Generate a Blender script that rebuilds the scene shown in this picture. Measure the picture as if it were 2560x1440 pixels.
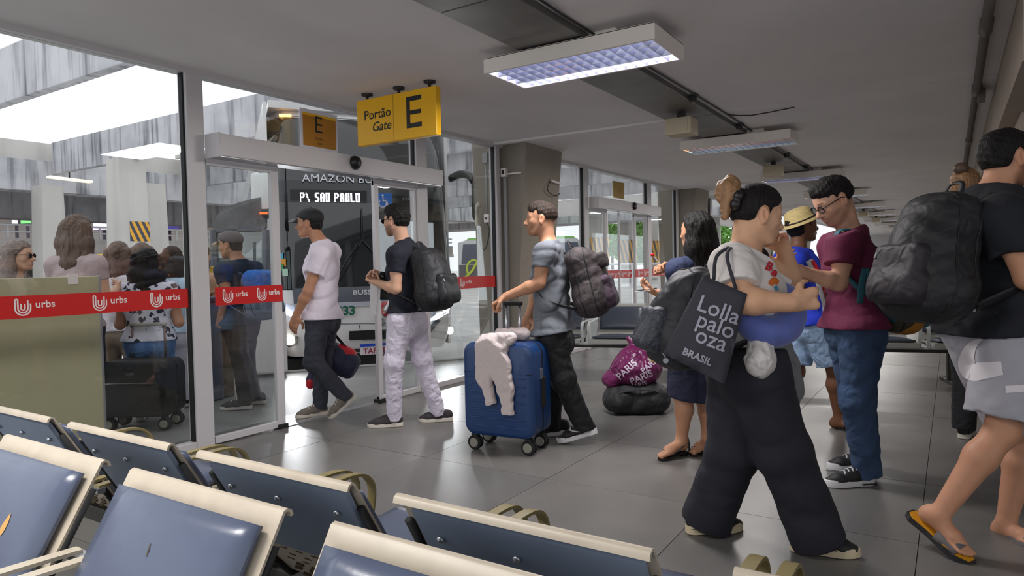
import bpy, bmesh, math, random
import numpy as np
from mathutils import Matrix, Vector
random.seed(7); np.random.seed(7)
for _o in list(bpy.data.objects): bpy.data.objects.remove(_o)
SC = bpy.context.scene; COL = SC.collection
PI = math.pi
# ---------------------------------------------------------------- camera
CAM_F, CAM_YAW, CAM_PITCH, CAM_ROLL, CAM_H = 1707.0, math.radians(32.8), math.radians(1.95), math.radians(-1.16), 1.25
_F = np.array([math.cos(CAM_YAW)*math.cos(CAM_PITCH), math.sin(CAM_YAW)*math.cos(CAM_PITCH), -math.sin(CAM_PITCH)])
_R0 = np.array([math.sin(CAM_YAW), -math.cos(CAM_YAW), 0.0]); _U0 = np.cross(_R0, _F)
_R = math.cos(CAM_ROLL)*_R0 + math.sin(CAM_ROLL)*_U0
_U = -math.sin(CAM_ROLL)*_R0 + math.cos(CAM_ROLL)*_U0
_O = np.array([0, 0, CAM_H])
cd = bpy.data.cameras.new('camera'); cam = bpy.data.objects.new('camera', cd); COL.objects.link(cam)
cd.sensor_width = 36.0; cd.lens = CAM_F/2560*36; cd.clip_start = 0.05; cd.clip_end = 500
cam.matrix_world = Matrix(((_R[0], _U[0], -_F[0], 0), (_R[1], _U[1], -_F[1], 0), (_R[2], _U[2], -_F[2], CAM_H), (0, 0, 0, 1)))
SC.camera = cam
# ---------------------------------------------------------------- world, exposure
SC.view_settings.view_transform = 'Standard'; SC.view_settings.look = 'None'
SC.view_settings.gamma = 1.0; SC.view_settings.use_curve_mapping = False
SC.view_settings.exposure = 0.55
wd = bpy.data.worlds.new('overcast_sky'); SC.world = wd; wd.use_nodes = True
_bg = wd.node_tree.nodes['Background']; _bg.inputs[0].default_value = (0.93, 0.965, 1.0, 1); _bg.inputs[1].default_value = 0.95
# ---------------------------------------------------------------- large lights (the row of ceiling lamps lights the hall; lamps carry their own)
def area_light(name, loc, sx, sy, power, color, rot=(0, 0, 0)):
    l = bpy.data.lights.new(name, 'AREA'); l.shape = 'RECTANGLE'; l.size = sx; l.size_y = sy; l.energy = power; l.color = color
    o = bpy.data.objects.new(name, l); o.location = loc; o.rotation_euler = rot; COL.objects.link(o); return o

# ---------------------------------------------------------------- geometry of the view
_H0 = np.array([math.sin(CAM_YAW), -math.cos(CAM_YAW), 0.0])      # level right
_H1 = np.array([math.cos(CAM_YAW), math.sin(CAM_YAW), 0.0])       # level forward
def V(*a): return np.array(a, dtype=float)
def nrm(v): v = np.asarray(v, float); return v/(np.linalg.norm(v)+1e-12)
def ray(x, y): return _F + _R*(x-1280)/CAM_F - _U*(y-720)/CAM_F
def gz(x, y, z=0.0): d = ray(x, y); return _O + d*(z-CAM_H)/d[2]
def gy(x, y, Y): d = ray(x, y); return _O + d*Y/d[1]
def gx(x, y, X): d = ray(x, y); return _O + d*X/d[0]
def gd(x, y, D): return _O + ray(x, y)*D
def depth(p): return float((np.asarray(p)-_O) @ _F)

# ---------------------------------------------------------------- materials
def s2l(c): c = c/255.0; return c/12.92 if c <= 0.04045 else ((c+0.055)/1.055)**2.4
def rgb(r, g, b): return (s2l(r), s2l(g), s2l(b), 1)
MATS = {}
def mat(name, col, rough=0.6, metal=0.0, noise=0.0, nscale=8.0, bump=0.0, bscale=60.0, spec=0.5, coat=0.0, emit=None, estr=0.0, attr=False, stretch=None, sheen=0.0, fold=0.0, fscale=11.0):
    if name in MATS: return MATS[name]
    m = bpy.data.materials.new(name); m.use_nodes = True; MATS[name] = m
    N, L = m.node_tree.nodes, m.node_tree.links; b = N['Principled BSDF']
    c = rgb(*col)
    b.inputs['Base Color'].default_value = c; b.inputs['Roughness'].default_value = rough; b.inputs['Metallic'].default_value = metal
    b.inputs['Specular IOR Level'].default_value = spec; b.inputs['Coat Weight'].default_value = coat
    if sheen: b.inputs['Sheen Weight'].default_value = sheen
    m.diffuse_color = c
    if noise or bump or fold:
        tc = N.new('ShaderNodeTexCoord'); mp = N.new('ShaderNodeMapping'); L.new(tc.outputs['Object'], mp.inputs[0])
        if stretch: mp.inputs['Scale'].default_value = stretch
    src = None
    if attr:
        a = N.new('ShaderNodeVertexColor'); a.layer_name = 'tint'
        mx = N.new('ShaderNodeMix'); mx.data_type = 'RGBA'; mx.blend_type = 'MULTIPLY'; mx.inputs[0].default_value = 1.0
        mx.inputs[6].default_value = c; L.new(a.outputs[0], mx.inputs[7]); src = mx.outputs[2]
    if noise:
        n = N.new('ShaderNodeTexNoise'); n.inputs['Scale'].default_value = nscale; n.inputs['Detail'].default_value = 5
        L.new(mp.outputs[0], n.inputs['Vector'])
        r = N.new('ShaderNodeMapRange'); r.inputs[1].default_value = 0.3; r.inputs[2].default_value = 0.7
        r.inputs[3].default_value = 1-noise; r.inputs[4].default_value = 1+noise
        L.new(n.outputs[0], r.inputs[0])
        mx = N.new('ShaderNodeVectorMath'); mx.operation = 'SCALE'
        if src: L.new(src, mx.inputs[0])
        else: mx.inputs[0].default_value = c[:3]
        L.new(r.outputs[0], mx.inputs['Scale']); src = mx.outputs[0]
    if src: L.new(src, b.inputs['Base Color'])
    if fold:
        n4 = N.new('ShaderNodeTexNoise'); n4.inputs['Scale'].default_value = fscale*1.5; n4.inputs['Detail'].default_value = 1.0; n4.inputs['Distortion'].default_value = .7
        L.new(mp.outputs[0], n4.inputs['Vector'])
        b4 = N.new('ShaderNodeBump'); b4.inputs['Strength'].default_value = fold; b4.inputs['Distance'].default_value = 0.03
        L.new(n4.outputs[0], b4.inputs['Height']); L.new(b4.outputs[0], b.inputs['Normal'])
    if bump:
        n2 = N.new('ShaderNodeTexNoise'); n2.inputs['Scale'].default_value = bscale; n2.inputs['Detail'].default_value = 4
        L.new(mp.outputs[0], n2.inputs['Vector'])
        bp = N.new('ShaderNodeBump'); bp.inputs['Strength'].default_value = bump; bp.inputs['Distance'].default_value = 0.01
        L.new(n2.outputs[0], bp.inputs['Height']); (L.new(b4.outputs[0], bp.inputs['Normal']) if fold else None); L.new(bp.outputs[0], b.inputs['Normal'])
    if emit:
        b.inputs['Emission Color'].default_value = rgb(*emit); b.inputs['Emission Strength'].default_value = estr
    return m
def glass_mat(name, tint=(1, 1, 1), refl=0.10, edge=0.6):
    m = bpy.data.materials.new(name); m.use_nodes = True; MATS[name] = m
    N, L = m.node_tree.nodes, m.node_tree.links; N.clear()
    o = N.new('ShaderNodeOutputMaterial'); t = N.new('ShaderNodeBsdfTransparent'); g = N.new('ShaderNodeBsdfGlossy')
    t.inputs[0].default_value = (*tint, 1); g.inputs['Roughness'].default_value = 0.01; g.inputs[0].default_value = (0.95, 0.98, 1, 1)
    lw = N.new('ShaderNodeLayerWeight'); lw.inputs[0].default_value = 0.35
    r = N.new('ShaderNodeMapRange'); r.inputs[3].default_value = refl*0.5; r.inputs[4].default_value = edge
    L.new(lw.outputs['Fresnel'], r.inputs[0])
    mx = N.new('ShaderNodeMixShader'); L.new(r.outputs[0], mx.inputs[0]); L.new(t.outputs[0], mx.inputs[1]); L.new(g.outputs[0], mx.inputs[2])
    L.new(mx.outputs[0], o.inputs[0]); return m
def concrete_mat(name, col, streak=0.35, stain=0.25, scale=1.0, dark=(70, 72, 80)):
    m = bpy.data.materials.new(name); m.use_nodes = True; MATS[name] = m
    N, L = m.node_tree.nodes, m.node_tree.links; b = N['Principled BSDF']; b.inputs['Roughness'].default_value = 0.85
    b.inputs['Specular IOR Level'].default_value = 0.25
    g = N.new('ShaderNodeNewGeometry')
    mp = N.new('ShaderNodeMapping'); mp.inputs['Scale'].default_value = (3.2*scale, 3.2*scale, 0.22*scale); L.new(g.outputs['Position'], mp.inputs[0])
    n1 = N.new('ShaderNodeTexNoise'); n1.inputs['Scale'].default_value = 1.0; n1.inputs['Detail'].default_value = 6; L.new(mp.outputs[0], n1.inputs['Vector'])
    n2 = N.new('ShaderNodeTexNoise'); n2.inputs['Scale'].default_value = 0.7*scale; n2.inputs['Detail'].default_value = 8; L.new(g.outputs['Position'], n2.inputs['Vector'])
    n3 = N.new('ShaderNodeTexNoise'); n3.inputs['Scale'].default_value = 40; n3.inputs['Detail'].default_value = 3; L.new(g.outputs['Position'], n3.inputs['Vector'])
    r1 = N.new('ShaderNodeMapRange'); r1.inputs[1].default_value = 0.5; r1.inputs[2].default_value = 0.72; r1.inputs[4].default_value = streak; L.new(n1.outputs[0], r1.inputs[0])
    r2 = N.new('ShaderNodeMapRange'); r2.inputs[1].default_value = 0.4; r2.inputs[2].default_value = 0.7; r2.inputs[4].default_value = stain; L.new(n2.outputs[0], r2.inputs[0])
    ad = N.new('ShaderNodeMath'); ad.operation = 'ADD'; ad.use_clamp = True; L.new(r1.outputs[0], ad.inputs[0]); L.new(r2.outputs[0], ad.inputs[1])
    mx = N.new('ShaderNodeMix'); mx.data_type = 'RGBA'; mx.inputs[6].default_value = rgb(*col); mx.inputs[7].default_value = rgb(*dark)
    L.new(ad.outputs[0], mx.inputs[0]); L.new(mx.outputs[2], b.inputs['Base Color'])
    bp = N.new('ShaderNodeBump'); bp.inputs['Strength'].default_value = 0.25; bp.inputs['Distance'].default_value = 0.01
    L.new(n3.outputs[0], bp.inputs['Height']); L.new(bp.outputs[0], b.inputs['Normal']); return m

# ---------------------------------------------------------------- objects
def link(o, parent=None):
    COL.objects.link(o)
    if parent is not None:
        o.parent = parent; o.matrix_parent_inverse = parent_inv(parent)
    return o
_WORLD = {}
def parent_inv(p):
    m = _WORLD.get(p.name); return m.inverted() if m is not None else Matrix.Identity(4)
def mesh(name, verts, faces, m=None, parent=None, smooth=False, tint=None):
    me = bpy.data.meshes.new(name)
    if isinstance(verts, np.ndarray) and isinstance(faces, np.ndarray):
        nv, nf = len(verts), len(faces); k = faces.shape[1]
        me.vertices.add(nv); me.vertices.foreach_set('co', verts.astype(np.float32).ravel())
        me.loops.add(nf*k); me.loops.foreach_set('vertex_index', faces.astype(np.int32).ravel())
        me.polygons.add(nf); me.polygons.foreach_set('loop_start', np.arange(0, nf*k, k, dtype=np.int32))
        me.update(calc_edges=True); me.validate()
    else:
        me.from_pydata([tuple(v) for v in verts], [], [tuple(f) for f in faces]); me.update()
    if smooth is True: me.shade_smooth()
    if tint is not None:
        a = me.color_attributes.new('tint', 'FLOAT_COLOR', 'POINT')
        a.data.foreach_set('color', np.concatenate([tint, np.ones((len(tint), 1))], 1).astype(np.float32).ravel())
    if m: me.materials.append(m)
    o = bpy.data.objects.new(name, me); link(o, parent)
    return o
def thing(name, label, cat, loc=(0, 0, 0), group=None, rot=None):
    o = bpy.data.objects.new(name, None); COL.objects.link(o); o.empty_display_size = 0.1
    mw = Matrix.Translation(Vector(tuple(float(v) for v in loc)))
    o.matrix_world = mw
    _WORLD[o.name] = mw
    o['label'] = label; o['category'] = cat
    if group: o['group'] = group
    return o
def tag(o, label=None, cat=None, group=None, kind=None):
    if label: o['label'] = label
    if cat: o['category'] = cat
    if group: o['group'] = group
    if kind: o['kind'] = kind
    return o
def struct(o): o['kind'] = 'structure'; return o
def move_group(root, mw):
    root.matrix_world = mw
def copy_tree(src, label=None, parent=None, name=None):
    c = src.copy(); COL.objects.link(c)
    if parent is not None: c.parent = parent
    if label: c['label'] = label
    for ch in list(src.children): copy_tree(ch, None, c)
    return c

class MB:
    """collects simple shapes into one mesh"""
    def __init__(s): s.v = []; s.f = []
    def add(s, vs, fs):
        n = len(s.v); s.v += [tuple(float(x) for x in v) for v in vs]; s.f += [tuple(i+n for i in f) for f in fs]; return s
    def box(s, lo, hi, ch=0.0):
        x0, y0, z0 = lo; x1, y1, z1 = hi
        if ch <= 0:
            vs = [(x0, y0, z0), (x1, y0, z0), (x1, y1, z0), (x0, y1, z0), (x0, y0, z1), (x1, y0, z1), (x1, y1, z1), (x0, y1, z1)]
            return s.add(vs, [(0, 3, 2, 1), (4, 5, 6, 7), (0, 1, 5, 4), (1, 2, 6, 5), (2, 3, 7, 6), (3, 0, 4, 7)])
        bm = bmesh.new(); bmesh.ops.create_cube(bm, size=1)
        for v in bm.verts: v.co = Vector(((x0+x1)/2+v.co.x*(x1-x0), (y0+y1)/2+v.co.y*(y1-y0), (z0+z1)/2+v.co.z*(z1-z0)))
        bmesh.ops.bevel(bm, geom=bm.edges[:], offset=ch, segments=2, affect='EDGES', profile=0.5)
        bm.verts.ensure_lookup_table(); bm.verts.index_update()
        s.add([v.co[:] for v in bm.verts], [[v.index for v in f.verts] for f in bm.faces]); bm.free(); return s
    def obox(s, c, ax, ay, az, hx, hy, hz, ch=0.0):
        c, ax, ay, az = [np.asarray(q, float) for q in (c, ax, ay, az)]
        t = MB().box((-hx, -hy, -hz), (hx, hy, hz), ch)
        return s.add([c+ax*v[0]+ay*v[1]+az*v[2] for v in t.v], t.f)
    def tube(s, pts, r, n=8, cap=True, flat=None):
        pts = [np.asarray(p, float) for p in pts]; rs = r if hasattr(r, '__len__') else [r]*len(pts)
        rings = []; prev = None
        for i, p in enumerate(pts):
            t = nrm(pts[min(i+1, len(pts)-1)]-pts[max(i-1, 0)])
            if prev is None:
                a = np.cross(t, (0, 0, 1)) if flat is None else np.asarray(flat, float)-t*np.dot(flat, t)
                if np.linalg.norm(a) < 1e-4: a = np.cross(t, (1, 0, 0))
                a = nrm(a)
            else: a = nrm(prev-t*np.dot(prev, t))
            prev = a; b = np.cross(t, a)
            ra, rb = rs[i] if hasattr(rs[i], '__len__') else (rs[i], rs[i])
            rings.append([p+a*math.cos(2*PI*k/n+PI/n)*ra+b*math.sin(2*PI*k/n+PI/n)*rb for k in range(n)])
        vs = [q for rg in rings for q in rg]; fs = []
        for i in range(len(rings)-1):
            for k in range(n): fs.append((i*n+k, i*n+(k+1) % n, (i+1)*n+(k+1) % n, (i+1)*n+k))
        if cap: fs.append(tuple(range(n))[::-1]); fs.append(tuple((len(rings)-1)*n+k for k in range(n)))
        return s.add(vs, fs)
    def prism(s, poly, o, ax, ay, az, t):
        """polygon (2D list) in plane o+ax*u+ay*v, extruded along az from 0 to t"""
        o, ax, ay, az = [np.asarray(q, float) for q in (o, ax, ay, az)]; n = len(poly)
        a = [o+ax*u+ay*v for u, v in poly]; b = [p+az*t for p in a]
        fs = [tuple(range(n))[::-1], tuple(range(n, 2*n))]+[(i, (i+1) % n, n+(i+1) % n, n+i) for i in range(n)]
        return s.add(a+b, fs)
    def quad(s, a, b, c, d): return s.add([a, b, c, d], [(0, 1, 2, 3)])
    def lathe(s, prof, c, ax=(0, 0, 1), n=16):
        c = np.asarray(c, float); ax = nrm(ax); a = np.cross(ax, (1, 0, 0))
        if np.linalg.norm(a) < .1: a = np.cross(ax, (0, 1, 0))
        a = nrm(a); b = np.cross(ax, a); vs = []
        for r, z in prof: vs += [c+ax*z+a*r*math.cos(2*PI*k/n)+b*r*math.sin(2*PI*k/n) for k in range(n)]
        fs = []
        for i in range(len(prof)-1):
            for k in range(n): fs.append((i*n+k, i*n+(k+1) % n, (i+1)*n+(k+1) % n, (i+1)*n+k))
        fs.append(tuple(range(n))[::-1]); fs.append(tuple((len(prof)-1)*n+k for k in range(n)))
        return s.add(vs, fs)
    def build(s, name, m, parent=None, smooth=False, auto=None):
        o = mesh(name, s.v, s.f, m, parent)
        bm = bmesh.new(); bm.from_mesh(o.data); bmesh.ops.recalc_face_normals(bm, faces=bm.faces[:]); bm.to_mesh(o.data); bm.free()
        if smooth: o.data.shade_smooth()
        if auto: o.data.shade_smooth(); o.data.set_sharp_from_angle(angle=math.radians(auto))
        return o
_TXT = {}
def text(name, s, size, m, o, ax, ay, parent=None, ext=0.0015, bold=0.0, align='CENTER', shear=0.0, sx=1.0):
    """flat lettering: baseline origin o, reading direction ax, up direction ay"""
    c = bpy.data.curves.new(name, 'FONT'); c.body = s; c.size = size; c.extrude = ext; c.offset = bold; c.align_x = align; c.shear = shear; c.resolution_u = 3
    t = bpy.data.objects.new('tmp', c); COL.objects.link(t)
    me = bpy.data.meshes.new_from_object(t.evaluated_get(bpy.context.evaluated_depsgraph_get()))
    bpy.data.objects.remove(t); bpy.data.curves.remove(c)
    ax = nrm(ax); ay = nrm(ay); az = np.cross(ax, ay); o = np.asarray(o, float)
    n = len(me.vertices); co = np.empty(n*3, np.float32); me.vertices.foreach_get('co', co); co = co.reshape(-1, 3)
    w = o+np.outer(co[:, 0]*sx, ax)+np.outer(co[:, 1], ay)+np.outer(co[:, 2], az)
    me.vertices.foreach_set('co', w.astype(np.float32).ravel()); me.materials.clear(); me.materials.append(m); me.name = name
    ob = bpy.data.objects.new(name, me); link(ob, parent); return ob
def bez(p0, p1, p2, n=8):
    p0, p1, p2 = [np.asarray(p, float) for p in (p0, p1, p2)]
    return [(1-t)**2*p0+2*t*(1-t)*p1+t*t*p2 for t in np.linspace(0, 1, n)]
def spline(pts, n=6):
    """Catmull-Rom through pts"""
    P = [np.asarray(p, float) for p in pts]; P = [2*P[0]-P[1]]+P+[2*P[-1]-P[-2]]; out = []
    for i in range(1, len(P)-2):
        a, b, c, d = P[i-1:i+3]
        for t in np.linspace(0, 1, n, endpoint=False):
            out.append(.5*((2*b)+(-a+c)*t+(2*a-5*b+4*c-d)*t*t+(-a+3*b-3*c+d)*t**3))
    out.append(P[-2]); return out
# ================================================================= hall
WY, CZ = 4.47, 2.65
M_floor = mat('floor_tile_stone', (112, 109, 106), rough=0.36, noise=0.10, nscale=3.0, bump=0.05, bscale=90, spec=0.5)
M_floor2 = mat('floor_tile_stone_b', (106, 104, 102), rough=0.33, noise=0.12, nscale=2.3, bump=0.05, bscale=80, spec=0.5)
M_joint = mat('floor_joint', (84, 83, 81), rough=0.8)
M_ceil = mat('ceiling_paint', (226, 222, 222), rough=0.75, noise=0.05, nscale=1.2)
M_alu = mat('white_aluminium', (198, 194, 196), rough=0.38, metal=0.0)
M_alu2 = mat('aluminium_bare', (176, 176, 180), rough=0.3, metal=0.7)
M_rubber = mat('black_gasket', (22, 22, 24), rough=0.7)
M_glass = glass_mat('window_glass', (0.965, 0.975, 0.97), 0.035, 0.30)
M_conc_in = concrete_mat('pillar_concrete', (150, 142, 132), 0.22, 0.30, 0.8, (92, 84, 74))
M_conc = concrete_mat('beam_concrete', (204, 203, 208), 0.75, 0.35, 1.3, (92, 94, 104))
M_conc_d = concrete_mat('deck_concrete', (150, 146, 142), 0.35, 0.35, 0.6, (96, 92, 88))
M_conc_l = concrete_mat('light_concrete', (208, 204, 200), 0.25, 0.2, 0.6, (150, 146, 144))
M_red = mat('red_vinyl_band', (196, 36, 34), rough=0.35)
M_white = mat('white_vinyl', (232, 222, 220), rough=0.4)
M_beige = mat('beige_wall_paint', (172, 158, 144), rough=0.8, noise=0.05, nscale=2)
# ---- floor with tiles 0.9 m
fl = MB().box((-3.0, -5.2, -0.30), (48.0, 4.60, -0.012)).build('floor', M_joint); struct(fl)
TS = 0.93
def tile_mesh(name, m, dx, dy):
    t = MB().box((-dx/2+0.0016, -dy/2+0.0016, -0.014), (dx/2-0.0016, dy/2-0.0016, 0.0))
    o = mesh(name, t.v, t.f, m); me = o.data; bpy.data.objects.remove(o); return me
_tms = [tile_mesh('tile', M_floor, TS, TS), tile_mesh('tile', M_floor2, TS, TS)]
_far = tile_mesh('tile', M_floor, TS*2, TS*2)
ty0 = 1.05-TS*4
for i in range(-2, 15):
    for j in range(0, 8):
        o = bpy.data.objects.new('tile', random.choice(_tms)); COL.objects.link(o); o.parent = fl
        o.location = (0.62+TS*i+TS/2, ty0+TS*j+TS/2-0.0, random.uniform(-0.0006, 0.0006))
fx0 = 0.62+TS*15
ff = MB()
for i in range(17):
    for j in range(4): ff.box((fx0+i*2*TS+.003, ty0+j*2*TS+.003, -.014), (fx0+(i+1)*2*TS-.003, ty0+(j+1)*2*TS-.003, 0))
o = ff.build('far_tiles', M_floor, fl); o['kind'] = 'stuff'
o = MB().box((-3.0, -5.2, -.014), (48, ty0-.003, -.001)).build('floor_margin', M_floor, fl)
o = MB().box((-3.0, ty0+8*TS+.004, -.014), (48, 4.60, -.001)).build('floor_strip', M_floor2, fl)
# ---- ceiling of slabs
ce = MB().box((-3.0, -5.2, CZ+0.03), (48.0, 4.62, CZ+0.35)).build('ceiling', M_ceil); struct(ce)
sx = [-3.0, 0.45, 6.55, 12.75, 18.9, 25.1, 31.2, 37.4, 48.0]
for a, b in zip(sx[:-1], sx[1:]):
    MB().box((a+.006, -5.2, CZ), (b-.006, 2.07, CZ+.03)).build('ceiling_slab', M_ceil, ce)
    MB().box((a+.006, 2.08, CZ), (b-.006, 4.50, CZ+.03)).build('ceiling_slab', M_ceil, ce)
# raised lip between slabs near the window bay
for X in (6.55, 12.75, 18.9):
    MB().box((X-.03, 2.32, CZ-.022), (X+.03, 4.50, CZ+.01)).build('seam_strip', M_ceil, ce)
cr = MB().tube([(6.62, 1.80, CZ-.012), (6.70, 1.72, CZ-.02), (6.73, 1.60, CZ-.03), (6.76, 1.45, CZ-.018), (6.75, 1.22, CZ-.004)], .006, 5)
o = cr.build('ceiling_cable', mat('dark_cable', (48, 42, 40), .7)); tag(o, 'thin dark cable sagging from the ceiling joint beside the metal duct', 'cable')
# ---- flat metal duct along the ceiling
M_duct = mat('duct_metal', (112, 110, 108), rough=0.42, metal=0.55, noise=0.18, nscale=3.5)
dt = thing('ceiling_duct', 'long flat grey metal duct running along the ceiling above the lamps', 'duct', (3, 2.08, CZ))
for a, b in zip((-3, 2.93, 6.4, 10.2, 14.0, 21.6, 29.2), (2.92, 6.39, 10.19, 13.99, 21.59, 29.19, 47)):
    MB().box((a, 1.86, CZ-.045), (b, 2.31, CZ-.002), .004).build('duct_section', M_duct, dt)
M_dark = mat('dark_metal', (52, 50, 50), rough=0.5, metal=0.4)
for X in (5.7, 7.2, 9.6, 11.0, 13.4): MB().box((X-.012, 1.80, CZ-.06), (X+.012, 1.86, CZ-.001)).box((X-.05, 1.79, CZ-.012), (X+.05, 1.82, CZ-.001)).build('duct_hanger', M_dark, dt)
cw = MB().tube(spline([(2.6, 1.80, CZ-.012), (3.3, 1.815, CZ-.02), (3.45, 1.83, CZ-.012), (4.2, 1.82, CZ-.015), (6.6, 1.80, CZ-.012), (9, 1.81, CZ-.02), (16, 1.8, CZ-.012)]), .008, 5)
cw.build('wire', M_dark, dt, True)
# ---- pipe on the right
pp = thing('ceiling_pipe', 'grey pipe with couplings along the right edge of the ceiling', 'pipe', (5, -.17, CZ))
M_pipe = mat('pipe_paint', (104, 98, 92), .6)
MB().tube([(1.5, -.17, CZ-.035), (46, -.17, CZ-.035)], .028, 10).build('pipe_run', M_pipe, pp, True)
for X in (5.0, 6.85, 9.8, 13): MB().tube([(X-.12, -.17, CZ-.037), (X+.12, -.17, CZ-.037)], .037, 10).build('coupling', M_pipe, pp, True)
MB().box((6.9, -.235, CZ-.1), (7.15, -.18, CZ-.02), .008).build('junction_box', M_pipe, pp)
# ---- right hand wall (pier beyond the aisle)
wr = MB().box((4.35, -.85, CZ-.42), (47, -.30, CZ)).build('wall_right', M_beige); struct(wr)
MB().box((5.9, -.86, 0), (6.8, -.40, CZ-.42)).build('pier', M_beige, wr)
for X in (12, 18.2, 24.3): MB().box((X, -.86, 0), (X+.9, -.31, CZ-.42)).build('pier', M_beige, wr)
wb = MB().box((2.2, -4.7, 0), (11.5, -4.5, CZ)).build('wall_light_block', M_beige); struct(wb)  # unseen wall added to block sky light and darken the right side
wf = MB().box((47.9, -5.2, 0), (48.1, 4.6, CZ)).build('wall_far', mat('far_light_wall', (190, 186, 184), .8)); struct(wf)

# ---- pillars (taper towards the floor)
def pillar(X, idx):
    x0, x1 = X, X+.86
    top = [(x0, 4.10), (x1, 4.10), (x1, 4.86), (x0, 4.86)]; bot = [(x0+.02, 4.34), (x1-.10, 4.34), (x1-.10, 4.80), (x0+.02, 4.80)]
    vs = [(a, b, -.3) for a, b in bot]+[(a, b, 5.26) for a, b in [(p[0], p[1]-.0) for p in [(x0, 4.10), (x1, 4.10), (x1, 4.86), (x0, 4.86)]]]
    # piecewise: floor -> ceiling -> beam
    vs = [(a, b, -.3) for a, b in bot]+[(a, b, CZ+.02) for a, b in top]+[(a, b, 5.26) for a, b in top]
    fs = [(0, 3, 2, 1), (8, 9, 10, 11)]
    for q in (0, 4):
        for k in range(4): fs.append((q+k, q+(k+1) % 4, q+4+(k+1) % 4, q+4+k))
    o = mesh('pillar', vs, fs, M_conc_in)
    tag(o, ['concrete pillar tapering to the floor beside the wall phone', 'concrete pillar behind the black haired woman', 'third concrete pillar of the window wall, far down the hall', 'fourth concrete pillar of the window wall, farthest down the hall', 'concrete pillar at the left end of the window wall'][idx], 'pillar', 'pillars of the window wall')
    return o
for i, X in enumerate((6.72, 12.88, 19.0, 25.1)): pillar(X, i)

# ---- window wall
def vpost(x0, x1, y0=WY-.045, y1=WY+.055, z1=CZ+.02, name='mullion', par=None, m=None):
    return MB().box((x0, y0, 0), (x1, y1, z1), .006).build(name, m or M_alu, par)
wl = MB().box((-3, WY-.05, CZ-.035), (46, WY+.06, CZ+.03), .004).build('trim_1', M_alu); struct(wl)
def logo(parent, o, ax, ay, h):
    """three nested U strokes and the word"""
    o, ax, ay = [np.asarray(q, float) for q in (o, ax, ay)]; az = np.cross(ax, ay); mb = MB(); w = h*.062
    def stroke(pts):
        n = len(pts); vs = []
        for i, p in enumerate(pts):
            t = nrm(np.array(pts[min(i+1, n-1)])-np.array(pts[max(i-1, 0)])); q = np.array([-t[1], t[0]])*w
            for e in (1, -1): u = np.array(p)+q*e; vs.append(o+ax*u[0]+ay*u[1]+az*.0012)
        mb.add(vs, [(2*i, 2*i+1, 2*i+3, 2*i+2) for i in range(n-1)])
    def arc(cx, cy, r, a0, a1, n=12): return [(cx+r*math.cos(a), cy+r*math.sin(a)) for a in np.linspace(a0, a1, n)]
    R1 = h*.36; cy = h*.42
    r2 = h*.23; r3 = h*.09; e = (R1-r2)/2; w = h*.038
    stroke([(R1, h*.66)]+arc(0, cy, R1, 2*PI, PI, 16)+arc(-(R1+r2)/2, h*.84, e, PI, 0, 9)+arc(0, cy, r2, PI, 2*PI, 14)+arc((r2+r3)/2, h*.84, (r2-r3)/2, PI, 0, 9)[::1]*0+[(r2, h*.84)])
    stroke(arc(-r3*0-(0), cy, r3, 2*PI, PI, 10)[::-1][:0]+[(-r3, h*.66)]+arc(0, cy, r3, PI, 2*PI, 10)+[(r3, h*.66)])
    mb.build('logo_mark', M_white, parent)
    text('lettering', 'urbs', h*.55, M_white, o+ax*h*.58+ay*h*.42+az*.0005, ax, ay, parent, .0006, .0008, 'LEFT')
SZ0, SZ1 = 1.0, 1.13
def band(parent, x0, x1, y, marks, x_first=None, step=.5):
    b = MB().box((x0, y-.004, SZ0), (x1, y, SZ1)).build('red_band', M_red, parent)
    for xm in marks: logo(b, (xm, y-.0045, SZ0+.012), (1, 0, 0), (0, 0, 1), .108)
    return b
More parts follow.
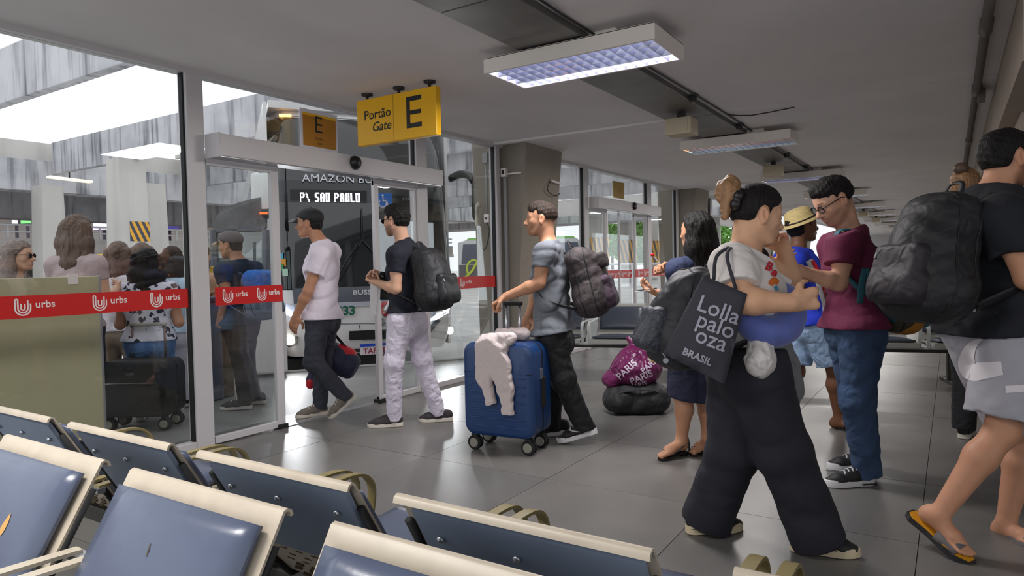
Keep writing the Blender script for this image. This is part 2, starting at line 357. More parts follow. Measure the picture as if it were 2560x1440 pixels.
def bay(n, x0, xd0, xd1, x1, glass=True):
    """fixed pane x0..xd0, automatic door xd0..xd1, fixed pane xd1..x1"""
    wn = MB().box((x0, WY-.003, .05), (xd0, WY+.003, CZ-.035)).build('window_%d' % n, M_glass); struct(wn)
    MB().box((x0, WY-.03, 0), (xd0, WY+.04, .055), .004).build('bottom_rail', M_alu, wn)
    w2 = MB().box((xd1+.16, WY-.003, .05), (x1, WY+.003, CZ-.035)).build('window_%d' % (n+1), M_glass); struct(w2)
    MB().box((xd1+.16, WY-.03, 0), (x1, WY+.04, .055), .004).build('bottom_rail', M_alu, w2)
    vpost(x1-.02, x1+.05, par=w2); vpost(x1+.055, x1+.075, par=w2, m=M_alu2)
    MB().box((x1-.033, WY-.02, .05), (x1-.02, WY+.02, CZ-.035)).build('gasket', M_rubber, w2)
    d = MB().box((xd0+.13, WY-.003, 2.22), (xd1, WY+.003, CZ-.035)).build('door_%d' % n, M_glass); struct(d)
    vpost(xd0, xd0+.13, par=d); vpost(xd1, xd1+.16, par=d)
    MB().box((xd0-.014, WY-.02, .05), (xd0, WY+.02, CZ-.035)).build('gasket', M_rubber, d)
    MB().box((xd1-.012, WY-.02, 2.2), (xd1, WY+.02, CZ-.035)).build('gasket', M_rubber, d)
    h = MB().box((xd0+.13, WY-.20, 2.05), (xd1+.22, WY-.048, 2.205), .006).build('door_header', M_alu, d)
    MB().box((xd0+.128, WY-.203, 2.04), (xd0+.15, WY-.045, 2.21), .004).build('end_cap', M_alu, h)
    MB().box((xd0+.14, WY-.19, 2.044), (xd1+.20, WY-.05, 2.0505)).build('track', M_alu2, h)
    MB().lathe([(.001, 0), (.05, 0), (.062, .012), (.05, .035), (.02, .045)], (xd0+.13+(xd1-xd0)*.535, WY-.20, 2.145), (0, -1, 0), 16).build('sensor', mat('black_plastic', (18, 18, 20), .35), h, True)
    # fixed side lights + open leaves
    def leaf(a, b, y, nm):
        g = MB().box((a, y-.003, .05), (b, y+.003, 2.05)).build(nm, M_glass, d)
        fr = MB().box((a, y-.018, 0.01), (b, y+.018, .06), .003).box((a, y-.015, 2.0), (b, y+.015, 2.05), .003)
        return g, fr
    wL = (xd1-xd0-.13)*.27
    g, fr = leaf(xd0+.14, xd0+.14+wL, WY-.02, 'door_leaf'); fr.box((xd0+.14+wL-.07, WY-.04, .01), (xd0+.14+wL, WY+.0, 2.05), .004); fr.build('leaf_frame', M_alu, g)
    MB().box((xd0+.14+wL-.075, WY-.06, 0), (xd0+.15+wL, WY+.02, .035), .004).build('floor_guide', M_rubber, g)
    g2, fr = leaf(xd1-wL+.02, xd1-.005, WY-.02, 'door_leaf'); fr.box((xd1-wL+.02, WY-.04, .01), (xd1-wL+.075, WY, 2.05), .004); fr.box((xd1-.03, WY-.03, .01), (xd1-.005, WY, 2.05), .003); fr.build('leaf_frame', M_alu, g2)
    MB().box((xd1-wL+.0, WY-.06, 0), (xd1-wL+.09, WY+.02, .035), .004).build('floor_guide', M_rubber, g2)
    # inner glass of the side lights
    MB().box((xd0+.14, WY+.03, .05), (xd0+.14+wL*.96, WY+.036, 2.05)).build('side_glass', M_glass, d)
    return wn, w2, d, g, g2, xd0+.14, xd0+.14+wL, xd1-wL+.02, xd1
def bands(wn, w2, d, g, g2, a, b, c, e, x0, x1, xd0, xd1, mk=True):
    k = .5
    band(wn, x0, xd0-.014, WY-.006, [xd0-1.02+q for q in (0, .42, .78)] if x0 < 2 else list(np.arange(x0+.2, xd0-.2, .45)))
    band(g, a+.03, b, WY-.043, [a+.13, a+.42])
    band(g2, c, e-.01, WY-.043, [c+.15, c+.42])
    band(w2, xd1+.17, x1-.035, WY-.006, list(np.arange(xd1+.33, x1-.3, .42)))
r = bay(1, -3.0, 2.78, 5.18, 6.60); bands(*r, -3.0, 6.6, 2.78, 5.18)
r = bay(3, 7.75, 8.84, 11.27, 12.78); bands(*r, 7.75, 12.78, 8.84, 11.27)
# closed leaves of the second door
for xa in (9.62, 10.13):
    q = MB().box((xa, WY+.01, .05), (xa+.5, WY+.016, 2.05)).build('sliding_leaf', M_glass, r[2])
    fr = MB().box((xa-.005, WY, .02), (xa+.035, WY+.03, 2.05), .004).box((xa, WY, .02), (xa+.5, WY+.03, .06), .003).build('leaf_frame', M_alu, q)
    band(q, xa+.04, xa+.5, WY+.009, [xa+.12, xa+.36])
r = bay(5, 13.85, 14.95, 17.4, 18.9)
r = bay(7, 20.0, 21.1, 23.5, 25.0)
# sill joint in the open doorway
st = MB().box((3.55, WY-.04, -.001), (4.58, WY+.04, .006)).build('trim_2', M_alu2); struct(st)

# ---- gate sign hanging from the ceiling
M_yel = mat('sign_yellow', (236, 178, 8), rough=0.4); M_ink = mat('sign_black', (26, 26, 30), rough=0.5)
sg = thing('gate_sign', 'yellow hanging gate sign with black letter E', 'sign', (4.06, 3.65, 2.2))
MB().box((4.03, 3.24, 2.235), (4.09, 4.06, 2.60), .006).build('sign_board', M_yel, sg)
MB().box((4.0285, 3.665, 2.237), (4.0305, 3.668, 2.598)).build('panel_joint', mat('sign_joint', (150, 108, 0), .5), sg)
text('lettering', 'Portão', .105, M_ink, (4.028, 3.835, 2.435), (0, -1, 0), (0, 0, 1), sg, .0006, .0005)
text('lettering', 'Gate', .105, M_ink, (4.028, 3.795, 2.335), (0, -1, 0), (0, 0, 1), sg, .0006, .0005, shear=.25)
MB().prism([(0, 0), (.15, 0), (.15, .035), (.035, .035), (.035, .10), (.145, .10), (.145, .132), (.035, .132), (.035, .203), (.15, .203), (.15, .238), (0, .238)], (4.0275, 3.53, 2.315), (0, -1, 0), (0, 0, 1), (1, 0, 0), .002).build('letter', M_ink, sg)
for y in (3.97, 3.63, 3.32):
    MB().lathe([(.001, 0), (.045, 0), (.05, .012), (.018, .02), (.014, .055)][::-1] and [(.012, -.06), (.012, -.022), (.045, -.016), (.047, 0)], (4.06, y, CZ), (0, 0, 1), 14).build('ceiling_rose', M_dark, sg, True)
# ---- paper sign stuck on the glass above the door
ps = thing('paper_sign', 'yellow paper sign with letter E in white frame on the glass above the door', 'sign', (4.0, WY-.01, 2.25))
MB().box((3.79, WY-.010, 2.245), (4.19, WY-.004, 2.565)).build('sheet', mat('paper_white', (214, 212, 220), .6), ps)
MB().box((3.815, WY-.0115, 2.265), (4.17, WY-.0095, 2.535)).build('print_area', mat('paper_ochre', (176, 118, 22), .6), ps)
MB().box((3.815, WY-.0122, 2.515), (4.17, WY-.0112, 2.535)).build('print_edge', M_yel, ps)
MB().prism([(0, 0), (.075, 0), (.075, .016), (.017, .016), (.017, .060), (.072, .060), (.072, .075), (.017, .075), (.017, .119), (.075, .119), (.075, .135), (0, .135)], (3.945, WY-.0128, 2.385), (1, 0, 0), (0, 0, 1), (0, 1, 0), .0014).build('letter', M_ink, ps)
text('lettering', 'Portão', .032, M_ink, (3.985, WY-.0120, 2.325), (1, 0, 0), (0, 0, 1), ps, .0003)
text('lettering', 'Gate', .032, M_ink, (3.985, WY-.0120, 2.288), (1, 0, 0), (0, 0, 1), ps, .0003)
# plate 14 on the far door glass
pt = thing('number_plate', 'small yellow plate with number 14 on the glass above the far door', 'sign', (10.15, WY-.01, 2.25))
a, b = gy(1532, 452, WY), gy(1559, 498, WY)
MB().box((a[0], WY-.012, b[2]), (b[0], WY-.004, a[2])).build('plate', mat('plate_ochre', (168, 132, 40), .5), pt)
text('lettering', '14', .17, mat('plate_ink', (112, 92, 30), .5), ((a[0]+b[0])/2, WY-.0125, b[2]+.07), (1, 0, 0), (0, 0, 1), pt, .0004)

# ---- ceiling lamps
M_lamp = mat('lamp_housing', (232, 224, 216), rough=0.5)
M_louv = mat('lamp_louvre', (196, 198, 214), rough=0.12, metal=0.85)
M_tube_c = mat('lamp_tube_cool', (255, 255, 255), emit=(220, 225, 255), estr=13.0)
M_tube_w = mat('lamp_tube_warm', (255, 240, 220), emit=(255, 205, 150), estr=10.0)
M_tube_g = mat('lamp_tube_green', (235, 255, 250), emit=(200, 245, 255), estr=10.0)
M_bk = mat('lamp_reflector', (170, 172, 190), rough=0.3, metal=0.6)
def ceiling_lamp(label, tubes, detail=True):
    t = thing('ceiling_lamp', label, 'ceiling light', (0, 0, 0), 'ceiling lamps in a row under the duct')
    hx, hy, z0, z1 = .25, .585, 0.0, .095
    h = MB()
    for x0, x1, y0, y1 in ((-hx, -hx+.022, -hy, hy), (hx-.022, hx, -hy, hy), (-hx+.022, hx-.022, -hy, -hy+.022), (-hx+.022, hx-.022, hy-.022, hy)): h.box((x0, y0, z0), (x1, y1, z1), .002)
    h.box((-hx, -hy, z1-.006), (hx, hy, z1)); h.box((-.14, -.3, z1), (.14, .3, z1+.055))
    h.build('housing', M_lamp, t)
    MB().box((-hx+.023, -hy+.023, .075), (hx-.023, hy-.023, .088)).build('reflector', M_bk, t)
    for x, mt in zip((-.16, -.055, .055, .16), tubes):
        if mt: MB().tube([(x, -hy+.05, .055), (x, hy-.05, .055)], .013, 8).build('tube', mt, t, True)
    lv = MB()
    n = 16 if detail else 8
    for k in range(1, n):
        y = -hy+.022+k*(2*hy-.044)/n
        lv.add([(-hx+.023, y-.001, .004), (hx-.023, y-.001, .004), (hx-.023, y-.008, .035), (-hx+.023, y-.008, .035), (-hx+.023, y+.001, .004), (hx-.023, y+.001, .004), (hx-.023, y+.008, .035), (-hx+.023, y+.008, .035)], [(0, 1, 2, 3), (5, 4, 7, 6), (1, 0, 4, 5)])
    for x in (-.108, 0, .108):
        lv.add([(x-.001, -hy+.023, .004), (x-.001, hy-.023, .004), (x-.016, hy-.023, .05), (x-.016, -hy+.023, .05), (x+.001, -hy+.023, .004), (x+.001, hy-.023, .004), (x+.016, hy-.023, .05), (x+.016, -hy+.023, .05)], [(0, 1, 2, 3), (5, 4, 7, 6), (1, 0, 4, 5)])
    lv.build('louvre', M_louv, t)
    return t
_lw = ['nearest ceiling lamp with cool tubes behind a square louvre', 'second ceiling lamp from the front with warm and bluish tubes', 'third ceiling lamp from the front above the bun of the woman']
LX = [3.95+3.82*k for k in range(11)]
lampA = ceiling_lamp(_lw[0], (M_tube_c, M_tube_c, M_tube_c, M_tube_c)); lampA.location = (LX[0], 1.985, CZ-.15)
lampB = ceiling_lamp(_lw[1], (M_tube_w, M_tube_w, M_tube_g, None)); lampB.location = (LX[1], 1.985, CZ-.15)
lampC = ceiling_lamp(_lw[2], (M_tube_c, None, M_tube_c, None)); lampC.location = (LX[2], 1.985, CZ-.15)
_ord = 'fourth fifth sixth seventh eighth ninth tenth eleventh'.split()
for k in range(3, 11):
    c = copy_tree(lampB if k % 2 else lampC, _ord[k-3]+' ceiling lamp of the row, counted from the front'); c.location = (LX[k], 1.985, CZ-.15)
for k in range(-1, 11):      # light given off by the lamps
    area_light('lamp_glow', (3.95+3.82*k, 1.985, CZ-.16), .44, 1.1, 36, (1.0, 0.96, 0.92))
# speaker boxes under the duct
M_spk = mat('speaker_box_paint', (198, 184, 158), .6)
def speaker(label):
    t = thing('ceiling_speaker', label, 'speaker', (0, 0, 0), 'speaker boxes hung under the duct')
    MB().box((-.11, -.12, 0), (.11, .12, .15), .008).build('cabinet', M_spk, t)
    MB().box((-.03, -.03, .15), (.03, .03, .2)).build('bracket', M_dark, t)
    MB().box((-.114, -.09, .02), (-.110, .09, .13), .0015).build('front_panel', M_spk, t)
    return t
s0 = speaker('cream speaker box hanging under the duct between the first two lamps'); s0.location = (6.18, 2.09, CZ-.245)
for k in range(1, 6):
    c = copy_tree(s0, ['second cream speaker box, between the second and third lamps', 'third cream speaker box far along the duct', 'fourth cream speaker box far along the duct', 'fifth cream speaker box far along the duct', 'sixth and farthest cream speaker box along the duct'][k-1]); c.location = (6.18+3.85*k, 2.09, CZ-.245)

# ---- things fixed on the pillar by the door
M_cond = mat('conduit_grey', (150, 150, 152), .5)
ph = thing('wall_phone', 'dirty white handset phone hanging outside on the pillar by the glass', 'phone', gx(1200, 540, 6.6))
c0 = gx(1197, 540, 6.66); ax = V(0, -1, 0)
ps_ = spline([c0+V(0, -.01, .135), c0+V(-.035, .0, .10), c0+V(-.03, .005, 0), c0+V(-.035, .0, -.10), c0+V(0, -.01, -.135)], 5)
MB().tube(ps_, [(.02, .03), (.03, .034), (.028, .032), (.022, .026), (.02, .024), (.02, .024), (.02, .024), (.02, .024), (.02, .024), (.02, .024), (.02, .024), (.02, .024), (.02, .024), (.02, .024), (.022, .026), (.028, .032), (.03, .034), (.03, .034), (.028, .032), (.024, .03), (.02, .028)][:len(ps_)], 8).build('handset', mat('phone_plastic', (206, 200, 186), .5, noise=.15, nscale=30), ph, True)
cord = spline([c0+V(-.02, 0, -.13), c0+V(-.02, -.02, -.30), c0+V(-.02, -.06, -.40), c0+V(-.02, -.12, -.36), c0+V(-.02, -.16, -.18), gx(1217, 556, 6.64)], 8)
MB().tube(cord, .008, 6).build('cord', M_rubber, ph, True)
so = gx(1218, 546, 6.64)
sk = thing('wall_socket', 'small white socket at the foot of the conduit beside the wall phone', 'socket', so)
MB().box(so+V(-.02, -.035, -.05), so+V(.02, .035, .05), .006).build('plate', M_white, sk)
MB().lathe([(.001, -.002), (.016, -.002), (.016, .004)], so+V(-.02, 0, 0), (-1, 0, 0), 10).build('outlet', M_rubber, sk)
MB().tube([so+V(0, 0, .05), V(so[0], so[1], CZ-.1)], .014, 8).build('conduit', M_cond, sk, True)
MB().box((so[0]-.03, so[1]-.035, CZ-.2), (so[0]+.03, so[1]+.035, CZ-.08), .005).build('junction_box', M_cond, sk)
b0 = gx(1262, 432, 6.70)
sw = thing('wall_switch', 'white switch box with conduit fixed on the inner face of the pillar', 'switch', b0)
MB().box(b0+V(-.04, -.035, -.05), b0+V(.02, .035, .05), .006).build('box', M_white, sw)
MB().box(b0+V(-.046, -.018, -.02), b0+V(-.04, .018, .025), .003).build('rocker', M_rubber, sw)
MB().box((b0[0]-.01, b0[1]-.02, 0.02), (b0[0]+.02, b0[1]+.02, b0[2]-.05), .004).build('conduit', M_cond, sw)
b1 = gx(1306, 441, 6.70)
MB().tube([b0+V(-.012, -.035, -.02), V(6.685, b1[1]+.01, b0[2]-.02)], .011, 6).build('white_conduit', M_white, sw, True)
p0, p1 = gy(1374, 452, 4.13), gy(1396, 459, 4.13)
cb = MB().tube([p0+V(0, -.02, 0), p1+V(0, -.02, 0)], .016, 8)
o = cb.build('bare_conduit', M_white, None, True); tag(o, 'short white conduit stub with loose wire on the front of the pillar', 'conduit')
MB().tube(spline([p0+V(0, -.02, 0), gy(1369, 468, 4.1), gy(1372, 480, 4.1), gy(1388, 490, 4.1), gy(1399, 484, 4.1)], 5), .006, 5).build('loose_wire', M_dark, o, True)
# ================================================================= outside: platform, road, beams, far deck
RZ = -0.20
M_road = mat('road_concrete', (212, 210, 208), rough=0.8, noise=0.14, nscale=0.8, bump=0.1, bscale=30)
M_plat = mat('platform_paving', (122, 121, 120), rough=0.5, noise=0.12, nscale=2)
rd = MB().box((-60, 4.0, RZ-.3), (160, 170, RZ)).build('ground', M_road); struct(rd)
# saw-tooth platform edge
bl, br = gd(690, 890, 8.7), gd(1155, 868, 9.66)
bu = nrm(V(br[0]-bl[0], br[1]-bl[1], 0)); bn = V(bu[1], -bu[0], 0)
if bn[1] > 0: bn = -bn                                  # towards the hall
bc = (bl+br)/2; bc[2] = 0
e0, e1 = bc-bu*1.55+bn*.45, bc+bu*1.35+bn*.45
poly = [(-6, 4.60), (30, 4.60), (30, 5.7), (13.8, 5.7), (e1[0]+5.2, 6.9), (e1[0]+.2, e1[1]+.1), (e1[0], e1[1]), (e0[0], e0[1]), (e0[0]-.2, 7.6), (-6, 7.8)]
pl = MB().prism(poly, (0, 0, -.22), (1, 0, 0), (0, 1, 0), (0, 0, 1), .215).build('platform', M_plat); struct(pl)
kb = MB()
for a, b in ((e0, e1),): kb.obox((a+b)/2+V(0, 0, -.1), bu, bn, (0, 0, 1), np.linalg.norm(b-a)/2, .07, .108)
kb.build('kerb', mat('kerb_stone', (150, 148, 146), .8, noise=.1, nscale=4), pl)
# transverse beams
ZB, ZT = 5.25, 6.50
for k, X in enumerate((7.1, 13.2, 19.3, 25.4, 31.5, 37.6)):
    b = MB().box((X, 4.9, ZB), (X+.25, 30.3, ZT), .02).build('roof_beam', M_conc)
    tag(b, ['nearest stained concrete roof beam, cut by the top left corner of the window', 'second stained concrete roof beam running behind the bus', 'third concrete roof beam seen right of the bus', 'fourth concrete roof beam over the far bays', 'fifth concrete roof beam over the far bays', 'sixth and farthest concrete roof beam over the bays'][k], 'beam', 'roof beams over the bus bays')
    if k == 0: MB().box((X-.03, 4.9, ZB+.012), (X, 10.0, ZT+.35), .01).build('lighter_panel', M_conc_l, b)
    if k >= 2: MB().box((X-.9, 4.9, ZT-.02), (X+1.2, 30.3, ZT+.15)).build('roof_slab', M_conc_l, b)
# lower canopy band seen through the far bays
cn = MB().box((46, 5, 4.6), (49, 120, 6.1), .03).build('canopy', M_conc_l); tag(cn, 'long light concrete canopy edge behind the far bays', 'canopy')
MB().box((43.0, 5, 4.1), (46, 120, 4.6)).build('canopy_slab', M_conc, cn)
M_stripe_y = mat('stripe_yellow', (240, 176, 60), .5); M_stripe_k = mat('stripe_grey', (70, 74, 90), .5)
def bay_column(X, Y, w0, w1, dpt, zt, z0, z1, label, stripe=True, flip=1):
    """tapering column with hazard stripes on the face that looks towards the hall"""
    vs = []
    for z, w in ((RZ, w0), (zt, w1)): vs += [(X-w/2, Y-dpt/2, z), (X+w/2, Y-dpt/2, z), (X+w/2, Y+dpt/2, z), (X-w/2, Y+dpt/2, z)]
    c = mesh('bay_column', vs, [(0, 3, 2, 1), (4, 5, 6, 7), (0, 1, 5, 4), (1, 2, 6, 5), (2, 3, 7, 6), (3, 0, 4, 7)], M_conc_l)
    tag(c, label, 'column', 'columns under the roof beams')
    if stripe:
        n = 3; hw = lambda z: (w0+(w1-w0)*(z-RZ)/(zt-RZ))/2
        for q in ((0, 1) if flip else (0,)):
            if q == 0: pos = lambda u, z, o: V(X+u, Y-dpt/2-o, z); half = hw
            else: pos = lambda u, z, o: V(X-hw(z)-o, Y-u, z); half = lambda z: dpt/2
            lo = -1.0 if q or flip else -.30
            P = lambda t, z, o: pos(half(z)*t, z, o)
            MB().add([P(lo, z0, .004), P(1, z0, .004), P(1, z1, .004), P(lo, z1, .004)], [(0, 1, 2, 3)]).build('stripe_ground', M_stripe_k, c)
            for k in range(-1, n+1):
                st = MB(); W = 1-lo
                rows = []
                for z in np.linspace(z0, z1, 9):
                    t = (z-z0)/(z1-z0); x0 = lo+W*((k+.25)/n+(1-t)*.45); x1 = x0+W*.5/n; rows.append((max(lo, min(1, x0)), max(lo, min(1, x1)), z))
                for (a0, a1, za), (b0, b1, zb) in zip(rows[:-1], rows[1:]):
                    if a1-a0 > 1e-3 or b1-b0 > 1e-3: st.add([P(a0, za, .008), P(a1, za, .008), P(b1, zb, .008), P(b0, zb, .008)], [(0, 1, 2, 3)])
                if st.f: st.build('hazard_stripe', M_stripe_y, c)
    return c
dB = 24.4
cc = gd(322, 600, dB)
bay_column(cc[0], cc[1], 1.25, .95, .8, ZB, 2.35, 3.05, 'broad concrete column with yellow stripes left of the door, under the second beam', True, 0)
for i, (px, D, lab) in enumerate(((1497, 44, 'striped concrete column leftmost in the far glass door'), (1570, 50, 'striped concrete column in the middle of the far glass door'), (1635, 54, 'striped concrete column at the right edge of the far glass door'))):
    q = gd(px, 640, D); bay_column(q[0], q[1], 1.2, .75, 1.0, 4.6, 1.2, 2.9, lab)
for i, (px, D, lab) in enumerate(((122, 27, 'plain concrete column before the far deck, left of the long haired woman'), (378, 27, 'plain concrete column before the far deck, just right of the striped one'))):
    q = gd(px, 560, D); bay_column(q[0], q[1], 1.0, .75, .9, 4.7, 0, 0, lab, False)
# far deck with parapet and railing
DY = 34.0
dk = MB().box((-30, DY, 2.18), (44, DY+.2, 2.85)).build('far_deck', M_conc_l); tag(dk, 'raised concrete deck with parapet across the bus bays', 'deck')
MB().box((-30, DY+.2, 2.18), (44, DY+22, 2.5)).build('deck_slab', M_conc_d, dk)
MB().box((-30, DY-.1, 1.95), (44, DY, 2.2)).build('deck_ledge', M_white, dk)
MB().box((-30, DY+21, RZ), (44, DY+22, 5.7)).build('deck_back_wall', M_conc_l, dk)
rl = thing('deck_railing', 'white metal railing on the far concrete deck', 'railing', (5, DY, 2.85))
M_rail = mat('white_rail_paint', (226, 226, 230), .4)
for z in (3.42, 3.12): MB().tube([(-30, DY+.08, z), (44, DY+.08, z)], .045, 6).build('rail', M_rail, rl)
pm = [MB().box((-.04, -.04, 0), (.04, .04, .6))]
for X in np.arange(-6, 34, 1.9):
    MB().box((X-.04, DY+.04, 2.85), (X+.04, DY+.12, 3.42)).build('railing_post', M_rail, rl)
# roof over the deck
ro = MB().box((-40, 30.6, 5.75), (44, 60, 6.5)).build('far_roof', M_conc_l); tag(ro, 'pale concrete roof slab over the far deck', 'roof')
MB().box((-40, 30.4, 4.55), (44, 31.4, 5.75)).build('edge_beam', M_conc, ro)
MB().box((-40, 37, 3.9), (44, 38.2, 5.2)).build('inner_beam', M_conc, ro)
area_light('far_deck_fill', (14, 46, 5.6), 60, 10, 2600, (.97, .93, 1.0))  # broad fill light added to brighten the far deck, not a modelled lamp
sl = MB()
for q, (px, py) in enumerate(((20, 392), (160, 445), (60, 468), (345, 420), (360, 415))):
    pass
M_lit = mat('lamp_strip', (230, 226, 214), emit=(255, 246, 226), estr=.5)
for px0, py0, px1, py1, lab in ((120, 442, 228, 455, 'long cream light trough under the far roof'), (24, 466, 112, 472, 'lower cream light trough under the far roof, at the far left'), (0, 384, 20, 392, 'cream light trough end at the left edge of the picture')):
    a, b = gd(px0, py0, 27), gd(px1, py1, 27)
    o = MB().obox((a+b)/2, nrm(b-a), (0, 1, 0), np.cross(nrm(b-a), (0, 1, 0)), np.linalg.norm(b-a)/2, .15, .09, .02).build('light_trough', M_lit); tag(o, lab, 'light', 'light troughs under the far roof'); MB().tube([(a+b)/2, V(*((a+b)/2)[:2], 6.0)], .03, 6).build('hanger', M_dark, o)
# shops and signs at the back of the deck
def sign_box(px0, py0, px1, py1, D, col, e, label, name='lit_sign', cat='sign'):
    a, b = gd(px0, py1, D), gd(px1, py0, D); r = nrm(V(b[0]-a[0], b[1]-a[1], 0)); f = V(-r[1], r[0], 0)
    w = np.linalg.norm(V(b[0]-a[0], b[1]-a[1], 0))
    t = thing(name, label, cat, (a+b)/2)
    MB().obox((a+b)/2, r, f, (0, 0, 1), w/2, .15, (b[2]-a[2])/2, .01).build('sign_box', mat('sign_frame_dark', (60, 58, 70), .6), t)
    m_ = (a+b)/2; MB().box((m_[0]-.08, m_[1]-.05, RZ if name == 'board' else 2.5), (m_[0]+.08, m_[1]+.05, min(a[2], b[2])+.05)).build('post', MATS['sign_frame_dark'], t)
    MB().obox((a+b)/2-f*.16, r, f, (0, 0, 1), w/2*.96, .01, (b[2]-a[2])/2*.9).build('lit_face', mat('lit_%s_%d' % (name, px0), col, emit=col, estr=e), t)
sign_box(236, 546, 284, 556, 44, (226, 206, 255), .9, 'lilac lit shop sign on the far deck, left of the striped column')
sign_box(236, 557, 284, 576, 44, (88, 40, 98), .1, 'purple shop panel below the lilac lit sign')
sign_box(390, 540, 408, 556, 44, (226, 216, 255), 1.0, 'small bright screen on the far deck, right of the striped column', 'lit_screen', 'screen')
sign_box(395, 558, 452, 577, 44, (70, 64, 150), .2, 'blue violet shop panel right of the striped column')
sign_box(56, 546, 82, 560, 44, (120, 220, 120), .5, 'green lit shop sign on the far left deck')
sign_box(34, 540, 48, 562, 44, (226, 216, 222), .5, 'white and pink lit panel on the far left deck')
sign_box(498, 549, 532, 562, 45, (244, 214, 96), .4, 'yellow lit sign seen right of the white door post')
sign_box(236, 634, 262, 648, 30, (244, 206, 90), .2, 'yellow board under the far deck, left of the brown haired woman', 'board', 'sign')
# white barrier far down the road
br_ = thing('road_barrier', 'low white barrier rail beyond the far glass door', 'barrier', gd(1560, 690, 44))
for i, (z) in enumerate((.45, .8, 1.15)):
    a, b = gd(1462, 680, 42), gd(1720, 680, 36); a[2] = b[2] = z
    MB().tube([a, b], .06, 6).build('rail', M_rail, br_)
for t in np.linspace(0, 1, 9):
    p = gd(1462, 680, 42)*(1-t)+gd(1720, 680, 36)*t
    MB().box((p[0]-.06, p[1]-.06, RZ), (p[0]+.06, p[1]+.06, 1.2)).build('post', M_rail, br_)
# trees beyond
M_leaf = mat('leaf_green', (104, 150, 66), .6, noise=.35, nscale=3); M_bark = mat('bark', (90, 74, 58), .9)
def tree(px, py, D, r, label):
    c = gd(px, py, D); t = thing('tree', label, 'tree', (c[0], c[1], RZ), 'trees beyond the bus bays'); rng = np.random.RandomState(int(px))
    MB().tube([(c[0], c[1], RZ), (c[0]+.1, c[1], c[2])], [.22, .12], 8).build('trunk', M_bark, t, True)
    n = 5200; d = rng.normal(size=(n, 3)); d /= np.linalg.norm(d, axis=1)[:, None]; p = c+d*(r*(.55+.45*rng.rand(n)))[:, None]*V(1, 1, .85)
    a = rng.normal(size=(n, 3)); b = rng.normal(size=(n, 3)); s = .11
    vs = np.stack([p-a*s, p+b*s, p+a*s, p-b*s], 1).reshape(-1, 3)
    o = mesh('foliage', vs, np.arange(n*4).reshape(-1, 4), M_leaf, t); o['kind'] = 'stuff'
tree(1648, 600, 70, 3.4, 'bright green tree seen at the right edge of the far glass door')
tree(1585, 610, 82, 3.0, 'green tree seen between the posts of the far glass door')
tree(1530, 600, 92, 2.6, 'green tree behind the left half of the far glass door')
tree(1740, 610, 60, 3.5, 'green tree behind the second pillar')
# yellow pole and grey post and bin on the platform
def ground_pt(px, py): return gz(px, py, 0.0)
a = gz(543, 975); yp = thing('yellow_pole', 'thin yellow pole on the platform beside the man in the grey cap', 'pole', a)
MB().tube([a, V(a[0], a[1], 1.27)], .035, 10).build('pole', mat('pole_yellow', (206, 172, 36), .5), yp, True)
MB().tube([V(a[0], a[1], 1.27), V(a[0], a[1], 1.30)], [.035, .015], 10).build('cap', mat('pole_yellow', (206, 172, 36), .5), yp, True)
MB().tube([a, a+V(0, 0, .02)], .07, 12).build('foot_plate', M_dark, yp)
a = gz(560, 990); wp = MB().box((a[0]-.075, a[1]-.075, 0), (a[0]+.075, a[1]+.075, .95), .01).build('concrete_post', mat('post_brown', (112, 102, 90), .8, noise=.15, nscale=6)); tag(wp, 'short brown grey post behind the legs of the man in the grey cap', 'post')
a = gz(586, 955); wp = MB().box((a[0]-.06, a[1]-.06, 0), (a[0]+.06, a[1]+.06, .80), .01).build('bollard', mat('pole_yellow', (206, 172, 36), .5)); tag(wp, 'yellow bollard half hidden by the legs of the man in the grey cap', 'bollard')
MB().box((a[0]-.062, a[1]-.062, 0), (a[0]+.062, a[1]+.062, .16), .005).build('white_foot', M_white, wp)
a = gz(512, 1000); bn_ = thing('waste_bin', 'tall blue grey waste bin on the platform beside the white door post', 'bin', a)
MB().box((a[0]-.13, a[1]-.13, .0), (a[0]+.13, a[1]+.13, .95), .02).build('body', mat('bin_paint', (92, 98, 116), .5), bn_)
MB().box((a[0]-.14, a[1]-.14, .95), (a[0]+.14, a[1]+.14, 1.0), .015).build('lid', mat('bin_lid', (70, 78, 100), .5), bn_)
# frosted counter booth just outside the glass
M_frost = mat('frosted_panel', (178, 172, 140), rough=0.35, noise=.04, nscale=3, spec=.4)
r0, r1 = gy(249, 690, 4.95), gy(-60, 690, 4.95)
cb = thing('counter_booth', 'cream frosted counter screen outside the glass behind the red band at the far left', 'counter', (r0[0]-.5, 4.95, 0))
MB().box((r1[0]-.3, 4.95, 0), (r0[0], 4.975, r0[2]), .006).build('screen_panel', M_frost, cb)
MB().box((r0[0]-.02, 4.976, 0), (r0[0], 5.5, r0[2]), .004).build('side_panel', M_frost, cb)
MB().box((r0[0]-.01, 4.945, 0), (r0[0]+.006, 4.98, r0[2]+.004), .003).build('edge_strip', M_alu2, cb)
MB().box((r1[0]-.3, 4.98, r0[2]-.12), (r0[0]-.03, 5.45, r0[2]-.09)).build('counter_top', mat('counter_top_grey', (150, 148, 136), .5), cb)
q0, q1 = gy(170, 684, 4.94), gy(197, 710, 4.94)
nt = MB().box((q0[0], 4.944, q1[2]), (q1[0], 4.949, q0[2])).build('paper_note', M_white); tag(nt, 'small white paper note on the top edge of the frosted counter screen', 'note')
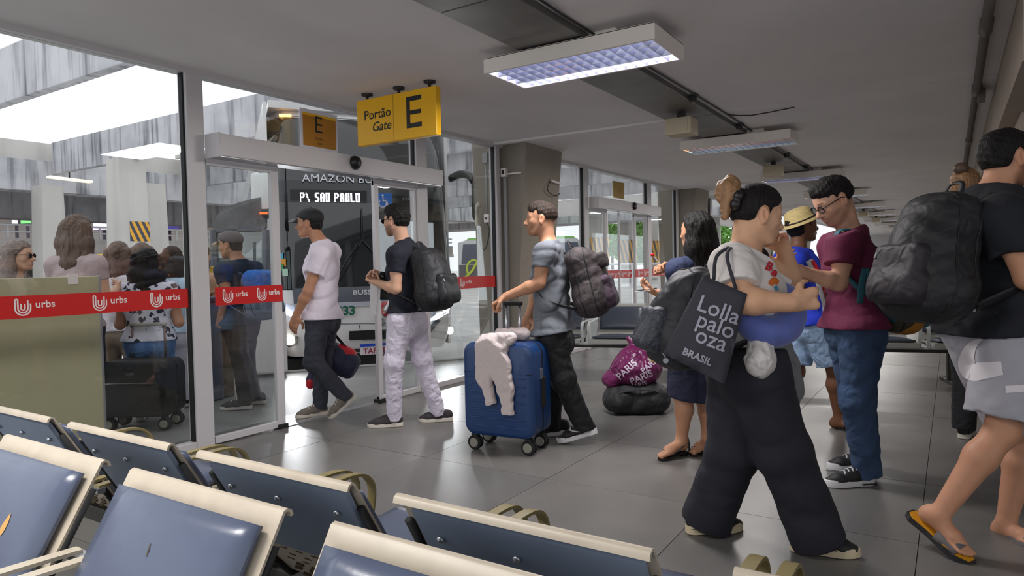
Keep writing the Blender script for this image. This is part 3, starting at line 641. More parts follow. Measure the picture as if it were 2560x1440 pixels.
# ================================================================= distant green bus
def far_bus():
    a, b = gd(1150, 700, 46), gd(1457, 690, 46); r = nrm(V(b[0]-a[0], b[1]-a[1], 0)); f = V(-r[1], r[0], 0); L = np.linalg.norm((b-a)[:2]); m = (a+b)/2
    t = thing('parked_coach', 'white and lime striped coach parked far behind the window wall', 'bus', (m[0], m[1], RZ))
    def P(u, z, d=0): return V(m[0], m[1], 0)+r*u-f*d+V(0, 0, z)
    MB().prism([(-L/2, .25), (L/2, .25), (L/2, 1.6), (L/2-.25, 2.75), (L/2-.5, 2.9), (-L/2+.5, 2.9), (-L/2, 2.75)], P(0, 0, 1.2), r, (0, 0, 1), f, 2.4).build('body', mat('coach_white', (222, 224, 228), .3), t)
    MB().prism([(-L/2+.5, 2.9), (L/2-.5, 2.9), (L/2-.7, 3.05), (-L/2+.7, 3.05)], P(0, 0, 1.1), r, (0, 0, 1), f, 2.2).build('roof', mat('coach_green', (140, 220, 110), .4), t)
    MB().prism([(-L/2+.2, 1.35), (L/2-.2, 1.35), (L/2-.42, 2.65), (-L/2+.35, 2.65)], P(0, 0, 1.22), r, (0, 0, 1), f, .03).build('side_windows', mat('coach_glass', (70, 84, 108), .12), t)
    MB().prism([(-L/2+.05, .35), (L/2-.3, .35), (L/2-.5, 1.3), (-L/2+.05, 1.3)], P(0, 0, 1.215), r, (0, 0, 1), f, .02).build('dark_skirt', mat('coach_dark', (62, 66, 82), .3), t)
    lime = mat('coach_lime', (204, 226, 40), .4)
    MB().tube([P(-L/2+.3, .35, 1.23), P(-L/2+.9, .9, 1.23), P(-L/2+1.5, 1.9, 1.25), P(-L/2+2.1, 2.3, 1.25)], .09, 6).build('lime_stripe', lime, t, True)
    MB().tube([P(-L/2+1.0+.45*math.cos(q), 1.05+.55*math.sin(q), 1.24) for q in np.linspace(-.6, 4, 14)], .07, 6).build('lime_ring', lime, t, True)
    for u in (-L/2+1.6, L/2-1.8):
        MB().lathe([(.2, 0), (.45, .02), (.45, .2), (.2, .22)], P(u, .25, 1.12), -f, 18).build('wheel', M_rubber, t, True)
far_bus()
# ================================================================= the coach at the gate
BW = 1.27
BO = V(bc[0], bc[1], 0)
bback = -bn
def BP(u, z, d=0.0): return BO+bu*u+bback*d+V(0, 0, z)      # u to the right, z up, d back from the nose
M_bw = mat('coach_paint_white', (216, 214, 214), rough=0.22, coat=0.4, noise=.02, nscale=2)
M_bg = mat('coach_front_glass', (20, 24, 26), rough=0.06, spec=0.6, coat=0.3)
M_bk2 = mat('coach_black_trim', (22, 23, 26), rough=0.3)
M_bgr = mat('coach_grey_trim', (84, 88, 98), rough=0.3)
bus = thing('coach', 'white coach with lit headlights and destination display parked at the gate', 'bus', BP(0, RZ, 2))
def nose(z):       # profile: how far the nose is set back at height z, and half width
    pts = [(.12, .10, 1.17), (.25, .02, 1.22), (.45, .0, 1.24), (.95, .02, 1.26), (1.3, .10, 1.27), (2.0, .22, 1.27), (2.4, .30, 1.27), (2.9, .42, 1.265), (3.25, .58, 1.24), (3.5, .85, 1.19)]
    zs = [p[0] for p in pts]; return np.interp(z, zs, [p[1] for p in pts]), np.interp(z, zs, [p[2] for p in pts])
def front_curve(z, n=17, off=0.0):
    """plan outline of the nose at height z: bowed front with rounded corners"""
    s, w = nose(z); out = []
    for k in range(n):
        t = -1+2*k/(n-1); u = w*math.sin(t*PI/2)**1 if False else w*t
        a = abs(t); d = s+.10*a**2+(.45*(max(0, a-.80)/.2)**2.2)
        out.append(BP(u*(1+off*0), z, d-off))
    return out
def shell(z0, z1, t0, t1, nz, off, m, name, par, n=41, thick=.012):
    vs = []; fs = []; rows = []
    for z in np.linspace(z0, z1, nz):
        c = front_curve(z, n, off); i0 = int(round((t0+1)/2*(n-1))); i1 = int(round((t1+1)/2*(n-1))); rows.append(c[i0:i1+1])
    k = len(rows[0])
    vs = [p for r in rows for p in r]
    for i in range(nz-1):
        for j in range(k-1): fs.append((i*k+j, i*k+j+1, (i+1)*k+j+1, (i+1)*k+j))
    o = mesh(name, vs, fs, m, par); o.data.shade_smooth(); return o
# white lower mask, full height core, sides
shell(.10, .98, -1, 1, 9, 0.0, M_bw, 'front_mask', bus)
cv = [front_curve(z, 41, -.02) for z in np.linspace(.10, 3.5, 14)]
vs = [p for r in cv for p in r]; k = 41; fs = []
for i in range(13):
    for j in range(k-1): fs.append((i*k+j, i*k+j+1, (i+1)*k+j+1, (i+1)*k+j))
o = mesh('cab_shell', vs, fs, M_bk2, bus); o.data.shade_smooth()
sd = MB()
for s in (-1, 1):
    u = s*1.255
    sd.obox(BP(u, 1.8, 6.6), bu, bback, (0, 0, 1), .02, 6.0, 1.7)
sd.obox(BP(0, 3.5, 6.6), bu, bback, (0, 0, 1), 1.2, 5.9, .05).obox(BP(0, .35, 6.8), bu, bback, (0, 0, 1), 1.2, 5.6, .1)
sd.build('body', M_bw, bus)
for s in (-1, 1): MB().obox(BP(s*1.28, 2.35, 6.6), bu, bback, (0, 0, 1), .008, 5.6, .62).build('side_window', M_bg, bus)
# glass: lower windscreen, dark band, upper windscreen
w1 = shell(.99, 2.15, -1, 1, 7, .012, M_bg, 'windscreen', bus)
w2 = shell(2.42, 3.36, -1, 1, 7, .012, M_bg, 'upper_windscreen', bus)
bd = shell(2.14, 2.43, -1, 1, 4, .016, mat('coach_band', (30, 33, 37), .15), 'display_band', bus)
shell(.80, 1.0, -.8, .8, 3, .014, M_bgr, 'grille_band', bus)
shell(.735, .80, -.82, .82, 3, .013, mat('coach_chrome_band', (190, 194, 206), .2, metal=.3), 'chrome_band', bus)
shell(3.34, 3.5, -1, 1, 3, .01, M_bw, 'roof_edge', bus)
# pale edges of the screen corners
for t in (-.985, .985):
    pts = [front_curve(z, 201, .02)[int((t+1)*100)] for z in np.linspace(1.0, 3.35, 14)]
    MB().tube(pts, .018, 6).build('corner_trim', mat('corner_silver', (150, 160, 176), .25, metal=.5), bus, True)
_GZ = np.linspace(.1, 3.48, 260); _GC = np.array([front_curve(z, 201, 0.0) for z in _GZ]); _GU = (_GC-BO)@bu
_gq = (_GC-_O); _gz_ = _gq@_F; _GPX = 1280+CAM_F*(_gq@_R)/_gz_; _GPY = 720-CAM_F*(_gq@_U)/_gz_
def on_front(u, z, off=.02):
    i = int(np.clip(np.searchsorted(_GZ, z), 0, 259)); j = int(np.argmin(np.abs(_GU[i]-u))); c = _GC[i]
    q, q0 = c[min(j+2, 200)], c[max(j-2, 0)]; k = np.argsort(_GU[i])
    p = V(*[np.interp(u, _GU[i][k], c[k, d]) for d in range(3)])
    return p-bback*off+V(0, 0, z-_GZ[i]), nrm((q-q0)*V(1, 1, 0))
# destination display of lit dots
FONT = {'P': ['11110', '10011', '10011', '11110', '10000', '10000', '10000'], '\\': ['10000', '11000', '01000', '01100', '00100', '00110', '00010'], ' ': ['000']*7,
        'S': ['01111', '11000', '11000', '01110', '00011', '00011', '11110'], 'A': ['01110', '11011', '11011', '11111', '11011', '11011', '11011'], 'O': ['11111', '11011', '11011', '11011', '11011', '11011', '11111'],
        'U': ['11011', '11011', '11011', '11011', '11011', '11011', '11111'], 'L': ['11000', '11000', '11000', '11000', '11000', '11000', '11111']}
M_led = mat('display_led', (250, 245, 255), emit=(246, 236, 255), estr=1.6)
def proj(p): q = np.asarray(p)-_O; z = q@_F; return 1280+CAM_F*(q@_R)/z, 720-CAM_F*(q@_U)/z
def upx(px, z, *a):
    """u on the nose whose picture column is px"""
    i = int(np.clip(np.searchsorted(_GZ, z), 0, 259)); return float(_GU[i][np.argmin(np.abs(_GPX[i]-px))])
def zpx(py, u, *a):
    j = np.argmin(np.abs(_GU-u), axis=1); col = _GPY[np.arange(260), j]; return float(_GZ[np.argmin(np.abs(col-py))])
zl = zpx(494, -.3); ul, ur = upx(750, zl), upx(900, zl)
cols = []
for ch in 'P\\ SAO PAULO': cols += [[r[c] for r in FONT[ch]] for c in range(len(FONT[ch][0]))]+[['0']*7]
n = len(cols); du = (ur-ul)/n; hz = .125/7; led = MB()
panel_a, panel_b = on_front(ul-.12, zl, .028), on_front(ur+.05, zl, .028)
for i, c in enumerate(cols):
    for j, b in enumerate(c):
        if b == '1':
            u = ul+(i+.5)*du; z = .0625-(j+.5)*hz; p, t = on_front(u, zl, .030); p = p+V(0, 0, z)
            led.obox(p, t, np.cross((0, 0, 1), t), (0, 0, 1), du*.46, .003, hz*.44)
dp = MB()
for i in range(8):
    u = ul-.12+(ur-ul+.2)*(i+.5)/8; p, t = on_front(u, zl, .022); dp.obox(p, t, np.cross((0, 0, 1), t), (0, 0, 1), (ur-ul+.2)/15, .004, .1)
dpo = dp.build('display_panel', M_bk2, bus)
led.build('display_text', M_led, dpo)
def front_text(s, px, py, size, m, bold=0, sx=1, parent=bus, shear=0):
    z = zpx(py, 0); u = upx(px, z); p, t = on_front(u, z, .035); return text('lettering', s, size, m, p, t, nrm(V(0, 0, 1)-np.cross(t, (0, 0, 1))*0), parent, .001, bold, 'CENTER', shear, sx)
M_lt = mat('lettering_silver', (206, 208, 216), .35)
front_text('AMAZON BUS', 850, 459, .15, M_lt, 0, 1.05)
front_text('VIAGGIO', 1030, 500, .07, mat('lettering_grey', (120, 126, 132), .4), 0, 1.1, shear=.3)
M_gn = mat('lettering_green', (14, 92, 72), .4)
front_text('2033', 855, 783, .165, M_gn, .006, 1.0)
front_text('BUSSCAR', 925, 736, .085, M_lt, .002, 1.35)
# accessible symbol
z = zpx(503, .2); u = upx(958, z); p, t = on_front(u, z, .024); up = V(0, 0, 1); fw = np.cross(t, up)
ip = MB().obox(p, t, fw, up, .11, .004, .11).build('access_sign', mat('sign_blue', (36, 104, 190), .4), bus)
ic = MB(); q = lambda a, b: p+t*a+up*b+fw*-.008*(-1 if np.dot(fw, bn) < 0 else -1)
pf = p+bn*.008
q = lambda a, b: pf+t*a+up*b
ic.tube([q(-.02+.05*math.cos(a), -.035+.05*math.sin(a)) for a in np.linspace(PI*.75, PI*2.1, 14)], .006, 5)
ic.tube([q(-.015, .055), q(-.015, .0), q(.035, .0), q(.055, -.06), q(.075, -.055)], .007, 5).tube([q(-.015, .03), q(.025, .03)], .006, 5)
ic.lathe([(.001, -.004), (.014, -.004), (.014, .004)], q(-.017, .078), bn, 10)
ic.build('access_symbol', M_white, ip)
# headlights
M_hl = mat('headlight_lens', (196, 204, 220), .08, metal=.6); M_on = mat('headlight_lit', (255, 255, 255), emit=(244, 246, 255), estr=5.0)
M_fog = mat('foglight_lit', (255, 250, 230), emit=(255, 250, 236), estr=5.0)
def patch(pts, off, m, name, par):
    """a panel on the nose given by picture points lying on it"""
    vs = []
    for px, py in pts:
        z = zpx(py, 0); u = upx(px, z)
        for _ in range(2): z = zpx(py, u); u = upx(px, z)
        vs.append(on_front(u, z, off)[0])
    a = MB(); n = len(vs); c = sum(vs)/n; fr = [v for v in vs]; bk = [v-bn*.03 for v in vs]
    a.add(fr+bk, [tuple(range(n))]+[(i, n+i, n+(i+1) % n, (i+1) % n) for i in range(n)])
    return a.build(name, m, par)
h = patch([(697, 765), (706, 759), (735, 765), (740, 790), (725, 792), (703, 778)], .03, M_hl, 'headlight', bus)
patch([(699, 768), (706, 764), (730, 784), (738, 791), (725, 789), (705, 776)], .036, M_on, 'light_strip', h)
h = patch([(1066, 803), (1078, 775), (1098, 763), (1130, 745), (1150, 743), (1154, 755), (1120, 782), (1090, 799)], .03, M_hl, 'headlight', bus)
patch([(1067, 803), (1085, 791), (1120, 771), (1148, 748), (1153, 754), (1120, 781), (1088, 798)], .036, M_on, 'light_strip', h)
patch([(1055, 858), (1062, 835), (1086, 800), (1100, 800), (1072, 834)], .022, M_bgr, 'bumper_groove', bus)
for pts, c in (([(706, 834), (745, 842), (742, 858), (722, 869), (712, 858)], (725, 852)), ([(1122, 832), (1148, 813), (1146, 832), (1140, 843), (1120, 841)], (1134, 826))):
    f = patch(pts, .026, M_bk2, 'foglight_bezel', bus)
    z = zpx(c[1], 0); u = upx(c[0], z); z = zpx(c[1], u); p, t = on_front(u, z, .04)
    MB().lathe([(.001, .012), (.05, .01), (.058, 0), (.058, -.03)], p, bn, 16).build('foglight', M_fog, f, True)
# bumper details, seams, plate
patch([(873, 828), (965, 824), (966, 846), (873, 850)], .016, M_bk2, 'tow_hatch', bus)
patch([(822, 873), (905, 871), (905, 880), (822, 882)], .016, M_bk2, 'bumper_slot', bus)
for pts in ([(690, 820), (760, 812), (840, 810), (960, 808), (1060, 806)], [(897, 811), (905, 850), (960, 850)]):
    vs = []
    for px, py in pts:
        z = zpx(py, 0); u = upx(px, z); z = zpx(py, u); vs.append(on_front(u, z, .004)[0])
    MB().tube(vs, .006, 4).build('panel_seam', M_bgr, bus)
z = zpx(872, 0); u = upx(936, z); p, t = on_front(u, z, .03); up = V(0, 0, 1); fw = np.cross(t, up)
pl_ = MB().obox(p, t, fw, up, .20, .006, .075, .004).build('number_plate', mat('plate_white', (224, 216, 222), .4), bus)
pp_ = p+bn*.012
MB().obox(pp_+up*.056, t, fw, up, .198, .003, .018).build('plate_strip', mat('plate_blue', (30, 70, 190), .4), pl_)
text('lettering', 'TAF 5E', .105, mat('plate_red', (150, 40, 60), .5), pp_-up*.058, t, up, pl_, .001, .002, 'CENTER', 0, 1.0)
z = zpx(773, 0); u = upx(975, z); p, t = on_front(u, z, .022)
lg = MB().tube([p+t*.13*math.cos(a)+up*.085*math.sin(a) for a in np.linspace(.25*PI, 1.75*PI, 22)], [.004+.03*math.sin((k)/21*PI) for k in range(22)], 6).build('red_emblem', mat('emblem_red', (190, 22, 30), .4), bus, True)
z = zpx(806, 0); u = upx(948, z); p, t = on_front(u, z, .02)
MB().tube([p+t*.055*math.cos(a)+up*.05*math.sin(a) for a in np.linspace(0, 2*PI, 18)], .014, 6).build('grey_emblem', M_bgr, bus, True)
# wipers
def wiper(pts):
    vs = []
    for px, py in pts:
        z = zpx(py, 0); u = upx(px, z); z = zpx(py, u); vs.append(on_front(u, z, .05)[0])
    MB().tube(vs, .012, 5).build('wiper', M_bk2, bus)
wiper([(838, 700), (862, 655), (892, 612)]); wiper([(848, 700), (880, 650), (905, 600), (902, 520)]); wiper([(905, 600), (940, 640), (965, 690)])
for z in (.815,):
    pass
# stickers on the windscreen
for px, py, col in ((703, 640, (60, 160, 190)), (708, 655, (200, 140, 40)), (704, 668, (60, 130, 70)), (712, 680, (170, 200, 180))):
    z = zpx(py, -.9); u = upx(px, z); p, t = on_front(u, z, .02); MB().obox(p, t, np.cross(t, (0, 0, 1)), (0, 0, 1), .045, .003, .045).build('sticker', mat('sticker_%d' % px, col, .5), bus)
z = zpx(246, -.9, 2.9); u = upx(714, 3.3); p, t = on_front(u, 3.36, .03)
MB().obox(p, t, np.cross(t, (0, 0, 1)), (0, 0, 1), .08, .02, .02, .006).build('clearance_light', mat('amber_lit', (255, 190, 120), emit=(255, 186, 110), estr=2.5), bus)
# curtain strip / panel behind the upper screen (seen as pale shapes in the glass)
# mirrors
def mirror(px0, px1, py0, py1, D, arm, nm='mirror'):
    a, b = gd(px0, py1, D), gd(px1, py0, D); c = (a+b)/2; h = abs(b[2]-a[2])/2; w = np.linalg.norm((b-a)[:2])/2
    r = _H0; f = _H1
    o = MB().obox(c, r, f, (0, 0, 1), w, .09, h, .05).build(nm, M_bw, bus, auto=40)
    MB().obox(c-V(0, 0, h*.78), r, f, (0, 0, 1), w*1.02, .095, h*.25, .04).build('mirror_foot', M_bk2, o)
    MB().tube(arm, .045, 8).build('mirror_arm', M_bk2, o, True)
    return o
mo = mirror(632, 682, 432, 545, 8.6, spline([gd(655, 432, 8.6), gd(662, 380, 8.65), gd(690, 345, 8.9)], 5))
pz = gd(660, 533, 8.45); MB().obox(pz, _H0, _H1, (0, 0, 1), .05, .02, .012, .004).build('side_marker', mat('amber_orange', (255, 110, 40), emit=(255, 100, 40), estr=.8), mo)
cR = gd(1195, 505, 9.5)
ar = spline([gd(1128, 446, 9.8), gd(1150, 436, 9.5), gd(1172, 438, 9.3), gd(1184, 452, 9.2)], 5)
m2 = MB().tube(ar, [(.05, .06)]*len(ar), 8).build('mirror_arm', M_bk2, bus, True)
a = gd(1193, 500, 9.15); MB().obox(a, _H0, _H1, (0, 0, 1), .07, .09, .28, .05).build('mirror', M_bk2, m2, auto=40)
# opened passenger door with dark hood (left of the nose in the picture)
M_dg = glass_mat('door_glass_dark', (.62, .70, .72), .08, .6)
dd = 8.3
hood = [(532, 572), (540, 540), (560, 520), (600, 505), (640, 495), (664, 492), (664, 570), (600, 573)]
P3 = [gd(x, y, dd+(x-600)*.004) for x, y in hood]
mb = MB(); n = len(P3); mb.add(P3+[p+_H1*.06 for p in P3], [tuple(range(n)), tuple(range(n, 2*n))[::-1]]+[(i, (i+1) % n, n+(i+1) % n, n+i) for i in range(n)])
dr = mb.build('door_hood', mat('door_grey_trim', (112, 112, 116), .5, noise=.25, nscale=6), bus)
fr = MB().tube([gd(535, 575, dd), gd(538, 760, dd), gd(541, 905, dd)], .045, 6).tube([gd(664, 575, dd), gd(664, 760, dd), gd(660, 892, dd)], .05, 6).tube([gd(535, 577, dd), gd(664, 572, dd)], .03, 6)
fr.build('door_frame', M_bgr, dr)
mb = MB().quad(gd(537, 578, dd+.02), gd(662, 574, dd+.02), gd(660, 888, dd+.02), gd(541, 900, dd+.02)); mb.build('door_glass', M_dg, dr)
MB().tube([gd(636, 605, dd+.25), gd(637, 735, dd+.25)], .02, 6).tube([gd(600, 590, dd+.3), gd(606, 740, dd+.3)], .012, 6).build('grab_rail', M_bk2, dr)
MB().obox(gd(652, 830, dd+.45), bu, bback, (0, 0, 1), .25, .9, .42, .03).build('step_well', M_bw, bus)
text('lettering', '2', .09, M_ink, gd(631, 866, dd-.05), bu, (0, 0, 1), bus, .001)
# wheels
for s in (-1, 1):
    for d in (2.1, 8.6):
        MB().lathe([(.12, 0), (.26, .02), (.30, .0), (.48, .02), (.52, .07), (.52, .22), (.48, .28), (.2, .28)], BP(s*1.02-s*0, RZ+.52, d), bu*s, 24).build('wheel', M_rubber, bus, True)
fl_ = MB().obox(BP(-.98, RZ+.13, .62), bu, bback, (0, 0, 1), .16, .3, .13).build('mud_flap', M_rubber, bus)
MB().obox(BP(.83, .02, .75), bu, bback, (0, 0, 1), .07, .05, .09).build('tow_lug', M_bk2, bus)
MB().obox(BP(0, .55, 5.9), bu, bback, (0, 0, 1), 1.19, 5.0, .3).build('underbody', M_bk2, bus)
# light from the lit headlights
for px, py, e in ((725, 788, 42), (1110, 775, 46)):
    z = zpx(py, 0); u = upx(px, z); p, t = on_front(u, z, .10)
    l = bpy.data.lights.new('headlight_beam', 'SPOT'); l.energy = e; l.spot_size = math.radians(80); l.spot_blend = .8; l.shadow_soft_size = .06; l.color = (.95, .97, 1)
    o = bpy.data.objects.new('headlight_beam', l); COL.objects.link(o); o.location = p; tgt = Vector((bn[0], bn[1], -.16)); o.rotation_euler = tgt.to_track_quat('-Z', 'Y').to_euler()
# ================================================================= waiting benches (back to back in front, one row at the window)
M_sheet = mat('bench_sheet_cream', (196, 184, 166), rough=0.42, noise=.08, nscale=14)
M_vinyl = mat('bench_vinyl_slate', (84, 94, 118), rough=0.30, spec=.7, noise=.06, nscale=6, bump=.12, bscale=14)
M_vinyl2 = mat('bench_vinyl_dark', (56, 62, 76), rough=0.42, noise=.05, nscale=5)
M_panel = mat('bench_rear_panel', (138, 152, 174), rough=0.45, noise=.10, nscale=4)
M_arm = mat('bench_arm_olive', (142, 128, 84), rough=0.4); M_arm_l = mat('bench_arm_pale', (190, 196, 196), rough=0.35)
M_bolt = mat('bolt_steel', (196, 200, 206), rough=0.25, metal=.9)
M_beam = mat('bench_beam', (70, 68, 64), rough=.5, metal=.3)
M_slot = mat('slot_dark', (92, 78, 54), .8)
M_foam = mat('torn_foam', (206, 160, 96), .9)
SP, SWID = .655, .53
def prof_strip(pts, y0, y1, th, m, name, par, taper=None):
    """bent sheet: profile (x,z) swept across y"""
    n = len(pts); P = [np.array(p) for p in pts]; N = []
    for i in range(n):
        t = nrm(P[min(i+1, n-1)]-P[max(i-1, 0)]); N.append(np.array([-t[1], t[0]]))
    mb = MB(); vs = []
    for i in range(n):
        a = P[i]+N[i]*th/2; b = P[i]-N[i]*th/2; e = taper[i] if taper else 0
        vs += [(a[0], y0+e, a[1]), (a[0], y1-e, a[1]), (b[0], y1-e, b[1]), (b[0], y0+e, b[1])]
    fs = []
    for i in range(n-1):
        for k in range(4): fs.append((i*4+k, i*4+(k+1) % 4, (i+1)*4+(k+1) % 4, (i+1)*4+k))
    fs += [(0, 1, 2, 3), tuple(4*(n-1)+k for k in (3, 2, 1, 0))]
    return mb.add(vs, fs).build(name, m, par, auto=50)
def pillow(c, ax, ay, az, hx, hy, hz, m, name, par, puff=.012):
    """upholstered pad: rounded slab with a soft crown"""
    n = 10; vs = []; fs = []
    def P(i, j, s):
        a, b = -1+2*i/n, -1+2*j/n
        ea, eb = 1-abs(a)**8, 1-abs(b)**8
        return c+ax*(hx*a)+ay*(hy*b)+az*(s*hz*(.35+.65*min(ea, 1)*min(eb, 1))+(puff*(1-a*a)*(1-b*b) if s > 0 else 0))
    for s in (1, -1):
        for i in range(n+1):
            for j in range(n+1): vs.append(P(i, j, s))
    k = (n+1)**2; I = lambda i, j: i*(n+1)+j
    for i in range(n):
        for j in range(n): fs += [(I(i, j), I(i+1, j), I(i+1, j+1), I(i, j+1)), (k+I(i, j), k+I(i, j+1), k+I(i+1, j+1), k+I(i+1, j))]
    for i in range(n): fs += [(I(i, 0), k+I(i, 0), k+I(i+1, 0), I(i+1, 0)), (I(i, n), I(i+1, n), k+I(i+1, n), k+I(i, n)), (I(0, i), I(0, i+1), k+I(0, i+1), k+I(0, i)), (I(n, i), k+I(n, i), k+I(n, i+1), I(n, i+1))]
    o = MB().add(vs, fs).build(name, m, par, True); return o
def bench(name, label, n, mv, marm, wide_strip, msheet=None, ztop=.80, pads=True, holes=True, arm_h=.632):
    t = thing(name, label, 'bench', (0, 0, 0), None)
    top = V(-.235, 0, ztop); hin = V(0, 0, .40); dv = nrm(top-hin); nv = V(dv[2], 0, -dv[0])      # nv points to the sitter
    back = None
    for i in range(n):
        y0 = i*SP; y1 = y0+SWID; ym = (y0+y1)/2
        pts = [(.46, .385), (.45, .425), (.40, .43), (.06, .405), (.015, .41), (-.01, .44)]
        for q in (.2, .5, .8, .94): pts.append(tuple((hin+(top-hin)*q)[[0, 2]]))
        e = top-dv*.004
        pts += [(top[0], top[2]), (top[0]-.007, top[2]+.002), (top[0]-.014, top[2]-.002), (top[0]-.017, top[2]-.012)]
        sh = prof_strip(pts, y0, y1, .006, msheet or M_sheet, 'seat_shell', t)
        # rear panel bolted on the back of the shell
        rp = MB(); a = hin+dv*.185-nv*.012; b = top-dv*.012-nv*.010
        w0, w1 = .035, .012
        rp.add([V(a[0], y0+w0, a[2]), V(a[0], y1-w0, a[2]), V(b[0], y1-w1-.03, b[2]), V(b[0], y0+w1, b[2])]+[V(p[0], p[1], p[2]) for p in [V(a[0], y0+w0, a[2])-nv*.012, V(a[0], y1-w0, a[2])-nv*.012, V(b[0], y1-w1-.03, b[2])-nv*.012, V(b[0], y0+w1, b[2])-nv*.012]], [(0, 1, 2, 3), (4, 7, 6, 5), (0, 4, 5, 1), (1, 5, 6, 2), (2, 6, 7, 3), (3, 7, 4, 0)])
        rp = rp.build('rear_panel', M_panel, t)
        for yy in (y0+.07, ym, y1-.09):
            c = top-dv*.075-nv*.026; MB().lathe([(.009, 0), (.008, .004), (.004, .007), (.001, .008)], (c[0], yy, c[2]), -nv, 10).build('bolt', M_bolt, rp, True)
        # side rails
        for yy in (y0+.004, y1-.004): MB().tube([hin+V(.30, yy, -.01)-V(0, 0, 0), hin+V(.02, yy, -.008), hin+dv*.10-nv*.012+V(0, yy, 0), top-dv*.06-nv*.010+V(0, yy, 0)], .010, 6).build('side_rail', M_rubber, sh, True)
        if holes:
            sl = MB()
            for r in range(7):
                for k in range(7):
                    c = hin+dv*(.030+.021*r); yy = y0+.07+k*.058+(.02 if r % 2 else 0)
                    sl.obox((c[0], yy, c[2]), (0, 1, 0), dv, nv, .013, .003, .0034)
            for r in range(4):
                for k in range(6): sl.obox((.10+.03*r, y0+.10+k*.058, .4095), (0, 1, 0), (1, 0, .07), (0, 0, 1), .013, .003, .0034)
            o = sl.build('slots', M_slot, sh); o['kind'] = 'stuff'
        if pads:
            L = np.linalg.norm(top-hin); lo, hi = .10, L-wide_strip; c = hin+dv*(lo+hi)/2+nv*.020
            pillow(V(c[0], ym, c[2]), dv, V(0, 1, 0), nv, (hi-lo)/2, SWID/2-.025, .018, mv, 'back_pad', t, .014)
            pillow(V(.245, ym, .437), V(1, 0, .06), V(0, 1, 0), V(-.06, 0, 1), .19, SWID/2-.025, .020, mv, 'seat_pad', t, .014)
    # arms: flat bars bent in a loop, one at each joint
    for i in range(n+1):
        yy = i*SP-(SP-SWID)/2
        for s in ((-.036, .036) if 0 < i < n else ((.036,) if i == 0 else (-.036,))):
            p = spline([V(.34, yy+s, .36), V(.375, yy+s, .50), V(.36, yy+s, arm_h-.03), V(.30, yy+s, arm_h), V(.15, yy+s, arm_h), V(-.02, yy+s, arm_h-.004), V(-.165, yy+s, arm_h-.010)], 5)
            MB().tube(p, [(.022, .006)]*len(p), 4, flat=(0, 1, 0)).build('armrest', marm, t, auto=60)
        MB().box((-.175, yy-.058, arm_h-.030), (-.145, yy+.058, arm_h-.012), .003).build('arm_bracket', M_bolt, t)
    W = (n-1)*SP+SWID
    MB().box((.06, -.03, .30), (.13, W+.03, .36), .006).build('beam', M_beam, t)
    MB().box((.30, -.02, .355), (.335, W+.02, .385), .004).build('front_rail', marm, t)
    for yy in ([.3, W-.3] if n < 5 else [.3, W/2, W-.3]):
        l = MB().box((.07, yy-.03, .03), (.12, yy+.03, .31), .004); l.box((-.16, yy-.025, 0.0), (.36, yy+.025, .035), .008)
        l.build('leg', M_beam, t)
    return t
def place(t, x, y, rz): t.location = (x, y, 0); t.rotation_euler = (0, 0, rz)
# row A faces away (+X): tops at X=1.0, seats from y=-.9 to 2.9
yA = [2.36, 1.70, 1.06-.53+.0, .395, -.26]
bA = bench('waiting_bench', 'front row bench seen from behind with bolted slate backs and cream top edges', 6, M_vinyl, M_arm, .055, None, .80, True, True, .590)
place(bA, 1.235, 2.92, 0); bA.scale = (1, -1, 1)
bA.scale = (1, 1, 1); place(bA, 1.235, 2.905-.53-5*SP-.02, 0)
bB = bench('waiting_bench', 'nearest bench facing the camera with torn glossy slate pads and wide cream top rails', 6, M_vinyl, mat('bench_arm_cream', (200, 190, 172), .4), .034)
place(bB, .585, -1.05+6*SP-.655+.0, PI)
# row at the window side
a, b = gd(1500, 760, 8.0), gd(2250, 800, 7.1); ang = math.atan2(-(b-a)[0], -(b-a)[1])
d = nrm(V(b[0]-a[0], b[1]-a[1], 0)); nf = V(d[1], -d[0], 0)
if nf[0] > 0: nf = -nf
bC = bench('waiting_bench', 'bench with dark slate pads and pale arms standing across the hall behind the travellers', 7, M_vinyl2, M_arm_l, .05, mat('bench_sheet_grey', (150, 150, 146), .45), .77, True, False, .60)
rz = math.atan2(nf[1], nf[0]); o0 = V(a[0], a[1], 0)+nf*.22-d*(.005+SP)
# local +y runs to the sitter's left: facing nf, +y = rotate(nf, 90)
ly = V(-math.sin(rz), math.cos(rz), 0)
if np.dot(ly, d) < 0: o0 = V(a[0], a[1], 0)+nf*.22+d*(SWID+5*SP)
place(bC, o0[0], o0[1], rz)
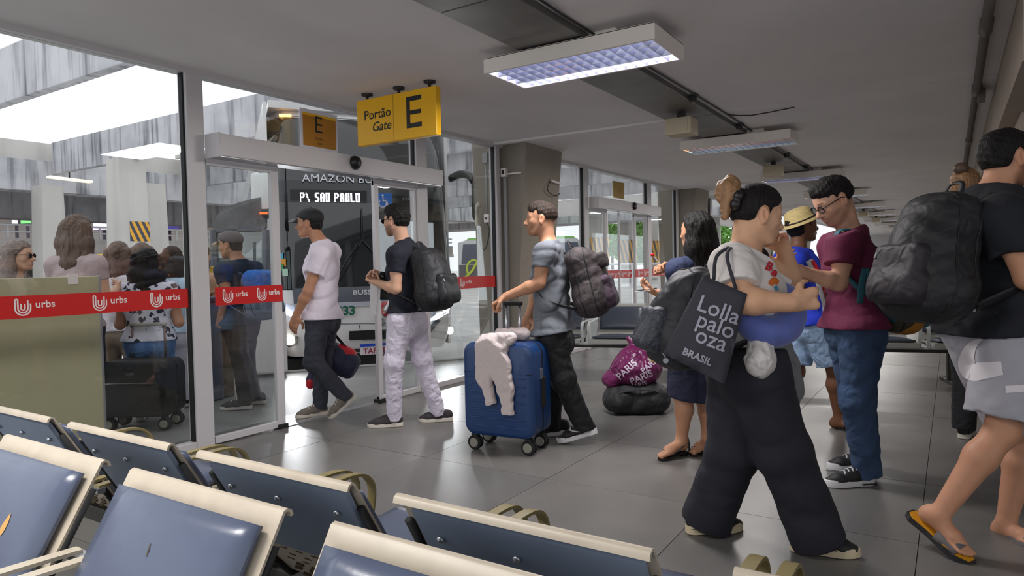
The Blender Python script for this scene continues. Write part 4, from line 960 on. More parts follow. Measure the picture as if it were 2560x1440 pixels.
# tear in the cushion at the left edge
# ================================================================= figures: smooth implicit surfaces
class Vol:
    def __init__(s, h): s.h = h; s.p = []
    def rc(s, a, b, ra, rb, k=.02, flat=None, sq=1.0, cut=None, op=1):
        """tapered limb from a to b; flat: direction in which the section is squeezed by sq; cut: list of (point, normal) keeping the -normal side"""
        s.p.append(('rc', np.asarray(a, float), np.asarray(b, float), ra, rb, k, None if flat is None else nrm(flat), sq, cut, op)); return s
    def el(s, c, r, R=None, k=.02, cut=None, op=1):
        s.p.append(('el', np.asarray(c, float), np.asarray(r, float), np.eye(3) if R is None else np.asarray(R, float), None, k, None, 1, cut, op)); return s
    def bx(s, c, hf, R=None, rd=.01, k=.01, cut=None, op=1):
        s.p.append(('bx', np.asarray(c, float), np.asarray(hf, float), np.eye(3) if R is None else np.asarray(R, float), rd, k, None, 1, cut, op)); return s
    def chain(s, pts, rs, k=.02, **kw):
        for i in range(len(pts)-1): s.rc(pts[i], pts[i+1], rs[i], rs[i+1], k, **kw)
        return s
    def bounds(s, q):
        if q[0] == 'rc':
            r = max(q[3], q[4])*max(1, q[7]); return np.minimum(q[1], q[2])-r, np.maximum(q[1], q[2])+r
        e = q[2]+(q[4] or 0); r = np.abs(q[3]) @ e if q[0] == 'bx' else np.sqrt((q[3]**2) @ (e**2)); return q[1]-r, q[1]+r
    def field(s):
        h = s.h; B = [s.bounds(q) for q in s.p if q[9] > 0]
        lo = np.min([b[0] for b in B], 0)-3*h; hi = np.max([b[1] for b in B], 0)+3*h
        n = np.ceil((hi-lo)/h).astype(int)+1; s.lo = lo
        D = np.full(n, .5, np.float32); ax = [lo[i]+h*np.arange(n[i]) for i in range(3)]
        for q in s.p:
            b0, b1 = s.bounds(q); m = q[5]+2.5*h; i0 = np.clip(np.floor((b0-m-lo)/h).astype(int), 0, n); i1 = np.clip(np.ceil((b1+m-lo)/h).astype(int)+1, 0, n)
            if (i1 <= i0).any(): continue
            sl = tuple(slice(a, b) for a, b in zip(i0, i1))
            X = np.stack(np.meshgrid(*[ax[i][sl[i]].astype(np.float32) for i in range(3)], indexing='ij'), -1)
            if q[0] == 'rc':
                a, b = q[1], q[2]; ab = b-a; L2 = float(ab@ab)+1e-12; P = X-a.astype(np.float32)
                t = np.clip((P@ab.astype(np.float32))/L2, 0, 1); P = P-t[..., None]*ab.astype(np.float32); sc = 1.0
                if q[6] is not None:
                    f = q[6].astype(np.float32); pf = P@f; P = P+(pf*(1/q[7]-1))[..., None]*f; sc = min(1, q[7])
                d = (np.sqrt((P*P).sum(-1))-(q[3]+(q[4]-q[3])*t))*sc
            elif q[0] == 'el':
                P = (X-q[1].astype(np.float32))@q[3].astype(np.float32); r = q[2].astype(np.float32)
                k0 = np.sqrt(((P/r)**2).sum(-1)); k1 = np.sqrt(((P/(r*r))**2).sum(-1))+1e-9; d = k0*(k0-1)/k1
            else:
                P = np.abs((X-q[1].astype(np.float32))@q[3].astype(np.float32))-(q[2]-q[4]).astype(np.float32)
                d = np.sqrt((np.maximum(P, 0)**2).sum(-1))+np.minimum(P.max(-1), 0)-q[4]
            if q[8]:
                for pt, nn in q[8]: d = np.maximum(d, (X-np.asarray(pt, np.float32))@nrm(nn).astype(np.float32))
            A = D[sl]; k = max(q[5], 1e-5)
            if q[9] > 0:
                hh = np.maximum(k-np.abs(A-d), 0)/k; D[sl] = np.minimum(A, d)-hh*hh*k*.25
            else:
                d = -d; hh = np.maximum(k-np.abs(A-d), 0)/k; D[sl] = np.maximum(A, d)+hh*hh*k*.25
        s.D = D; s.ax = ax; return s
    def grid(s): return np.stack(np.meshgrid(*[a.astype(np.float32) for a in s.ax], indexing='ij'), -1)
    def cutplane(s, pt, nn):
        """remove everything on the +normal side of a plane"""
        X, Y, Z = [a.astype(np.float32) for a in s.ax]; nn = nrm(nn); c = -float(np.dot(pt, nn))
        s.D = np.maximum(s.D, (X[:, None, None]*nn[0]+Y[None, :, None]*nn[1]+Z[None, None, :]*nn[2]+c).astype(np.float32)); return s
    def wrinkle(s, amp, freq, seed=0, dirs=None):
        rng = np.random.RandomState(seed); band = np.abs(s.D) < amp*3+s.h*2; idx = np.argwhere(band)
        if len(idx) == 0: return s
        P = s.lo+idx*s.h; o = np.zeros(len(P))
        for i in range(5):
            d = nrm(rng.normal(size=3)) if dirs is None else nrm(np.asarray(dirs[i % len(dirs)])+rng.normal(size=3)*.3)
            e = nrm(rng.normal(size=3)); e2 = nrm(rng.normal(size=3)); f = freq*(1.5+1.6*rng.rand())
            ph = P@d*f+2.4*np.sin(P@e*f*.32+rng.rand()*6)+rng.rand()*6; mk = np.clip(.35+.9*np.sin(P@e2*freq*.55+rng.rand()*6), 0, 1)
            o += (1.0-2.0*np.abs(np.sin(ph*.5))**.8)*mk
        s.D[band] += (amp*.55*o).astype(np.float32); return s
    def surface(s):
        D = s.D; S = D < 0; n = D.shape
        cnt = np.zeros(tuple(k-1 for k in n), np.float32); acc = np.zeros(cnt.shape+(3,), np.float32)
        for axis in range(3):
            a = [slice(None)]*3; b = [slice(None)]*3; a[axis] = slice(0, -1); b[axis] = slice(1, None)
            da, db = D[tuple(a)], D[tuple(b)]; cr = S[tuple(a)] != S[tuple(b)]; id_ = np.argwhere(cr)
            v0, v1 = da[cr], db[cr]; t = v0/(v0-v1); P = id_.astype(np.float32); P[:, axis] += t
            o = [k for k in range(3) if k != axis]
            for e in (0, 1):
                for f in (0, 1):
                    c = id_.copy(); c[:, o[0]] -= e; c[:, o[1]] -= f
                    ok = (c >= 0).all(1) & (c < np.array(cnt.shape)).all(1); c = c[ok]
                    np.add.at(cnt, tuple(c.T), 1); np.add.at(acc, tuple(c.T), P[ok])
        cells = np.argwhere(cnt > 0); vid = np.full(cnt.shape, -1, np.int64); vid[tuple(cells.T)] = np.arange(len(cells))
        verts = s.lo+(acc[tuple(cells.T)]/cnt[tuple(cells.T)][:, None])*s.h
        F = []
        for axis in range(3):
            a = [slice(None)]*3; b = [slice(None)]*3; a[axis] = slice(0, -1); b[axis] = slice(1, None)
            cr = S[tuple(a)] != S[tuple(b)]; id_ = np.argwhere(cr); ins = S[tuple(a)][cr]
            o = [(axis+1) % 3, (axis+2) % 3]; q = []
            for e, f in ((1, 1), (0, 1), (0, 0), (1, 0)):
                c = id_.copy(); c[:, o[0]] -= e; c[:, o[1]] -= f; c = np.clip(c, 0, np.array(cnt.shape)-1); q.append(vid[tuple(c.T)])
            q = np.stack(q, 1); q[~ins] = q[~ins][:, ::-1]; F.append(q[(q >= 0).all(1)])
        return verts, np.concatenate(F)
def solid(name, m, parent, vols, tintf=None, ratio=None):
    """one mesh from one or several volumes"""
    VS, FS, n = [], [], 0
    for v in vols:
        if not hasattr(v, 'D'): v.field()
        a, b = v.surface(); VS.append(a); FS.append(b+n); n += len(a)
    vs = np.concatenate(VS); fs = np.concatenate(FS)
    tn = tintf(vs) if tintf is not None else None
    o = mesh(name, vs, fs, m, parent, True, tn)
    if ratio and ratio < 1:
        md = o.modifiers.new('d', 'DECIMATE'); md.ratio = ratio
        me = bpy.data.meshes.new_from_object(o.evaluated_get(bpy.context.evaluated_depsgraph_get()))
        o.modifiers.clear(); old = o.data; o.data = me; bpy.data.meshes.remove(old); me.name = name; me.shade_smooth()
    return o
def frame(fwd, up=(0, 0, 1)):
    """columns: forward, left, up"""
    f = nrm(fwd); l = nrm(np.cross(up, f)); u = np.cross(f, l); return np.stack([f, l, u], 1)
def heading(a):
    """level direction: 0 = picture right, 90 = away from the camera, 180 = picture left"""
    a = math.radians(a); return _H0*math.cos(a)+_H1*math.sin(a)

SKINS = {'tan': (178, 128, 100), 'light': (206, 160, 134), 'brown': (112, 74, 54), 'warm': (188, 138, 108), 'olive': (212, 164, 132), 'bright': (200, 146, 116)}
def skin_mat(n): return mat('skin_'+n, SKINS[n], rough=.52, spec=.35, noise=.05, nscale=14, attr=True)
M_hair_k = mat('hair_black', (24, 20, 20), rough=.6, spec=.25, noise=.4, nscale=90, bump=.7, bscale=170, stretch=(1, 1, .12))
M_hair_d = mat('hair_dark_brown', (46, 34, 28), rough=.6, spec=.25, noise=.4, nscale=90, bump=.7, bscale=170, stretch=(1, 1, .12))
M_hair_l = mat('hair_light_brown', (150, 112, 78), rough=.5, noise=.35, nscale=50, bump=.5, bscale=110, stretch=(1, 1, .15))
M_hair_b = mat('hair_brown', (92, 70, 58), rough=.5, noise=.3, nscale=50, bump=.5, bscale=110, stretch=(1, 1, .15))
M_eye = mat('eye_white', (226, 220, 214), rough=.2); M_iris = mat('eye_iris', (40, 26, 18), rough=.15)

def head_vol(C, R, s, h, female=False, nose=1.0, jaw=1.0, mouth=0.0):
    """C centre, R axes (forward, left, up), s scale"""
    v = Vol(h); W = lambda *p: C+R@(np.array(p)*s); q = s
    E = lambda c, r, k=.015, op=1, RR=None: v.el(W(*c), np.array(r)*q, R if RR is None else R@RR, k*q, None, op)
    E((-.016, 0, .034), (.096, .075, .088)); E((.022, 0, .012), (.070, .062, .098), .03)
    jw = .93 if female else 1.0
    for y in (-1, 1):
        v.rc(W(-.002, y*.050*jw*jaw, -.045), W(.052, y*.030*jaw, -.090), .022*q, .020*q, .03*q)
        E((.050, y*.040, -.018), (.030, .026, .026), .025)
    E((.070, 0, -.094), (.022, .024*jaw, .019), .022); E((.034, 0, -.062), (.046, .042*jaw, .040), .03)
    E((.074, 0, -.052), (.023, .032, .028), .02)
    for y in (-1, 1):
        v.rc(W(.080, y*.010, .024), W(.066, y*.046, .024), .0105*q, .010*q, .016*q)
        E((.094, y*.031, .004), (.017, .018, .0115), .012, -1)
    v.rc(W(.086, 0, .014), W(.107*(.97+.03*nose), 0, -.024), .0085*q, .0115*q, .012*q)
    v.rc(W(.096, 0, -.006), W(.110*(.97+.03*nose), 0, -.026), .009*q, .0125*q, .01*q)
    for y in (-1, 1): E((.096, y*.0125, -.030), (.0115, .0085, .0085), .008); E((.104, y*.006, -.038), (.006, .0035, .004), .003, -1)
    E((.0925, 0, -.0535), (.0105, .023, .0062), .006); E((.0905, 0, -.0645), (.0105, .020, .0078), .006)
    v.rc(W(.103, -.02, -.0585), W(.103, .02, -.0585), .0016*q, .0016*q, .002*q, op=-1)
    for y in (-1, 1):
        v.el(W(.0765, y*.032, .0045), np.array((.0125, .0150, .0118))*q, R, .004*q)      # lid
        c, sn = math.cos(y*.35), math.sin(y*.35); RR = np.array([[c, -sn, 0], [sn, c, 0], [0, 0, 1]])
        t = np.array([[math.cos(-.2), 0, math.sin(-.2)], [0, 1, 0], [-math.sin(-.2), 0, math.cos(-.2)]])
        v.el(W(-.012, y*.078, -.004), np.array((.0195, .0085, .034))*q, R@RR@t, .008*q)
        v.el(W(-.008, y*.087, -.000), np.array((.0105, .006, .020))*q, R@RR@t, .004*q, op=-1)
        v.el(W(-.010, y*.076, -.030), np.array((.010, .007, .012))*q, R@RR, .006*q)
    return v, W
def head_tint(C, R, s, beard=0.0, lips=(.86, .62, .60), stache=0.0, brow=1.0, fade=0.0):
    def f(vs):
        L = (vs-C)@R/s; x, y, z = L.T; t = np.ones((len(vs), 3))
        def mix(w, c): t[:] = t*(1-w[:, None])+np.asarray(c)*t*w[:, None]
        sm = lambda e0, e1, a: np.clip((a-e0)/(e1-e0), 0, 1)
        front = sm(.055, .075, x)
        lip = front*np.clip(1.6-((y/.022)**2+((z+.0585)/.0125)**2)*1.6, 0, 1); mix(lip*.9, lips)
        br = sm(.05, .06, x)*np.clip(2.2-(((np.abs(y)-.032)/.020)**2+((z-.0285-.004*(1-(np.abs(y)-.03)/.02*0))/.0050)**2)*2, 0, 1); mix(br*.85*brow, (.22, .18, .17))
        lash = sm(.05, .06, x)*np.clip(1.5-(((np.abs(y)-.032)/.016)**2+((z-.0080)/.0028)**2)*1.5, 0, 1); mix(lash*.7, (.25, .2, .2))
        if beard:
            w = sm(-.02, .015, x)*np.clip((-.030-z+.25*np.maximum(0, .05-x))/.02, 0, 1)*(1-lip)*np.clip((z+.165)/.03, 0, 1); mix(w*beard, (.30, .26, .26))
        if stache:
            w = front*np.clip(1.8-((y/.026)**2+((z+.045)/.0085)**2)*1.6, 0, 1); mix(w*stache, (.22, .18, .18))
        if fade:
            w = np.clip((z+.062-.4*np.maximum(0, x+.02))/.05, 0, 1)*np.clip((.022-x)/.015, 0, 1)*np.clip((.05-z)/.02, 0, 1)*(1-np.clip(1.6-(((x+.012)/.026)**2+((z+.004)/.040)**2), 0, 1)*(np.abs(y) > .068)); mix(w*fade, (.28, .25, .25))
        ear = np.clip(1.3-(((x+.011)/.024)**2+((z+.002)/.038)**2), 0, 1)*(np.abs(y) > .07); mix(ear*.35, (1.06, .82, .78))
        return t
    return f
def eyes(C, R, s, par, closed=0):
    for y in (-1, 1):
        c = C+R@(np.array((.0775, y*.032, .0030))*s); b = MB()
        b.lathe([(math.sin(a)*.0118*s+1e-5, -math.cos(a)*.0118*s) for a in np.linspace(.02, PI-.02, 9)], c, R[:, 0], 12)
        e = b.build('eye', M_eye, par, True)
        MB().lathe([(.0055*s, .0103*s), (.0054*s, .0112*s), (.0030*s, .0121*s), (1e-5, .0123*s)], c+R@(np.array((0, 0, -.0005))*s), R[:, 0], 10).build('iris', M_iris, e, True)
def hair_vol(C, R, s, h, th=.012, zf=.072, nape=-.055, side=.0, rough=.004, seed=1, sideburn=True, top=0.0):
    """close hair: shell over the skull cut by a hairline"""
    v = Vol(h); q = s; W = lambda *p: C+R@(np.array(p)*s)
    v.el(W(-.018, 0, .034), np.array((.096+th, .075+th*.8, .088+th))*q, R); v.el(W(.018, 0, .030), np.array((.068+th*.7, .062+th*.7, .084+th*.9))*q, R, .03*q)
    v.el(W(-.05, 0, -.03), np.array((.055+th*.5, .056+th*.4, .055))*q, R, .03*q)
    if top: v.el(W(.012, 0, .085), np.array((.078, .060, .034+top))*q, R, .02*q)
    v.field(); band = np.argwhere(v.D < .03); P = (v.lo+band*v.h-C)@R/s; x, y, z = P.T
    zl = np.interp(x, [-.2, -.075, -.045, -.028, -.020, .012, .024, .046, .060, .085, .2], [nape, nape, nape, nape+.015, -.012+side, -.022+side, .018+side, .040, zf-.012, zf, zf])
    g = (zl-z)*.8
    rng = np.random.RandomState(seed); w = sum(np.sin(P@nrm(rng.normal(size=3))*f+rng.rand()*6) for f in (90, 150, 230, 340))*rough*.28
    er = (np.abs(y) > .062) & ((((x+.012)/.026)**2+((z+.003)/.040)**2) < 1); g = np.where(er, np.maximum(g, .01), g)
    D = v.D[tuple(band.T)]; tp = (th*.9+.001)*s*np.clip(1+g/.022, 0, 1)**1.5; v.D[tuple(band.T)] = np.maximum(D+w+tp, g)*1.0
    return v
def hand(v, wrist, dirv, palmn, s, curl=.5, thumb=1, spread=.0, L=.185):
    """palm with four fingers and a thumb; dirv = pointing direction, palmn = side the fingers curl towards, thumb = +-1 side"""
    d = nrm(dirv); n = nrm(palmn-d*np.dot(palmn, d)); t = np.cross(d, n)*thumb; q = s*L/.185
    k = wrist+d*.088*q
    v.rc(wrist-d*.01, wrist+d*.03*q, .026*q, .028*q, .02, flat=n, sq=.72)
    v.rc(wrist+d*.03*q+t*.014*q, k+t*.024*q, .024*q, .020*q, .015, flat=n, sq=.62); v.rc(wrist+d*.03*q-t*.014*q, k-t*.026*q, .022*q, .018*q, .015, flat=n, sq=.62)
    for i, (o, ln) in enumerate(((.030, .074), (.0105, .082), (-.0095, .076), (-.029, .060))):
        a0 = curl*(.75+.12*i); p = k+t*o*q*.95; dd = d+t*o*spread*8; ang = 0.0; r = (.0088, .0092, .0088, .0078)[i]*q
        for j, f in enumerate((.46, .30, .24)):
            ang += a0*(1.0, 1.1, .7)[j]; e = nrm(nrm(dd)*math.cos(ang)+n*math.sin(ang)); p2 = p+e*ln*f*q; v.rc(p, p2, r*(1-.06*j), r*(.94-.08*j), .004); p = p2
    p = wrist+d*.026*q+t*.026*q; e = nrm(d*.55+t*.75+n*.35); p1 = p+e*.040*q; v.rc(p, p1, .0145*q, .0115*q, .012)
    e = nrm(d*.80+t*.25+n*(.35+.3*curl)); p2 = p1+e*.032*q; v.rc(p1, p2, .0108*q, .0096*q, .004); e = nrm(d*.85-t*.1+n*(.4+.4*curl)); v.rc(p2, p2+e*.026*q, .0098*q, .0080*q, .003)
    return v
def shoe(par, ankle, toe, m_up, m_sole, heel_z=None, L=.28, w=1.0, sole_h=.028, name='shoe', high=.0, label=None):
    """low shoe; the sole line runs from under the heel to the toe point"""
    toe = np.asarray(toe, float); ankle = np.asarray(ankle, float)
    f0 = toe-ankle; fl = nrm(V(f0[0], f0[1], 0))
    # heel point on the sole: behind and below the ankle along the direction to the toe
    a = ankle-V(0, 0, .085)
    f = nrm(toe-a) if heel_z is None else nrm(toe-V(a[0], a[1], heel_z)); side = nrm(np.cross((0, 0, 1), f)); up = np.cross(f, side); R = np.stack([f, side, up], 1)
    O = toe-f*L                                     # heel end, sole bottom
    W = lambda *p: O+R@np.array(p)
    q = L/.28
    v = Vol(.006)
    v.rc(W(.045*q, 0, .055), W(.045*q, 0, .075+high), .036*w, .034*w, .02); v.rc(W(.04*q, 0, .045), W(.13*q, 0, .045), .036*w, .038*w, .02)
    v.rc(W(.12*q, .002, .042), W(.20*q, .002, .034), .040*w, .042*w, .02, flat=up, sq=.9); v.rc(W(.20*q, 0, .032), W(.245*q, 0, .028), .042*w, .030*w, .02, flat=up, sq=.75)
    v.rc(W(.07*q, 0, .075), W(.15*q, 0, .055), .034*w, .030*w, .02)
    v.field(); v.cutplane(W(0, 0, sole_h*.8), -up); v.cutplane(W(.04*q, 0, .105+high), nrm(up*.95-f*.1))
    o = solid(name, m_up, par, [v])
    if label: o['label'] = label
    if name == 'trainer':
        for x in (.100, .122, .144, .166):
            zt = .109-.30*(x-.07); MB().tube([W(x*q+.008*abs(t), t*.026, zt+.0025-(.031-math.sqrt(.031**2-(t*.026)**2))) for t in np.linspace(-1, 1, 7)], [(.005, .0025)]*7, 6).build('lace', m_sole, o, True)
    def outline(g):
        pts = []
        for x, y in ((0, .0), (.006, .024), (.03, .035), (.09, .034), (.14, .038), (.19, .044), (.225, .040), (.255, .028), (.275, .010), (.28, 0)): pts.append((x*q, y*w*g))
        return pts+[(x, -y) for x, y in pts[-2:0:-1]]
    b = MB(); b1 = outline(1.04); n = len(b1); vs = [W(x, y, 0) for x, y in b1]+[W(x, y, sole_h) for x, y in b1]+[W(.5*L+(x-.5*L)*.97, y*.94, sole_h+.004) for x, y in b1]
    b.add(vs, [tuple(range(n))[::-1]]+[(r*n+i, r*n+(i+1) % n, (r+1)*n+(i+1) % n, (r+1)*n+i) for r in (0, 1) for i in range(n)]+[tuple(2*n+i for i in range(n))])
    so = b.build('sole', m_sole, o, auto=50)
    return o, W, R
def foot(v, ankle, toe, L=.25, w=1.0):
    toe = np.asarray(toe, float); f = nrm(toe-(ankle-V(0, 0, .075))); side = nrm(np.cross((0, 0, 1), f)); up = np.cross(f, side); O = toe-f*L; W = lambda *p: O+np.stack([f, side, up], 1)@np.array(p)
    v.rc(ankle, W(.05, 0, .05), .038*w, .036*w, .02); v.el(W(.035, 0, .032), (.036*w, .032*w, .032), np.stack([f, side, up], 1), .02)
    v.rc(W(.05, 0, .045), W(.16, 0, .030), .036*w, .034*w, .02); v.rc(W(.16, .008, .026), W(.19, .008, .020), .036*w, .032*w, .015, flat=up, sq=.65)
    for i, (y, x) in enumerate(((.024, .242), (.008, .245), (-.006, .238), (-.019, .230), (-.031, .218))): v.rc(W(x-.05, y*.9, .016), W(x, y, .011), .011*w, (.0115 if i == 0 else .0085)*w, .006)
    return W, np.stack([f, side, up], 1)
TEE = {}
class Fig: pass
def person(label, D, head, hh, neck, pelvis, th, arms, legs, hp=0, hr=0, hs=1.0, skin='tan', female=False, bulk=1.0, sw=.185, hip=.085, beard=0, stache=0, hq=.0042, base=None, group=None, nose=1.0, jaw=1.0, bare_legs=False, bare_feet=False, neck_r=.056, arm_r=1.0, leg_r=1.0, brow=1.0, fade=0.0, mkeyes=True, lean=0.0, feet_dd=None, belly=0.0, bust=0.0):
    g = Fig(); g.hd = heading(th); lat = np.cross((0, 0, 1), g.hd); g.lat = lat
    near = -1 if np.dot(lat, _H1) > 0 else 1; g.sgn = {'n': near, 'f': -near}
    at = lambda p: gd(p[0], p[1], D+(p[2] if len(p) > 2 else 0))
    g.N, g.P = at(neck), at(pelvis); g.u = nrm(g.N-g.P); g.len = np.linalg.norm(g.N-g.P); g.w = bulk; g.female = female; g.bust = bust; g.belly = belly
    g.C = at(head); hf = heading(hh); hl = np.cross((0, 0, 1), hf); a = math.radians(hp)
    f2 = hf*math.cos(a)-V(0, 0, math.sin(a)); r = math.radians(hr); up = np.cross(f2, hl); l2 = hl*math.cos(r)+up*math.sin(r); g.R = np.stack([f2, l2, np.cross(f2, l2)], 1); g.s = hs
    g.S = {k: g.N-g.u*.07+lat*sw*g.sgn[k] for k in 'nf'}; g.H = {k: g.P+lat*hip*g.sgn[k]-g.u*.03 for k in 'nf'}
    g.E, g.Wr, g.K, g.A, g.T = {}, {}, {}, {}, {}
    for k in 'nf':
        if arms.get(k):
            if 'sh' in arms[k]: g.S[k] = at(arms[k]['sh'])
            g.E[k], g.Wr[k] = at(arms[k]['el']), at(arms[k]['wr'])
        if legs.get(k):
            g.K[k], g.A[k], g.T[k] = [at(p) for p in legs[k][:3]]
            if abs(g.T[k][2]) < .09: g.T[k] = gz(legs[k][2][0], legs[k][2][1], .003 if not bare_feet else .016)      # the toe stands on the floor
            if g.A[k][2] < .125 and not bare_feet: g.A[k] = gz(legs[k][1][0], legs[k][1][1], .088)
    lowest = min([t[2] for t in g.T.values()]) if g.T else 0
    bx = V(g.P[0], g.P[1], base if base is not None else 0)
    g.root = thing('person', label, 'person', bx, group)
    g.sk = skin_mat(skin)
    hv, W = head_vol(g.C, g.R, hs, hq, female, nose, jaw); g.hW = W
    nb = g.N-g.u*.02; nr = neck_r*hs
    hv.rc(W(-.030, 0, -.050), nb, nr*.98, nr*1.04, .03); hv.rc(nb, g.N-g.u*.10, nr*1.05, .085, .04, flat=g.hd, sq=.7)
    for k in 'nf': hv.rc(g.N-g.u*.02-g.hd*.02, g.N+(g.S[k]-g.N)*.55, .042, .045, .05)
    vols = [hv]
    for k in g.E:
        av = Vol(.0052 if D < 7 else .008); q = arm_r; S, E, Wr = g.S[k], g.E[k], g.Wr[k]; m = S+(E-S)*.45; fm = E+(Wr-E)*.3
        av.rc(S, m, .052*q, .049*q, .02); av.rc(m, E, .049*q, .040*q, .02); av.rc(E, fm, .040*q, .042*q, .02); av.rc(fm, Wr, .042*q, .026*q, .02)
        h = arms[k].get('hand')
        if h:
            d = nrm(at(h['to'])-Wr) if 'to' in h else nrm(Wr-E)
            pn = h.get('palm', tuple(-g.lat*g.sgn[k])); pn = {'in': -g.lat*g.sgn[k], 'down': V(0, 0, -1), 'up': V(0, 0, 1), 'back': -g.hd, 'fwd': g.hd, 'cam': -_H1, 'away': _H1}.get(pn, pn) if isinstance(pn, str) else np.asarray(pn)
            hand(av, Wr, d, pn, 1.0*min(1.06, hs+.02), h.get('curl', .45), h.get('thumb', 1), h.get('spread', 0.0)); g.__dict__['hd_'+k] = d
        vols.append(av)
    tv = Vol(.014)
    tv.rc(g.P, g.P+g.u*g.len*.6, .11*bulk, .125*bulk, .03, flat=g.hd, sq=.66); tv.rc(g.P+g.u*g.len*.6, g.N-g.u*.08, .12*bulk, .06, .03, flat=g.hd, sq=.7); tv.rc(g.S['n'], g.S['f'], .045, .045, .03)
    g.footW = {}
    for k in g.K:
        if not bare_legs: tv.rc(g.H[k], g.K[k], .065, .045, .02); tv.rc(g.K[k], g.A[k], .045, .035, .02)
    vols.append(tv)
    if bare_legs:
        lv = Vol(.0062)
        for k in g.K:
            q = leg_r; c = g.K[k]+(g.A[k]-g.K[k])*.30; bk = -g.hd*.012
            lv.rc(g.H[k], g.K[k], .085*q, .056*q, .03); lv.rc(g.K[k], c+bk, .054*q, .056*q, .03); lv.rc(c+bk, g.A[k], .056*q, .034*q, .03)
            lv.el(g.K[k]+g.hd*.02, (.04*q, .04*q, .045*q), None, .03)
            if bare_feet: g.footW[k] = foot(lv, g.A[k], g.T[k], .25*hs)
        vols.append(lv)
    else:
        if bare_feet:
            lv = Vol(.006)
            for k in g.K: lv.rc(g.A[k]+V(0, 0, .06), g.A[k], .04, .036, .02); g.footW[k] = foot(lv, g.A[k], g.T[k], .25*hs)
            vols.append(lv)
    ht = head_tint(g.C, g.R, hs, beard, (.86, .62, .60) if skin != 'brown' else (.9, .6, .6), stache, brow, fade)
    def tint(vs):
        t = ht(vs); L = (vs-g.C)@g.R; far = np.linalg.norm(L, axis=1) > .2*hs; t[far] = 1; return t
    g.body = solid('body', g.sk, g.root, vols, tint, None)
    if mkeyes: eyes(g.C, g.R, hs, g.root)
    g.label = label; g.arms = arms; g.at = at
    return g
def torso_vol(g, h=.009, grow=0.0, w=None, hem=.10, drop=.0, waist=1.0, loose=1.0):
    v = Vol(h); u, N, P, hd = g.u, g.N, g.P, g.hd; w = (w or g.w); L = g.len; e = grow
    wt = P+u*L*.30; C = P+u*L*.64
    v.rc(P-u*(hem+.03), wt, .150*w*loose+e, .138*w*waist+e, .03, flat=hd, sq=.72); v.rc(wt, C, .138*w*waist+e, .160*w+e, .04, flat=hd, sq=.70)
    v.rc(C, N-u*.09, .160*w+e, .105*w+e, .05, flat=hd, sq=.70); v.rc(g.S['n'], g.S['f'], .058*w**.5+e, .058*w**.5+e, .05)
    for k in 'nf': v.rc(N-u*.025-hd*.015, g.S[k], .052+e, .056*w**.5+e, .05)
    v.rc(N-u*.04, N+u*.005, .070+e, .064+e, .03)
    v.rc(g.H['n'], g.H['f'], .120*w*loose+e, .120*w*loose+e, .04, flat=hd, sq=.97)
    for y in (-1, 1): v.el(P-u*.07-hd*.045+g.lat*y*.062, (.104*loose, .104*loose, .11), frame(hd, u), .04)
    if g.belly: v.el(P+u*L*.28+hd*(.06+g.belly*.3), (.10+g.belly*.5, .13*w, .14), frame(hd, u), .06)
    if g.bust:
        for y in (-1, 1): v.el(C-u*.02+hd*.075+g.lat*y*.075, (.062*g.bust, .066*g.bust, .068*g.bust), frame(hd, u), .04)
    return v
def shirt(g, m, name='t_shirt', sleeve=.55, hem=.10, grow=.006, w=None, wr=.0035, fr=26, seed=3, r0=.070, r1=.062, waist=1.0, loose=1.0, neckcut=.012, ratio=None, fcol=.30, hemdir=None, h=.0075, extra=None):
    v = torso_vol(g, h, grow, w, hem, waist=waist, loose=loose)
    for k in g.E:
        S, E = g.S[k], g.E[k]; d = nrm(E-S); L = np.linalg.norm(E-S)*sleeve; q = S+d*L
        if sleeve <= 1.0: v.rc(S, S+d*(L+.04), r0*g.w**.5+.0, r1*g.w**.5, .035, cut=[(q, d)])
        else:
            v.rc(S, E, r0*g.w**.5, r1, .03); f = nrm(g.Wr[k]-E); LL = np.linalg.norm(g.Wr[k]-E)*(sleeve-1); v.rc(E, E+f*(LL+.03), r1, r1*.8, .02, cut=[(E+f*LL, f)])
    if extra: extra(v)
    v.field()
    if wr: v.wrinkle(wr, fr, seed, [g.u+g.hd*.7, g.u-g.hd*.5, g.u+g.lat*.6, g.hd+g.u*.5, g.lat+g.u*.4])
    v.cutplane(g.P-g.u*hem, -(np.asarray(hemdir) if hemdir is not None else g.u)); v.cutplane(g.N+g.u*neckcut, nrm(g.u+g.hd*fcol))
    for k in g.E:       # open the sleeve ends a little
        if sleeve <= 1.0: pass
    return solid(name, m, g.root, [v], None, ratio)
